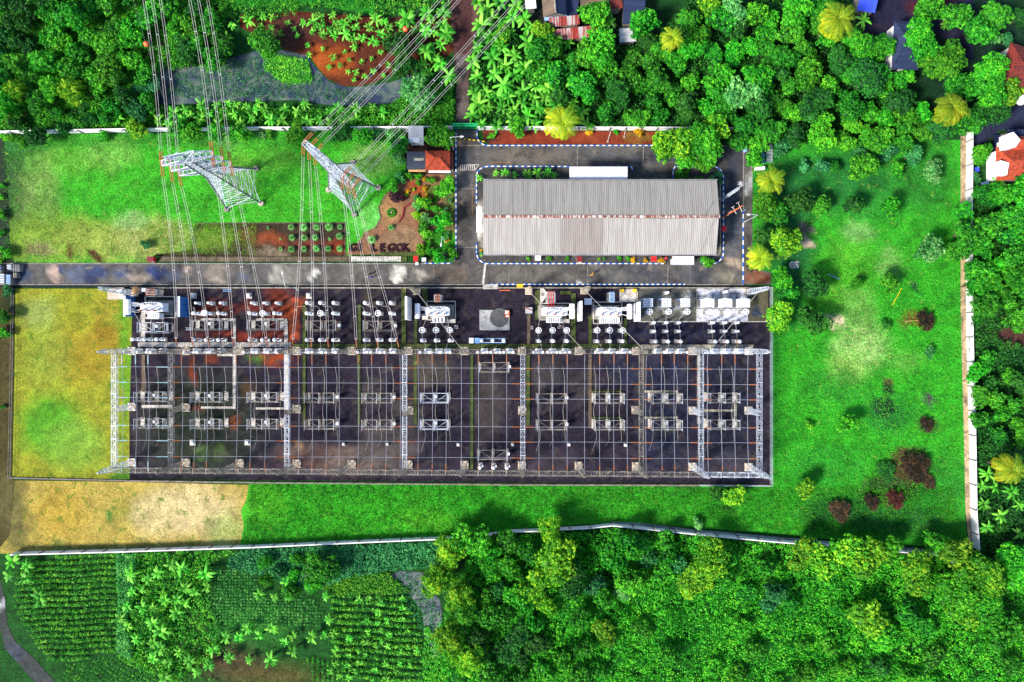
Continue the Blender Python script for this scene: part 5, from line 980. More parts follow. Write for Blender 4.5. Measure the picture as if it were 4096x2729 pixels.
def phase(label,tip,end,off,il,r,group,sag,ins_end=True,im='ins',ext=None,name='power_line'):
    """twin-conductor phase from a tower arm tip to end"""
    t=thing(name,label,'power line',tip,0,group); e=end-tip; u=e.normalized(); sd=Vector((-u.y,u.x,0)).normalized()*off
    for s in(-1,1):
        a=u*il+sd*s; b=e-(u*1.8 if ins_end else Vector((0,0,0)))+sd*s
        m=MB(); pts=sagline(a,b,sag,18)
        if ext: pts.append(b+Vector(ext))
        m.tube(pts,r,5); m.build('conductor',M['wirep'],t)
        m=MB(); insul(m,sd*s*.9,a-u*.2,.17,.22); m.build('insulator_string',M[im],t)
    if ins_end: m=MB(); insul(m,e-u*1.8,e,.15,.18); m.build('insulator_string',M[im],t); m=MB(); m.beam(e-u*1.8-sd,e-u*1.8+sd,.1); m.build('yoke',M['steel'],t)
    m=MB(); q=e*.12
    for f in (.3,.55,.8): m.beam(e*f-sd-Vector((0,0,4*sag*f*(1-f))),e*f+sd-Vector((0,0,4*sag*f*(1-f))),.09)
    m.build('spacer',M['steel'],t)
side=['left','right']; lvn=['lowest','middle','top']
endsA={(-1,2):(707,1386),(-1,1):(772,1386),(-1,0):(836,1386),(1,2):(935,1386),(1,1):(1004,1386),(1,0):(1071,1386)}
endsB={(-1,2):(1170,1390),(-1,1):(1246,1390),(-1,0):(1314,1390),(1,2):(1427,1390),(1,1):(1513,1390),(1,0):(1596,1390)}
for nm,c,a,b,Z,hw,ends in (('left pylon',cA,aA,bA,ZA,[4.7,4.6,4.4],endsA),('right pylon',cB,aB,bB,ZB_,[4.6,4.5,4.4],endsB)):
    for s in(-1,1):
        for l in range(3):
            tip=c+a*s*hw[l]+Vector((0,0,Z[l])); e=P(*ends[(s,l)],HB-.2)
            phase(f'twin wires from the {lvn[l]} {side[(s+1)//2]} arm of the {nm} down to the yard',tip,e,.20,2.4,.027,f'power lines from the {nm} to the yard',1.2)
topsA={(-1,2):(576,0),(-1,1):(609,0),(-1,0):(641,0),(1,2):(759,0),(1,1):(794,0),(1,0):(831,0)}
topsB={(-1,2):(1759,0),(-1,1):(1803,0),(-1,0):(1837,0),(1,2):(2029,0),(1,1):(2070,0),(1,0):(2120,0)}
for nm,c,a,Z,hw,ends,dz in (('left pylon',cA,aA,ZA,[4.7,4.6,4.4],topsA,'north'),('right pylon',cB,aB,ZB_,[4.6,4.5,4.4],topsB,'north-east')):
    for s in(-1,1):
        for l in range(3):
            tip=c+a*s*hw[l]+Vector((0,0,Z[l])); z=Z[l]-2; ex,ey=ends[(s,l)]; e=P(ex,ey,z); d=(e-tip)
            phase(f'twin wires from the {lvn[l]} {side[(s+1)//2]} arm of the {nm} leaving to the {dz}',tip,e,.20,2.4,.027,f'power lines from the {nm} leaving {dz}',.8,False,ext=d*.5)
for i,(px,py,z,l) in enumerate(((585,176,22,'red aerial marker ball on a faint wire over the upper left trees'),(1622,116,22,'red aerial marker ball on a faint wire over the banana plot'))):
    nmc=cA if i==0 else cB; p=P(px,py,z); t=thing('marker_ball',l,'marker ball',p); m=MB(); m.lathe((0,0,-.45),[(.02,0),(.25,.06),(.4,.2),(.46,.45),(.4,.7),(.25,.84),(.02,.9)],18); m.build('shell',M['org'],t,True); m=MB(); m.lathe((0,0,-.03),[(.475,0),(.475,.06)],18); m.build('seam',M['red'],t)
    a=nmc+Vector((0,0,26)); w=thing('earth_wire',f'faint single earth wire carrying the {"left" if i==0 else "right"} red marker ball','wire',a); m=MB(); d=p-a; m.tube([Vector((0,0,0)),d*.5-Vector((0,0,.3)),d,d*1.7],.02,4); m.build('strand',M['steeld'],w)
# ---------------- vegetation ----------------
def leafmesh(name,Cn,Nn,size,aspect,tone,mat,rg,tilt=.5,core=None):
    """Cn centres (n,3), Nn normals, size (n,), tone (n,) -> folded diamond leaves"""
    n=len(Cn); Nn=Nn+rg.normal(0,tilt,(n,3)); Nn/=np.linalg.norm(Nn,axis=1)[:,None]+1e-9
    r=rg.normal(size=(n,3)); U=np.cross(Nn,r); U/=np.linalg.norm(U,axis=1)[:,None]+1e-9; V=np.cross(Nn,U)
    s=size[:,None]; a=aspect
    v=np.stack([Cn-U*s*.5,Cn+V*s*.5*a-Nn*s*.05,Cn+U*s*.5-Nn*s*.12,Cn-V*s*.5*a-Nn*s*.05],1).reshape(-1,3)
    f=np.arange(4*n).reshape(-1,4); tn=np.repeat(tone,4)
    if core is not None:
        cv,cf,ct=core; b=len(v); v=np.vstack([v,cv]); tn=np.concatenate([tn,ct]); cf=cf+b
    me=bpy.data.meshes.new(name); nf=len(f); nc=0 if core is None else len(cf)
    me.vertices.add(len(v)); me.vertices.foreach_set("co",v.astype(np.float32).ravel())
    loops=f.ravel() if core is None else np.concatenate([f.ravel(),cf.ravel()])
    me.loops.add(len(loops)); me.loops.foreach_set("vertex_index",loops.astype(np.int32))
    st=np.concatenate([np.arange(nf)*4,nf*4+np.arange(nc)*3]) if nc else np.arange(nf)*4
    tot=np.concatenate([np.full(nf,4),np.full(nc,3)]) if nc else np.full(nf,4)
    me.polygons.add(nf+nc); me.polygons.foreach_set("loop_start",st.astype(np.int32)); me.polygons.foreach_set("loop_total",tot.astype(np.int32))
    me.update(calc_edges=True); me.validate()
    at=me.attributes.new("tone",'FLOAT','POINT'); at.data.foreach_set("value",tn.astype(np.float32))
    me.materials.append(mat); return me
def ico(sub=1):
    bm=bmesh.new(); bmesh.ops.create_icosphere(bm,subdivisions=sub,radius=1); v=np.array([x.co[:] for x in bm.verts]); f=np.array([[q.index for q in x.verts] for x in bm.faces]); bm.free(); return v,f
IV,IF=ico(2)
FM={'bright':foliage('leaf_bright',(.008,.10,.005),(.022,.27,.010),(.13,.46,.02)),
    'mid':foliage('leaf_mid',(.004,.055,.006),(.014,.21,.010),(.08,.40,.02)),
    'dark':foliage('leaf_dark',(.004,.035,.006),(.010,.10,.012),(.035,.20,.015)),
    'yellow':foliage('leaf_yellow',(.015,.12,.006),(.07,.30,.010),(.32,.50,.02)),
    'pale':foliage('leaf_pale',(.02,.14,.03),(.07,.30,.07),(.25,.50,.14)),
    'teal':foliage('leaf_teal',(.005,.06,.02),(.02,.17,.05),(.08,.32,.09)),
    'orange':foliage('leaf_orange',(.20,.10,.005),(.55,.33,.01),(.75,.5,.02),hv=.02),
    'banana':foliage('banana_leaf',(.012,.12,.008),(.035,.30,.014),(.16,.50,.05),.3),
    'palm':foliage('palm_leaf',(.08,.20,.006),(.34,.42,.012),(.75,.58,.02),.3,.0),
    'purple':foliage('purple_leaf',(.012,.004,.012),(.035,.008,.02),(.08,.02,.03),hv=.0),
    'redb':foliage('red_leaf',(.02,.006,.006),(.06,.014,.012),(.12,.03,.015),hv=.0),
    'twig':foliage('dry_twig',(.008,.008,.005),(.03,.022,.012),(.09,.05,.02),hv=.0),
    'crop':foliage('crop_leaf',(.012,.14,.010),(.04,.34,.02),(.20,.52,.03)),
    'cropp':foliage('crop_pale',(.012,.12,.02),(.05,.28,.05),(.2,.46,.10))}
def crownmesh(seed,Rr,Hh,mat,nl=9,leaf=.34,dens=1.,aspect=.6,lr=(.30,.46),sub=1.,tilt=.5,shape='round'):
    rg=np.random.RandomState(seed); Cs=[];Ns=[];Sz=[];Tn=[];cv=[];cf=[];ct=[]
    lobes=[(0,0,Hh*.62,Rr*.5)]
    for i in range(nl):
        a=2*math.pi*(i+rg.rand()*.7)/nl*(1 if i<nl*.62 else 1.7); d=Rr*(rg.uniform(.52,.80) if i<nl*.62 else rg.uniform(.15,.45)); r=Rr*rg.uniform(*lr)
        z=Hh*(.5+.38*math.sqrt(max(0,1-(d/Rr)**2)))*rg.uniform(.72,1.1); lobes.append((d*math.cos(a),d*math.sin(a),z,r))
    for (x,y,z,r) in lobes:
        lt=rg.uniform(.25,.75); rz=r*.8
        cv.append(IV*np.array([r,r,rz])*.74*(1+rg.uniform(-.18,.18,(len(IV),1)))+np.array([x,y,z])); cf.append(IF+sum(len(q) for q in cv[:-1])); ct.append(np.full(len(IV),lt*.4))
        nsc=int(4*math.pi*r*r/(.42*sub)*.62*dens)+5
        for k in range(nsc):
            u=rg.normal(size=3); u/=np.linalg.norm(u)
            if u[2]<-.25: u[2]*=-1
            sr=rg.uniform(.28,.46)*math.sqrt(sub); c=np.array([x,y,z])+u*np.array([r,r,rz])*rg.uniform(.82,1.08); t=np.clip(lt+rg.normal(0,.22),0,1)
            m=int(rg.randint(11,17)*dens**.5); w=rg.normal(size=(m,3)); w/=np.linalg.norm(w,axis=1)[:,None]; w=w+u*.7; w/=np.linalg.norm(w,axis=1)[:,None]
            Cs.append(c+w*sr*rg.uniform(.6,1.,(m,1))); Ns.append(w); Sz.append(leaf*rg.uniform(.7,1.3,m)); Tn.append(np.full(m,t)+rg.normal(0,.06,m))
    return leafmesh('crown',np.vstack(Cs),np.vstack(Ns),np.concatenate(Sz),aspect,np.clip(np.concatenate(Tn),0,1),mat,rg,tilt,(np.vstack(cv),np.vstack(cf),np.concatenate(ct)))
def trunkmesh(seed,Rr,Hh):
    rg=random.Random(seed); m=MB(); h=Hh*.55; m.tube([(0,0,-.1),(.05,.03,h*.5),(0,0,h)],.07*Rr+.05,7,.04*Rr+.03)
    for k in range(5): a=k*1.26+rg.random(); d=Rr*.55; m.tube([(0,0,h*.8),(math.cos(a)*d*.5,math.sin(a)*d*.5,h*1.05),(math.cos(a)*d,math.sin(a)*d,h*1.25)],.035*Rr+.02,5,.015*Rr)
    return m
CR={}
def tree(kind,px,py,rad,label,cat,name,group=None,tone='mid',hscale=1.,seed=0,mer=False):
    """px,py crown centre in photo, rad in photo px"""
    r=rad/S
    b=min((.9,1.6,2.6,3.8,5.4),key=lambda q:abs(math.log(q/r))); var=seed%2
    key=(kind,tone,b,var)
    if key not in CR:
        Hh={'round':1.5,'broad':1.35,'feather':1.6,'bush':1.2}[kind]*b+(.8 if b>1 else .1)
        if kind=='feather': me=crownmesh(hash_((b,var,1)),b,Hh,FM[tone],11,.75,.8,.22,(.24,.40),1.2,.9)
        elif kind=='broad': me=crownmesh(hash_((b,var,2)),b,Hh,FM[tone],12,.40,.9,.62,(.26,.40),1.3)
        elif kind=='bush': me=crownmesh(hash_((b,var,3)),b,Hh,FM[tone],6,.26 if b<2 else .34,1.1,.6,(.40,.55),.55)
        else: me=crownmesh(hash_((b,var,4)),b,Hh,FM[tone],9,.34,1.,.6)
        tm=trunkmesh(var,b,Hh); t=thing(name,label,cat); a=link('crown',me,t); q=tm.build('trunk',M['bark'],t); CR[key]=(me,q.data,Hh); s=r/b
    else:
        me,qd,Hh=CR[key]; t=thing(name,label,cat); link('crown',me,t); link('trunk',qd,t); s=r/b
    hh=Hh*s*hscale; k=1-hh*.62/H
    t.location=((px-2048)/S*k,(1364.5-py)/S*k,0); t.scale=(s,s,s*hscale); t.rotation_euler=(0,0,(seed*2.399)%6.283)
    t["label"]=label; t["category"]=cat
    if group: t["group"]=group
    return t
def hash_(k): return int(sum((i+1)*int(q*100) for i,q in enumerate(k)))%100000
# banana plants
def bananamesh(seed,nleaf=9,L=2.3,w=.62,mat='banana',up=.55):
    rg=np.random.RandomState(seed); v=[];f=[];tn=[]; h0=1.9
    for i in range(nleaf):
        a=i*2.4+rg.uniform(-.3,.3); l=L*rg.uniform(.75,1.15); el=rg.uniform(.25,1.05) if i<nleaf-2 else 1.25; d=np.array([math.cos(a),math.sin(a),0]); s=np.array([-math.sin(a),math.cos(a),0]); t=rg.uniform(.2,.9); n=7; base=len(v)
        p=np.array([0,0,h0]); ang=el; tw=rg.uniform(-.3,.3)
        for j in range(n+1):
            fr=j/n; ww=w*.5*math.sin(math.pi*min(1,.10+fr*.86))**.6*(1 if fr<.98 else .3) if fr>.08 else .05
            rg_=rg.uniform(.86,1.08)
            for q,zz,tt in ((-1,-.16,t),(0,0.02,min(1,t+.25)),(1,-.16,t)): v.append(p+s*q*ww*rg_+np.array([0,0,zz*abs(q)*ww*1.6+q*tw*ww])); tn.append(tt)
            p=p+(d*math.cos(ang)+np.array([0,0,math.sin(ang)]))*l/n; ang-=rg.uniform(.16,.34)
        for j in range(n):
            b=base+3*j; f+=[(b,b+1,b+4,b+3),(b+1,b+2,b+5,b+4)]
    me=bpy.data.meshes.new('leaves'); me.from_pydata([tuple(x) for x in v],[],f); me.update(); at=me.attributes.new("tone",'FLOAT','POINT'); at.data.foreach_set("value",np.array(tn,np.float32)); me.materials.append(FM[mat]); return me
BM_=[bananamesh(i,8+i%3,2.1+.2*(i%3),.60) for i in range(6)]
STEM=MB().tube([(0,0,-.05),(0,0,1.0),(0,0,2.0)],.16,8,.08); _so=STEM.build('stem',M['stem']); STEMD=_so.data; bpy.data.objects.remove(_so)
def banana(px,py,rad,label,group,seed):
    s=rad/S/2.1; t=thing('banana_plant',label,'banana plant'); link('leaves',BM_[seed%6],t); link('stem',STEMD,t)
    k=1-2.2*s/H; t.location=((px-2048)/S*k,(1364.5-py)/S*k,0); t.scale=(s,s,s); t.rotation_euler=(0,0,seed*1.7); 
    if group: t["group"]=group
    return t
def palmmesh(seed,nf=22,L=3.6):
    rg=np.random.RandomState(seed); v=[];f=[];tn=[]
    for i in range(nf):
        a=i*2.399+rg.uniform(-.15,.15); el=.95-1.25*(i/nf)+rg.uniform(-.1,.1); l=L*rg.uniform(.85,1.1); t=np.clip(.9-.8*(1-i/nf)+rg.uniform(-.25,.25),0,1); d=np.array([math.cos(a),math.sin(a),0]); s=np.array([-math.sin(a),math.cos(a),0]); p=np.zeros(3); ang=el; n=16
        for j in range(n):
            fr=j/n; q=p+(d*math.cos(ang)+np.array([0,0,math.sin(ang)]))*l/n; T=(q-p)/(np.linalg.norm(q-p)+1e-9)
            b=len(v); w=.05*(1-fr)+.015; v+=[p-s*w,p+s*w,q+s*w,q-s*w]; tn+=[t]*4; f.append((b,b+1,b+2,b+3))
            if j>1:
                ll=.85*math.sin(math.pi*(.12+.83*fr))**.7
                for sd in(-1,1):
                    for o in (0,.5):
                        pp=p+(q-p)*o; e=pp+s*sd*ll*.85+T*ll*.55+np.array([0,0,-.25*ll+rg.uniform(-.08,.05)]); b=len(v); wd=T*.05; m_=(pp+e)/2+np.array([0,0,.05]); v+=[pp-wd*.4,m_-wd,e,m_+wd]; tn+=[min(1,t+rg.uniform(-.15,.15))]*4; f.append((b,b+1,b+2,b+3))
            p=q; ang-=.11+.05*fr
    me=bpy.data.meshes.new('fronds'); me.from_pydata([tuple(x) for x in v],[],f); me.update(); at=me.attributes.new("tone",'FLOAT','POINT'); at.data.foreach_set("value",np.array(tn,np.float32)); me.materials.append(FM['palm']); return me
PM=[palmmesh(i) for i in range(3)]
def palm(px,py,rad,h,label,seed):
    t=thing('coconut_palm',label,'palm',(0,0,0),seed*1.1,'coconut palms'); k=1-h/H; s=rad/S*k/3.3; t.location=((px-2048)/S*k,(1364.5-py)/S*k,0)
    o=link('fronds',PM[seed%3],t); o.location=(0,0,h); o.scale=(s,s,s); m=MB(); m.tube([(.4,.2,0),(.1,.1,h*.5),(0,0,h)],.2,8,.12); m.build('trunk',M['bark'],t); m=MB()
    for i in range(6): m.lathe((math.cos(i)*.28,math.sin(i)*.28,h-.35),[(.02,0),(.14,.08),(.15,.2),(.02,.3)],8)
    return t
for i,(x,y,r_,h,l) in enumerate([(2248,487,88,7,'large yellow-green coconut palm overhanging the red soil bed north of the warehouse'),(2690,150,58,9,'yellow coconut palm in the middle of the grove below the village roofs'),(3355,75,92,9,'big golden coconut palm beside the blue hut at the top'),(3812,430,82,9,'golden coconut palm at the east end of the grove near the boundary wall'),
    (3086,722,70,6,'bright yellow palm just right of the pipe rack, upper of two by the east road'),(3042,1032,66,6,'bright yellow palm beside the slatted crate, lower of two by the east road'),(4050,1880,78,8,'yellow palm at the right edge among broad-leaf plants')]): palm(x,y,r_,h,l,i)
# landmark based labels ------------------------------------------------
LM=[(1862,512,'the green gate'),(1750,640,'the gatehouse'),(2248,487,'the palm by the soil bed'),(2690,150,'the grove palm'),(3355,75,'the palm by the blue hut'),(3812,430,'the palm near the wall'),(2250,110,'the striped sheds'),(2540,30,'the navy roof'),(3620,180,'the blue-black roof house'),(4050,280,'the dark red roof'),(4050,650,'the orange-red roof house'),(3086,722,'the upper road palm'),(3042,1032,'the lower road palm'),(2400,870,'the warehouse'),
    (3083,1540,"the yard's east fence"),(3870,1364,'the east boundary wall'),(4050,1880,'the right-edge palm'),(1655,2400,'the marsh pool'),(2400,2105,"the south wall's bend"),(3072,2160,'the gravelled south wall end'),(3870,2190,'the wall corner'),(440,2065,'the green tuft in tan grass'),(20,1100,'the equipment on the road'),(967,758,'the left pylon'),(1414,756,'the right pylon'),(700,340,'the pond'),(585,176,'the left marker ball'),(1622,116,'the right marker ball'),(240,430,'the dirt path bend'),(60,250,'the corner paddy'),(1450,250,'the orange soil'),(1150,120,'the ploughed rows'),(20,2420,'the corner path'),(870,2640,'the bare soil patch'),(2300,2700,'the bottom edge centre'),(3600,2700,'the bottom right edge'),(1560,850,'the round garden bed'),(1850,120,'the dirt track'),(2960,600,'the pipe rack'),(2000,2700,'the lower feathery thicket')]
DIRN=['right of','above right of','above','above left of','left of','below left of','below','below right of']
SEEN=set()
def loc(px,py):
    best=sorted(LM,key=lambda l:(l[0]-px)**2+(l[1]-py)**2)
    for q in best[:4]:
        d=math.hypot(q[0]-px,q[1]-py)/S; a=math.atan2(q[1]-py,px-q[0]); k=DIRN[int(round(a/(math.pi/4)))%8]; yield d,k,q[2]
WD=['zero','one','two','three','four','five','six','seven','eight','nine','ten','eleven','twelve','thirteen','fourteen','fifteen','sixteen','seventeen','eighteen','nineteen','twenty']
def wd(n): return WD[n] if n<=20 else ('twenty' if n<30 else 'thirty' if n<40 else 'forty')+('' if n%10==0 else '-'+WD[n%10])
def mklabel(desc,px,py):
    for d,k,q in loc(px,py):
        l=f'{desc}, {wd(max(1,round(d)))} metres {k} {q}'
        if l not in SEEN: SEEN.add(l); return l
    SEEN.add(l+' edge'); return l
TW={'bright':'bright green','mid':'green','dark':'dark green','yellow':'yellow-green','pale':'pale green','teal':'blue-green','orange':'orange-yellow','purple':'purple','redb':'red','twig':'brown twiggy'}
KW={'round':'rounded','broad':'broad','feather':'feathery','bush':'dense'}
def T(kind,tone,px,py,rad,hs=1.,group=None):
    sz='small' if rad<34 else 'mid-sized' if rad<62 else 'large'; isb=kind=='bush' and rad<45
    l=mklabel(f'{sz} {TW[tone]} {KW[kind]} '+('bush' if isb else 'tree'),px,py); l=l
    return tree(kind,px,py,rad,l,'bush' if isb else 'tree','bush' if isb else ('feathery_tree' if kind=='feather' else 'tree'),group,tone,hs,int(px*7+py*3))
def inpoly(x,y,poly):
    c=False;j=len(poly)-1
    for i in range(len(poly)):
        if (poly[i][1]>y)!=(poly[j][1]>y) and x<(poly[j][0]-poly[i][0])*(y-poly[i][1])/(poly[j][1]-poly[i][1])+poly[i][0]: c=not c
        j=i
    return c
PLACED=[]
def fill(poly,n,rr,kinds,seed,group,avoid=(),gap=.72,kw=None):
    rd=random.Random(seed); xs=[p[0] for p in poly];ys=[p[1] for p in poly]; out=0
    for _ in range(n*40):
        if out>=n: break
        x=rd.uniform(min(xs),max(xs));y=rd.uniform(min(ys),max(ys)); r=rd.uniform(*rr)
        if not inpoly(x,y,poly) or any(math.hypot(x-a,y-b)<r*.8+c for a,b,c in avoid): continue
        if any(math.hypot(x-a,y-b)<(r+c)*gap for a,b,c in PLACED): continue
        PLACED.append((x,y,r)); kd,tn=rd.choice(kinds); T(kd,tn,x,y,r,rd.uniform(.85,1.2),group); out+=1
# explicit trees ------------------------------------------------------
EX=[ # kind,tone,x,y,r
 ('broad','pale',1660,392,70),('round','dark',1590,200,60),('round','dark',1625,280,50),('round','mid',1060,190,62),('round','mid',715,512,36),('round','bright',768,528,46),('round','bright',873,535,34),('round','bright',962,548,38),('bush','pale',1050,535,18),('bush','mid',1080,540,16),
 ('round','bright',1175,530,40),('round','dark',1370,545,44),('round','bright',1452,540,42),('bush','pale',1510,545,24),('bush','pale',1574,533,26),('round','mid',1600,577,36),('bush','pale',1590,640,26),('bush','bright',1575,615,20),('round','bright',1762,560,56),('round','bright',1745,515,26),('round','mid',1705,512,16),
 ('round','dark',150,540,44),('bush','bright',90,572,24),('bush','bright',16,550,16),('bush','bright',55,556,16),('round','yellow',555,515,42),('bush','bright',415,546,18),
 ('bush','bright',8,742,12),('bush','bright',6,788,10),('bush','mid',12,860,18),('bush','bright',6,935,12),('bush','bright',22,1010,22),('bush','bright',10,1040,14),('bush','teal',30,1165,18),('bush','mid',12,1270,30),('bush','mid',22,1330,22),('bush','dark',10,1630,10),
 ('bush','teal',580,980,18),('round','bright',3075,822,66),('round','dark',3060,940,48),('round','dark',3190,800,56),('round','yellow',3140,955,68),('round','mid',3120,860,50),('round','bright',3130,1110,46),('round','dark',3262,1132,58),('round','yellow',3125,1270,62),('round','mid',3150,1180,36),('round','dark',3258,1275,60),
 ('round','mid',3276,822,40),('round','dark',3410,830,36),('round','bright',3566,832,44),('broad','pale',3706,992,56),('round','bright',3546,1135,36),('bush','bright',3425,1140,24),('round','bright',3450,680,60),('round','bright',3590,680,28),('round','pale',3735,690,46),
 ('bush','bright',3390,1700,38),('round','yellow',3225,1955,42),('bush','dark',3540,1300,18),('bush','teal',3720,1412,20),('round','yellow',2930,1975,44),('round','dark',2865,1965,28),('bush','pale',2786,2092,20),('bush','bright',3232,1700,16),
 ('feather','yellow',2212,2110,52),('broad','yellow',2195,2240,105),('broad','yellow',2130,2340,60),('round','dark',2270,2320,70),('broad','yellow',1770,2240,50),('feather','yellow',1790,2210,70),('feather','yellow',1760,2330,70),('feather','yellow',1820,2380,70),('feather','bright',1870,2460,64),('feather','yellow',1810,2540,70),('feather','yellow',1860,2620,70),('broad','bright',1880,2180,80),('round','dark',1920,2560,50),
 ('round','mid',1245,2262,56),('round','mid',1310,2270,52),('bush','bright',1255,2325,36),('bush','teal',1110,2280,30),
 ('broad','bright',2460,2190,80),('broad','yellow',2820,2230,90),('round','yellow',2790,2330,70),('broad','bright',2850,2320,70),('bush','pale',2495,2350,40),('broad','bright',2520,2310,60),
 ('broad','yellow',3200,2205,70),('broad','yellow',3290,2220,76),('broad','yellow',3390,2215,80),('broad','yellow',3480,2240,80),('round','bright',3560,2200,56),('broad','bright',3740,2160,50),('broad','yellow',3670,2290,90),('broad','yellow',3820,2240,80),('broad','yellow',3900,2310,100),('broad','bright',3800,2380,90),('broad','yellow',3840,2450,80),('broad','bright',3960,2420,90),('broad','bright',4040,2260,90),('broad','bright',4020,2540,80),('broad','yellow',3450,2480,80),('broad','mid',3640,2450,60),('round','bright',3520,2540,60),
 ('broad','bright',3690,170,90),('broad','bright',3760,240,90),('broad','bright',3700,60,60),('broad','mid',3840,330,70),('broad','bright',3960,330,100),('broad','yellow',4010,370,60),('round','dark',3950,440,66),('round','mid',3850,500,70),('round','bright',3430,170,60),('round','bright',3510,210,64),('round','mid',3590,330,40),('round','bright',3620,320,34),('broad','bright',3160,60,70),('broad','bright',3280,20,60),('round','dark',3590,400,60),('bush','bright',3930,620,40),('bush','teal',3905,715,20),('bush','teal',4030,165,26),('bush','pale',3980,150,26),('round','mid',3980,60,60),
 ('broad','pale',2968,400,76),('round','dark',3020,440,60),('broad','yellow',2680,560,80),('broad','bright',2790,590,90),('broad','yellow',2830,520,70),('round','bright',2740,640,40),('round','bright',2815,650,40),('broad','bright',2420,200,80),('broad','bright',2380,50,60),('broad','bright',2570,110,60),('broad','bright',2360,230,60),('round','yellow',2170,120,44),('broad','bright',2200,190,50),('round','mid',2150,200,50),('bush','yellow',2000,145,36),('bush','bright',2078,510,36),('feather','bright',3020,300,60),('broad','yellow',2830,40,50),('round','pale',2940,50,60),('round','yellow',2080,500,20),
 ('bush','teal',3130,600,34),('bush','teal',3210,660,22),('bush','teal',3290,660,28),('bush','mid',3330,670,24),('bush','teal',3450,620,40),('bush','teal',3540,615,46),('bush','teal',3640,625,40),('round','bright',3170,40,30)]
for e in EX: T(e[0],e[1],e[2],e[3],e[4],1.); PLACED.append((e[2],e[3],e[4]*.8))
G=[('broad','bright'),('broad','mid'),('round','mid'),('broad','bright'),('round','dark'),('broad','mid')]
AV=[(2248,487,40),(2690,150,30),(3355,75,50),(3812,430,40),(3620,190,80),(3600,50,90)]
fill([(2330,200),(2560,190),(2760,10),(3420,110),(3540,280),(3820,520),(3840,560),(3700,590),(3300,600),(3020,570),(2900,560),(2620,500),(2440,510),(2330,420),(2100,330),(2100,220),(2240,230)],95,(34,74),G,11,'trees of the north-east grove',AV,.70)
fill([(2880,560),(3050,565),(3060,640),(3000,640)],2,(34,44),[('broad','bright')],13,'trees of the north-east grove')
fill([(3790,40),(4100,20),(4100,170),(3990,200),(3920,150)],5,(36,60),[('round','dark'),('broad','mid')],14,'trees at the north-east corner',(),.8)
fill([(3880,780),(4100,760),(4100,1290),(3900,1310),(3860,1200),(3790,850)],24,(36,66),[('feather','bright'),('broad','bright'),('feather','mid'),('broad','mid')],15,'trees east of the boundary wall',(),.70)
fill([(3900,1400),(4100,1520),(4100,1750),(3950,1800),(3905,1700)],14,(24,50),[('bush','bright'),('round','mid'),('round','dark')],16,'trees east of the boundary wall',(),.72)
fill([(190,-10),(700,-10),(640,90),(560,180),(500,270),(380,350),(290,300),(210,200)],24,(34,70),[('broad','bright'),('broad','bright'),('round','mid')],17,'trees left of the dirt path',((585,176,10),),.72)
fill([(0,300),(150,240),(360,260),(380,380),(200,430),(0,450)],13,(36,62),[('feather','yellow'),('feather','bright'),('feather','mid')],18,'feathery trees above the dirt path',(),.70)
fill([(0,10),(180,0),(190,240),(0,280)],16,(26,46),[('broad','dark'),('round','dark')],19,'dark shrubs of the north-west corner',((112,250,20),(35,45,14),(125,152,14)),.80)
fill([(430,400),(560,300),(620,290),(600,440),(520,470),(420,450)],9,(26,48),[('round','mid'),('round','dark'),('bush','teal')],20,'trees below the dirt path',(),.75)
fill([(0,495),(420,420),(420,500),(40,530),(0,528)],10,(18,34),[('bush','mid'),('bush','dark'),('feather','dark')],21,'shrubs above the north wall',(),.8)
fill([(640,-10),(820,20),(930,190),(900,250),(760,250),(690,200)],12,(26,48),[('round','mid'),('broad','bright'),('round','dark')],22,'trees right of the dirt path',(),.8)
fill([(1930,2160),(2130,2150),(2160,2729),(1940,2729)],18,(36,66),[('broad','bright'),('broad','mid'),('round','dark')],23,'trees of the south thicket',(),.72)
fill([(2130,2380),(2400,2420),(2500,2729),(2140,2729)],7,(30,54),[('broad','bright'),('broad','mid'),('broad','yellow')],24,'trees of the south thicket',(),.8)
fill([(2320,2150),(2700,2150),(2780,2330),(2500,2420),(2340,2360)],8,(28,46),[('broad','mid'),('broad','pale'),('bush','teal')],25,'trees below the south wall bend',(),.75)
fill([(2900,2200),(3150,2230),(3300,2330),(3200,2450),(2900,2420)],6,(28,46),[('broad','mid'),('broad','teal')],26,'trees below the gravelled south wall',(),.78)
fill([(3200,2400),(3700,2420),(4100,2500),(4100,2729),(3050,2729),(3100,2500)],12,(30,52),[('broad','bright'),('broad','mid'),('round','dark'),('broad','bright')],27,'trees of the south-east corner',((3850,2630,60),),.8)
fill([(2500,2500),(3000,2480),(3050,2729),(2520,2729)],6,(30,52),[('broad','bright'),('broad','mid')],28,'scattered trees in the southern scrub',(),1.2)
fill([(1040,2230),(1220,2230),(1180,2360),(1040,2340)],5,(24,36),[('bush','mid'),('bush','bright')],29,'bushes by the crop rows',(),.85)
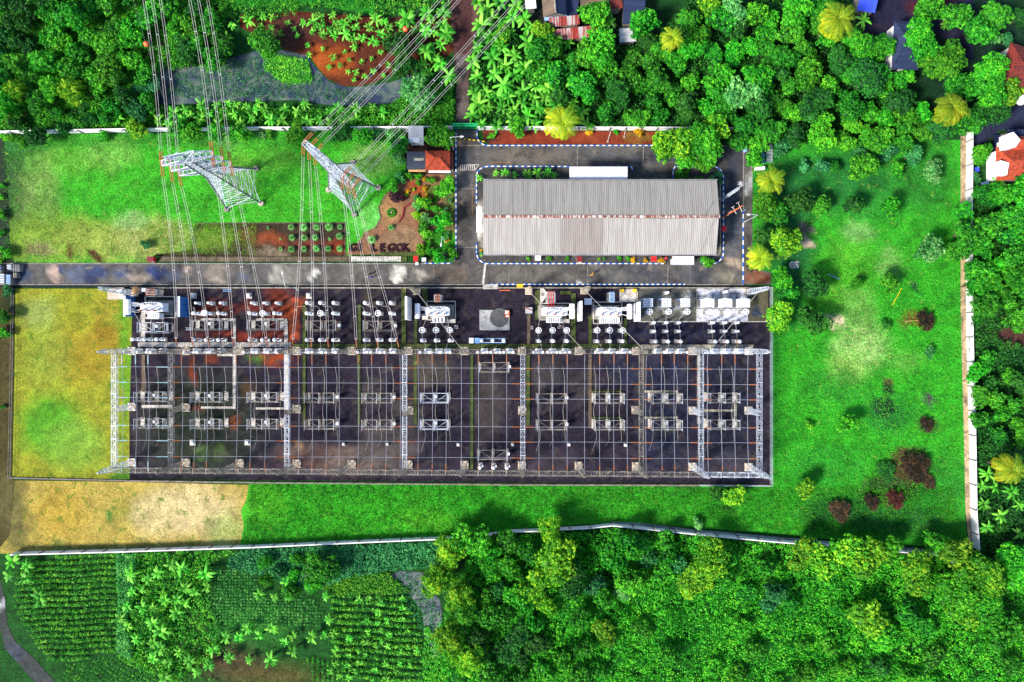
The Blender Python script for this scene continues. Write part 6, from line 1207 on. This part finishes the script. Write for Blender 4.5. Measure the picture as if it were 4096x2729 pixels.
# garden shrubs
def rosette(px,py,rad,label,group,seed,tone='pale'):
    key=('ros',tone)
    if key not in CR:
        rg=np.random.RandomState(3); v=[];f=[];tn=[]
        for i in range(90):
            a=i*2.399; el=1.45-1.5*(i/90)**.8; d=np.array([math.cos(a)*math.cos(el),math.sin(a)*math.cos(el),math.sin(el)]); s=np.array([-math.sin(a),math.cos(a),0]); L=1.0*rg.uniform(.8,1.05); p=np.array([0,0,.35]); b=len(v); t=rg.uniform(.2,1)
            e=p+d*L; mm=p+d*L*.5+np.array([0,0,.08]); v+=[p,mm-s*.07,e-np.array([0,0,.12]),mm+s*.07]; tn+=[t]*4; f.append((b,b+1,b+2,b+3))
        me=bpy.data.meshes.new('leaves'); me.from_pydata([tuple(x) for x in v],[],f); me.update(); at=me.attributes.new("tone",'FLOAT','POINT'); at.data.foreach_set("value",np.array(tn,np.float32)); me.materials.append(FM[tone]); m=MB(); m.tube([(0,0,0),(0,0,.4)],.12,8,.1); q=m.build('stem',M['bark']); CR[key]=(me,q.data); bpy.data.objects.remove(q)
    me,qd=CR[key]; t=thing('rosette_shrub',label,'shrub',P(px,py),seed,group); link('leaves',me,t); link('stem',qd,t); s=rad/S; t.scale=(s,s,s); return t
RW=[[(1168,910,17),(1218,911,20),(1269,911,17),(1319,910,21),(1362,909,14)],[(1171,952,17),(1220,952,18),(1263,951,17),(1320,957,9),(1360,947,18)],[(1169,998,18),(1219,997,16),(1268,995,18),(1315,996,17),(1361,996,17)]]
for i,rw in enumerate(RW):
    for j,(x,y,r_) in enumerate(rw): rosette(x,y,r_,f'spiky pale green shrub, {ORD[j]} from left in the {["top","middle","bottom"][i]} row of the shrub bed','spiky shrubs in the planted bed',i*5+j,'pale')
rosette(1125,996,11,'smaller spiky shrub left of the bottom row in the shrub bed',None,2); rosette(1074,912,9,'tiny spiky shrub at the left of the top row in the shrub bed',None,5); rosette(1123,956,6,'tiny seedling left of the middle row in the shrub bed',None,8); rosette(1490,960,21,'spiky shrub right of the letter I in the garden',None,4); rosette(1566,912,16,'pale spiky shrub below the round garden lawn ring',None,9)
GS_=[('bush','teal',1605,711,20),('bush','bright',1638,707,13),('bush','bright',1672,705,12),('bush','bright',1672,735,8),('orange','',1700,717,8),('bush','bright',1722,724,15),('orange','',1701,754,9),('round','bright',1778,745,42),('bush','pale',1666,793,11),('bush','yellow',1695,805,26),('bush','mid',1738,799,10),('bush','bright',1718,828,16),('bush','pale',1668,829,16),('bush','bright',1752,836,18),('bush','yellow',1678,862,20),('bush','pale',1712,876,22),('bush','mid',1690,905,20),('bush','bright',1712,932,20),('round','bright',1773,895,38),('bush','bright',1698,959,7),('bush','bright',1710,977,12),('bush','mid',1724,1000,20),('round','bright',1760,1025,28),('bush','bright',1805,1020,20),('feather','yellow',1680,1000,18),('bush','mid',1770,948,14),('orange','',1788,963,8),('orange','',1704,785,7),('bush','bright',1576,742,24),('orange','',1633,766,7),('bush','yellow',1627,780,7),('bush','bright',1612,782,6),('bush','yellow',1655,757,6)]
for k,tn,x,y,r_ in GS_:
    if k=='orange': k='bush';tn='orange'
    T(k,tn,x,y,r_,1.,'garden shrubs')
for x,y,r_,l in ((1780,846,13,'pale round clipped bush, upper of two in the roadside garden'),(1788,942,11,'pale round clipped bush, lower of two in the roadside garden'),(1803,804,8,'smallest pale clipped bush at the garden edge')): tree('bush',x,y,r_,l,'bush','clipped_bush',None,'pale',1,3)
for x,y,r_,tn,d in ((1964,548,13,'bright','round clipped ball bush in the red soil bed near the gate'),(1984,530,7,'teal','small teal shrub right of the clipped ball in the red bed'),(2358,530,12,'orange','orange shrub in the red bed left of the wall posts'),(2553,530,15,'orange','larger orange shrub at the right of the red bed'),(2465,527,10,'bright','green shrub beside the leaning poles in the red bed'),
   (2113,1037,7,'bright','small round bush before the warehouse, leftmost'),(2197,1036,9,'bright','larger round green bush before the warehouse, second from left'),(2267,1036,8,'mid','round dark bush before the warehouse by the red awning'),(2395,1036,5,'yellow','tiny yellow bush before the warehouse middle'),(2418,1035,5,'bright','tiny green bush before the warehouse middle'),(2477,1035,8,'mid','green bush before the warehouse, right of the white frame'),(2511,1037,8,'bright','green bush left of the yellow pair before the warehouse'),(2533,1041,9,'orange','yellow bush before the warehouse, left one of three'),(2583,1042,8,'orange','yellow bush before the warehouse, middle one of three'),(2645,1044,11,'orange','yellow bush before the warehouse, beside the hydrant'),
   (2827,1044,24,'bright','spiky bright bush at the south-east corner of the warehouse'),(1924,1017,8,'pale','pale bush at the south-west corner of the warehouse'),(2790,715,9,'mid','dark clipped bush north of the warehouse'),(2808,714,7,'mid','small clipped bush north of the warehouse by the pale one'),(2843,714,10,'pale','pale clipped ball bush north of the warehouse'),(2715,710,20,'mid','wide dark bush in the north planter of the warehouse'),(2745,696,12,'bright','small bright plant in the north planter of the warehouse'),(2870,700,13,'teal','climber shrub at the north-east kerb corner'),(2880,725,10,'teal','lower climber shrub at the north-east kerb corner'),
   (1926,1000,6,'orange','tiny yellow plant at the south-west kerb corner')): tree('bush',x,y,r_,d,'bush','clipped_bush',None,tn,1,int(x))
for i,(x,y,r_) in enumerate(((2020,690,26),(2060,700,18),(2110,695,26),(2150,690,30),(2190,690,26),(2215,700,18),(1985,692,20),(1918,712,20))): banana(x,y,r_,0,None,i)["label"]=f'palm-like plant in the north planter of the warehouse, {ORD[i if i<7 else 7]} {"from" if i<7 else "at"} the left' if i!=7 else 'palm-like plant at the north-west corner kerb of the warehouse'
for x,y,r_,l in ((1585,782,26,'dark purple shrub edging the round garden bed'),(1610,790,12,'small dark purple shrub beside the red path')): tree('bush',x,y,r_,l,'bush','purple_bush',None,'purple',.6,1)
for x,y,r_,tn,l in ((3650,1880,60,'twig','large heap of dry brown brush on the south-east lawn'),(3575,2000,34,'redb','small reddish brush heap near the lawn bottom'),(3535,1890,40,'dark','dark bush left of the dry brush heap'),(3700,1700,28,'twig','dry tuft near the gravel strip'),(3695,1285,36,'twig','flat dry palm frond pile on the lawn'),(3710,1930,22,'twig','round dry tuft right of the brush heap'),(3480,2010,30,'twig','thin dry brush at the lawn bottom'),(3350,2050,46,'twig','dark dry brush by the south-east wall')): tree('feather',x,y,r_,l,'brush','brush_heap',None,tn,.35,2)
# ring lawn in garden
t=thing('ring_hedge','round green ring hedge in the middle of the garden bed','hedge',P(1566,852)); rg=np.random.RandomState(8); n=1600; a=rg.uniform(0,6.283,n); rr=rg.uniform(.30,.98,n)*.98
me=leafmesh('foliage',np.stack([np.cos(a)*rr,np.sin(a)*rr,.15+.25*np.sin((rr-.3)/.68*3.14)],1),np.tile([0,0,1.],(n,1)),np.full(n,.16),.6,rg.uniform(.3,.9,n),FM['bright'],rg); link('foliage',me,t)
m=MB(); m.lathe((0,0,0),[(.25,0),(.2,.5),(.05,.52)],10); m.build('stone',M['slabc'],t)
# hedge lettering
def hedge_text(txt,px,py,size,label):
    c=bpy.data.curves.new('t','FONT'); c.body=txt; c.size=size; c.extrude=.12; c.offset=.06; ob=bpy.data.objects.new('t',c); C.objects.link(ob); dg=bpy.context.evaluated_depsgraph_get(); me=bpy.data.meshes.new_from_object(ob.evaluated_get(dg)); bpy.data.objects.remove(ob)
    me.materials.clear(); me.materials.append(M['hedged']); o=P(px,py); t=thing('hedge_letter',label,'hedge letter',o,0,'hedge letters'); q=link('hedge',me,t); q.location=(0,0,.2)
    vs=np.array([v.co[:] for v in me.vertices]); x0,y0=vs[:,0].min(),vs[:,1].min(); x1,y1=vs[:,0].max(),vs[:,1].max()
    # leafy cover sampled on the letter faces
    rg=np.random.RandomState(len(label)+int(px)); pts=[]; tris=[p for p in me.polygons if abs(p.normal.z)>.9]; ar=np.array([p.area for p in tris]); pk=rg.choice(len(tris),420,p=ar/ar.sum())
    for k in pk:
        vv=[np.array(me.vertices[i].co[:]) for i in tris[k].vertices]; w=rg.dirichlet([1]*len(vv)); pts.append(sum(a*b for a,b in zip(w,vv)))
    pts=np.array(pts); pts[:,2]=.3+rg.uniform(0,.1,len(pts)); l=leafmesh('leaves',pts,np.tile([0,0,1.],(len(pts),1)),np.full(len(pts),.2),.6,rg.uniform(0,1,len(pts)),FM['purple'],rg); link('leaves',l,t)
M['hedged']=plain('dark_hedge',(.022,.008,.014),.95,.4)
for ch,x in (('G',1396),('I',1434),('L',1484),('E',1518),('G',1549),('O',1580),('K',1608)): hedge_text(ch,x,1006,2.1,f'dark clipped hedge letter {ch} of the garden lettering'+(', first letter' if x==1396 else ', fifth letter' if x==1549 else ''))
# banana groves
def bfill(poly,n,rr,seed,group,desc,gap=.8,avoid=()):
    rd=random.Random(seed); xs=[p[0] for p in poly];ys=[p[1] for p in poly]; L=[];out=0
    for _ in range(n*50):
        if out>=n: break
        x=rd.uniform(min(xs),max(xs));y=rd.uniform(min(ys),max(ys)); r=rd.uniform(*rr)
        if not inpoly(x,y,poly) or any(math.hypot(x-a,y-b)<(r+c)*gap for a,b,c in L) or any(math.hypot(x-a,y-b)<r*.6+c for a,b,c in avoid): continue
        L.append((x,y,r)); banana(x,y,r,0,group,rd.randrange(99))["label"]=mklabel(desc,x,y); out+=1
bfill([(1905,0),(2100,0),(2160,160),(2110,330),(2330,420),(2340,500),(2120,500),(1880,505),(1880,240),(1925,130)],48,(32,52),31,'banana plants right of the entrance track','banana plant',.55,((2248,487,50),))
bfill([(1390,60),(1480,60),(1560,80),(1790,60),(1810,120),(1760,300),(1700,300),(1640,150),(1540,180),(1300,150),(1240,80),(1300,55)],42,(20,34),32,'banana plants of the soil plot','young banana plant',.62)
bfill([(1030,60),(1290,60),(1560,200),(1560,300),(1440,325),(1280,290),(1180,170),(1040,110)],36,(12,20),33,'small banana plants in the soil rows','small banana seedling',1.0)
bfill([(1580,60),(1800,20),(1815,300),(1700,330),(1650,300),(1660,160)],9,(36,48),34,'large banana plants left of the track','large banana plant',.8)
bfill([(860,395),(1040,400),(1200,410),(1330,430),(1560,400),(1560,495),(1020,500),(640,505),(600,440),(700,425)],36,(22,36),35,'banana plants along the north wall','banana plant',.6)
bfill([(690,120),(930,60),(1000,40),(1000,120),(900,160),(740,160)],8,(22,34),36,'banana plants left of the soil plot','banana plant',.9)
bfill([(520,2290),(680,2240),(840,2250),(840,2380),(740,2420),(640,2600),(480,2600),(480,2400)],24,(26,42),37,'banana plants between the crop plots','banana plant',.58)
bfill([(560,2590),(860,2600),(870,2680),(640,2720),(560,2650)],9,(28,38),38,'banana plants near the bottom left','banana plant',.7)
bfill([(860,2540),(1180,2480),(1320,2560),(1160,2650),(900,2660)],12,(24,36),39,'banana plants below the square crop plot','banana plant',.8)
bfill([(1030,2300),(1180,2330),(1180,2400),(1040,2400)],6,(26,36),40,'banana plants above the square crop plot','banana plant',.8)
bfill([(1290,2340),(1340,2340),(1340,2540),(1280,2540)],4,(22,30),41,'banana plants beside the square crop plot','banana plant',.8)
bfill([(10,2240),(120,2230),(110,2330),(20,2320)],4,(30,40),42,'banana plants in the corner by the white wall','banana plant',.7)
bfill([(3920,1880),(4100,1960),(4100,2150),(3940,2120)],9,(28,40),43,'broad-leaf plants at the right edge','banana plant',.75,((4050,1880,40),))
for x,y,r_ in ((2440,90,40),(2500,130,34),(2270,170,34),(2290,320,50),(2190,350,46),(2230,420,44),(2350,500,36),(3455,80,36),(3840,45,34),(3950,110,42),(4000,735,40),(160,2390,42),(110,380,22),(370,260,26),(470,470,32),(730,160,30),(850,130,32),(3780,95,26),(540,460,24)): banana(x,y,r_,0,None,int(x))["label"]=mklabel('lone banana plant',x,y)
bfill([(1540,2400),(1340,2400),(1600,2380),(1640,2430),(1700,2700),(1500,2729),(1300,2729),(1340,2600)],40,(13,20),44,'young banana plants among the crop rows','small banana plant',1.0)
# crops and undergrowth (uncountable)
def stuffmesh(name,pts,label,cat,tone,leaf=.3,m=12,sr=.3,z0=.15,seed=1,asp=.6,tilt=.5,tv=.22):
    rg=np.random.RandomState(seed); pts=np.array(pts,float); n=len(pts); Cc=np.empty((n,3)); zz=pts[:,2] if pts.shape[1]>2 else np.full(n,z0)
    Cc[:,0]=(pts[:,0]-2048)/S*(1-zz/H);Cc[:,1]=(1364.5-pts[:,1])/S*(1-zz/H); Cc[:,2]=zz
    big=fbm(pts[:,0]/60,pts[:,1]/60,seed); tn=np.clip(.1+big*.8+rg.normal(0,tv,n),0,1)
    w=rg.normal(size=(n,m,3)); w[:,:,2]=np.abs(w[:,:,2])*.9+.15; w/=np.linalg.norm(w,axis=2)[:,:,None]
    srr=sr*rg.uniform(.7,1.3,(n,1,1)); X=(Cc[:,None,:]+w*srr).reshape(-1,3); Nn=w.reshape(-1,3)
    me=leafmesh(name,X,Nn,leaf*rg.uniform(.7,1.3,n*m),asp,np.repeat(tn,m),FM[tone],rg,tilt); o=link(name,me); tag(o,label,cat,kind='stuff'); return o
def rows(poly,dx,dy,ang,jit,seed,amp=0):
    rg=np.random.RandomState(seed); xs=[p[0] for p in poly];ys=[p[1] for p in poly]; cx=sum(xs)/len(xs);cy=sum(ys)/len(ys); out=[]; R_=max(max(xs)-min(xs),max(ys)-min(ys)); c,s=math.cos(R(ang)),math.sin(R(ang))
    for j in range(int(-R_/dy),int(R_/dy)):
        for i in range(int(-R_/dx),int(R_/dx)):
            u=i*dx+rg.normal(0,jit);v=j*dy+rg.normal(0,jit*.6)+amp*math.sin(i*dx*.03); x=cx+u*c-v*s;y=cy+u*s+v*c
            if inpoly(x,y,poly) and rg.rand()>.04: out.append((x,y))
    return out
stuffmesh('crop_rows',rows([(150,2230),(480,2215),(490,2330),(480,2600),(330,2640),(200,2640),(120,2540),(60,2420),(60,2330),(90,2240)],9,24,-2,2.5,1,2),'bushy crop rows running left to right in the bottom left field','crop','crop',.34,16,.42,.25,1)
stuffmesh('crop_rows',rows([(845,2260),(1010,2290),(1040,2370),(1250,2390),(1290,2440),(1280,2510),(1060,2510),(860,2490),(820,2420)],12,12.5,1,1.5,2),'dense square grid of small crop plants between the banana clumps','crop','cropp',.24,13,.26,.2,2)
stuffmesh('crop_rows',rows([(1330,2380),(1600,2390),(1640,2430),(1680,2520),(1700,2640),(1690,2729),(1400,2729),(1330,2620),(1310,2520)],10,27,4,2.2,3,2),'leafy crop rows beside the marsh pool','crop','crop',.34,16,.42,.25,3)
stuffmesh('crop_rows',rows([(260,2660),(520,2610),(640,2640),(760,2690),(900,2729),(240,2729)],14,17,32,2,4),'small diagonal crop rows along the bottom left edge','crop','crop',.26,13,.3,.2,4)
stuffmesh('crop_rows',rows([(1230,2630),(1380,2640),(1400,2729),(1240,2729)],10,20,90,2,14),'short vertical crop rows at the bottom edge','crop','crop',.26,13,.3,.2,14)
def scatter(poly,n,seed,z=(.1,.6)):
    rd=random.Random(seed); xs=[p[0] for p in poly];ys=[p[1] for p in poly]; out=[]
    while len(out)<n:
        x=rd.uniform(min(xs),max(xs));y=rd.uniform(min(ys),max(ys))
        if inpoly(x,y,poly): out.append((x,y,z[0]+(z[1]-z[0])*float(fbm(np.array([x/55]),np.array([y/55]),seed)[0])))
    return out
stuffmesh('undergrowth',scatter([(1900,2160),(2048,2140),(2200,2140),(2444,2115),(2779,2145),(3072,2175),(3850,2240),(4120,2230),(4120,2760),(1780,2760),(1760,2500)],15000,5,(.1,2.6)),'rough green scrub filling the ground south of the white wall','scrub','bright',.42,9,.5,.3,5,.55,.6)
stuffmesh('undergrowth',scatter([(960,2200),(1500,2180),(1900,2160),(1780,2260),(1550,2280),(1420,2300),(1240,2360),(1010,2290),(900,2260)],2600,6,(.1,1.6)),'bushy weeds just below the white south wall, left half','scrub','teal',.38,11,.45,.3,6)
stuffmesh('undergrowth',scatter([(480,2215),(960,2200),(840,2250),(840,2400),(900,2600),(700,2729),(480,2640)],2000,7,(.1,.9)),'weeds under the bottom left banana clumps','weeds','crop',.34,10,.4,.2,7)
stuffmesh('undergrowth',scatter([(470,2215),(545,2215),(540,2330),(500,2480),(530,2640),(470,2600),(478,2400)],700,21,(.1,1.2)),'pale weedy hedge strip beside the bottom left crop rows','weeds','cropp',.32,12,.45,.2,21)
stuffmesh('undergrowth',scatter([(1180,2280),(1550,2290),(1640,2370),(1330,2380)],1200,8,(.05,.5)),'green weeds around the marsh pool top','weeds','crop',.3,9,.35,.2,8)
stuffmesh('undergrowth',scatter([(1700,2500),(1780,2560),(1800,2760),(1690,2760)],500,9,(.05,.5)),'green weeds right of the leafy crop rows','weeds','crop',.3,9,.35,.2,9)
stuffmesh('undergrowth',scatter([(-40,-30),(900,-30),(900,60),(900,260),(640,280),(600,430),(860,430),(1300,440),(1560,420),(1700,330),(1810,300),(1815,500),(0,520),(-40,500)],11000,10,(.05,1.0)),'dense green weeds north of the left boundary wall','weeds','mid',.40,9,.45,.2,10,.5,.6)
stuffmesh('undergrowth',scatter([(900,-30),(1500,-30),(1800,-30),(1800,60),(1500,60),(1480,30),(1200,30),(1180,60),(960,100),(900,60)],600,23,(.05,.8)),'weeds along the top edge of the soil plot','weeds','crop',.32,9,.4,.2,23)
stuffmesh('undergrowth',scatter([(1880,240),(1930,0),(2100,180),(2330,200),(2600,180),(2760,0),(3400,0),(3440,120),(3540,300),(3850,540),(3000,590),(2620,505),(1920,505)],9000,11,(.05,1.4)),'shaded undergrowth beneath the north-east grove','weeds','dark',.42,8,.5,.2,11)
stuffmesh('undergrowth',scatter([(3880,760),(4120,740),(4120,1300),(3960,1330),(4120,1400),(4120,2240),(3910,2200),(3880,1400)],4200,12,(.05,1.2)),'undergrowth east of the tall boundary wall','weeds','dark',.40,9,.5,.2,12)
stuffmesh('marsh_weed',scatter([(700,300),(1040,220),(1180,230),(1260,290),(1330,350),(1500,380),(1450,410),(1180,390),(850,400),(640,380)],1500,13,(.02,.15)),'patchy floating weeds over the pond','weeds','teal',.22,6,.35,.05,13)
stuffmesh('marsh_weed',scatter([(1060,215),(1230,240),(1250,330),(1150,340),(1060,280)],700,22,(.02,.3)),'brighter reeds on the right part of the pond','weeds','crop',.28,7,.4,.05,22)
stuffmesh('marsh_weed',scatter([(1530,2300),(1690,2290),(1770,2480),(1790,2640),(1700,2540)],450,15,(.02,.2)),'weeds floating on the marsh pool','weeds','teal',.25,6,.3,.05,15)
LG_=scatter([(996,1940),(3083,1950),(3400,1945),(3800,1950),(3850,2150),(3400,2155),(3072,2125),(2560,2088),(2300,2085),(1831,2140),(1024,2170),(975,2180)],14000,16,(.0,.25))
stuffmesh('tall_grass',LG_,'ragged bright grass south of the gravel yard','grass','bright',.30,5,.35,.05,16,.3,.9)
stuffmesh('tall_grass',scatter([(3090,1200),(3836,900),(3850,1800),(3850,1950),(3090,1945)],9000,17,(.0,.25)),'tufted grass on the east lawn','grass','bright',.26,4,.3,.05,17,.3,.9)
stuffmesh('tall_grass',scatter([(10,545),(1600,530),(1560,780),(1500,880),(1030,885),(640,1020),(20,1045)],9000,18,(.0,.15)),'tufted grass on the lawn around the pylons','grass','bright',.22,4,.28,.03,18,.3,.9)
stuffmesh('tall_grass',scatter([(560,900),(1024,897),(1024,1020),(640,1018)],1500,19,(.0,.2)),'coarse yellow-green grass left of the spiky shrubs','grass','yellow',.22,4,.25,.03,19,.3,.9)
# ---------------- people ----------------
def person(label,px,py,rz,shirt,pants,stride=.25,arm=.25):
    t=thing('person',label,'person',P(px,py),rz)
    def skin(name,vs,es,rad,mat,lvl=1):
        me=bpy.data.meshes.new(name); me.from_pydata(vs,es,[]); o=bpy.data.objects.new(name,me); C.objects.link(o); md=o.modifiers.new('s','SKIN'); 
        for i,r in enumerate(rad): me.skin_vertices[0].data[i].radius=(r,r) if not isinstance(r,tuple) else r
        me.skin_vertices[0].data[0].use_root=True; sb=o.modifiers.new('b','SUBSURF'); sb.levels=lvl; sb.render_levels=lvl
        dg=bpy.context.evaluated_depsgraph_get(); m2_=bpy.data.meshes.new_from_object(o.evaluated_get(dg)); bpy.data.objects.remove(o); m2_.materials.clear(); m2_.materials.append(mat); m2_.polygons.foreach_set("use_smooth",[True]*len(m2_.polygons)); return link(name,m2_,t)
    s=stride
    vs=[(0,0,.95),(0,0,1.15),(0,.0,1.38),(0,0,1.5),(0,.02,1.6),(0,.02,1.72),(-.18,0,1.42),(-.28,arm,1.16),(-.27,arm+.16,.95),(-.27,arm+.22,.88),(.18,0,1.42),(.28,-arm,1.16),(.27,-arm-.02,.92),(.27,-arm,.84),(-.1,0,.88),(-.11,s*.7,.50),(-.11,s,.08),(-.11,s+.15,.04),(.1,0,.88),(.11,-s*.5,.50),(.11,-s,.10),(.11,-s+.14,.04)]
    es=[(0,1),(1,2),(2,3),(3,4),(4,5),(2,6),(6,7),(7,8),(8,9),(2,10),(10,11),(11,12),(12,13),(0,14),(14,15),(15,16),(16,17),(0,18),(18,19),(19,20),(20,21)]
    rd_=[(.15,.11),(.14,.10),(.17,.11),.06,.09,.10,.075,.05,.035,.04,.075,.05,.035,.04,.09,.065,.045,.035,.09,.065,.045,.035]
    skin('body',vs,es,rd_,M['skin'],2)
    skin('shirt',[vs[0],vs[1],vs[2],vs[6],vs[7],vs[10],vs[11]],[(0,1),(1,2),(2,3),(3,4),(2,5),(5,6)],[(.17,.13),(.165,.12),(.19,.13),.095,.07,.095,.07],shirt)
    skin('trousers',[vs[0],vs[14],vs[15],vs[16],vs[18],vs[19],vs[20]],[(0,1),(1,2),(2,3),(0,4),(4,5),(5,6)],[(.165,.125),.11,.085,.065,.11,.085,.065],pants)
    m=MB(); m.lathe((0,.0,1.70),[(.105,0),(.112,.05),(.09,.11),(.02,.14)],12); m.build('hair',M['blk'],t,True)
M['skin']=plain('skin',(.35,.18,.11),.6)
person('person in a dark top walking on the road, upper of the pair',1484,1098,R(70),plain('black_cloth',(.03,.02,.02),.9),plain('khaki_cloth',(.25,.18,.12),.9),.2,.35)
person('person in a blue shirt walking on the road, lower of the pair',1489,1111,R(-100),plain('blue_cloth',(.05,.12,.6),.9),plain('grey_cloth',(.2,.2,.24),.9),.25,.3)
person('person in orange with arms out on the road below the warehouse',2368,1098,R(90),plain('orange_cloth',(.75,.32,.03),.9),plain('dark_cloth',(.04,.05,.06),.9),.15,.5)
for x,y,a,l in ((2436,555,R(62),'pair of pale leaning poles in the red soil bed'),(2502,535,R(88),'single pale post stub leaning in the red soil bed')): simple('leaning_pole',l,'pole',x,y,[('shaft','slabw',lambda m,a=a:m.tube([(-.3,-.6,.1),(.5*math.cos(a),1.2,1.0)],.06)),('foot','slabw',lambda m:m.box(-.3,-.7,.1,.3,.3,.2))])
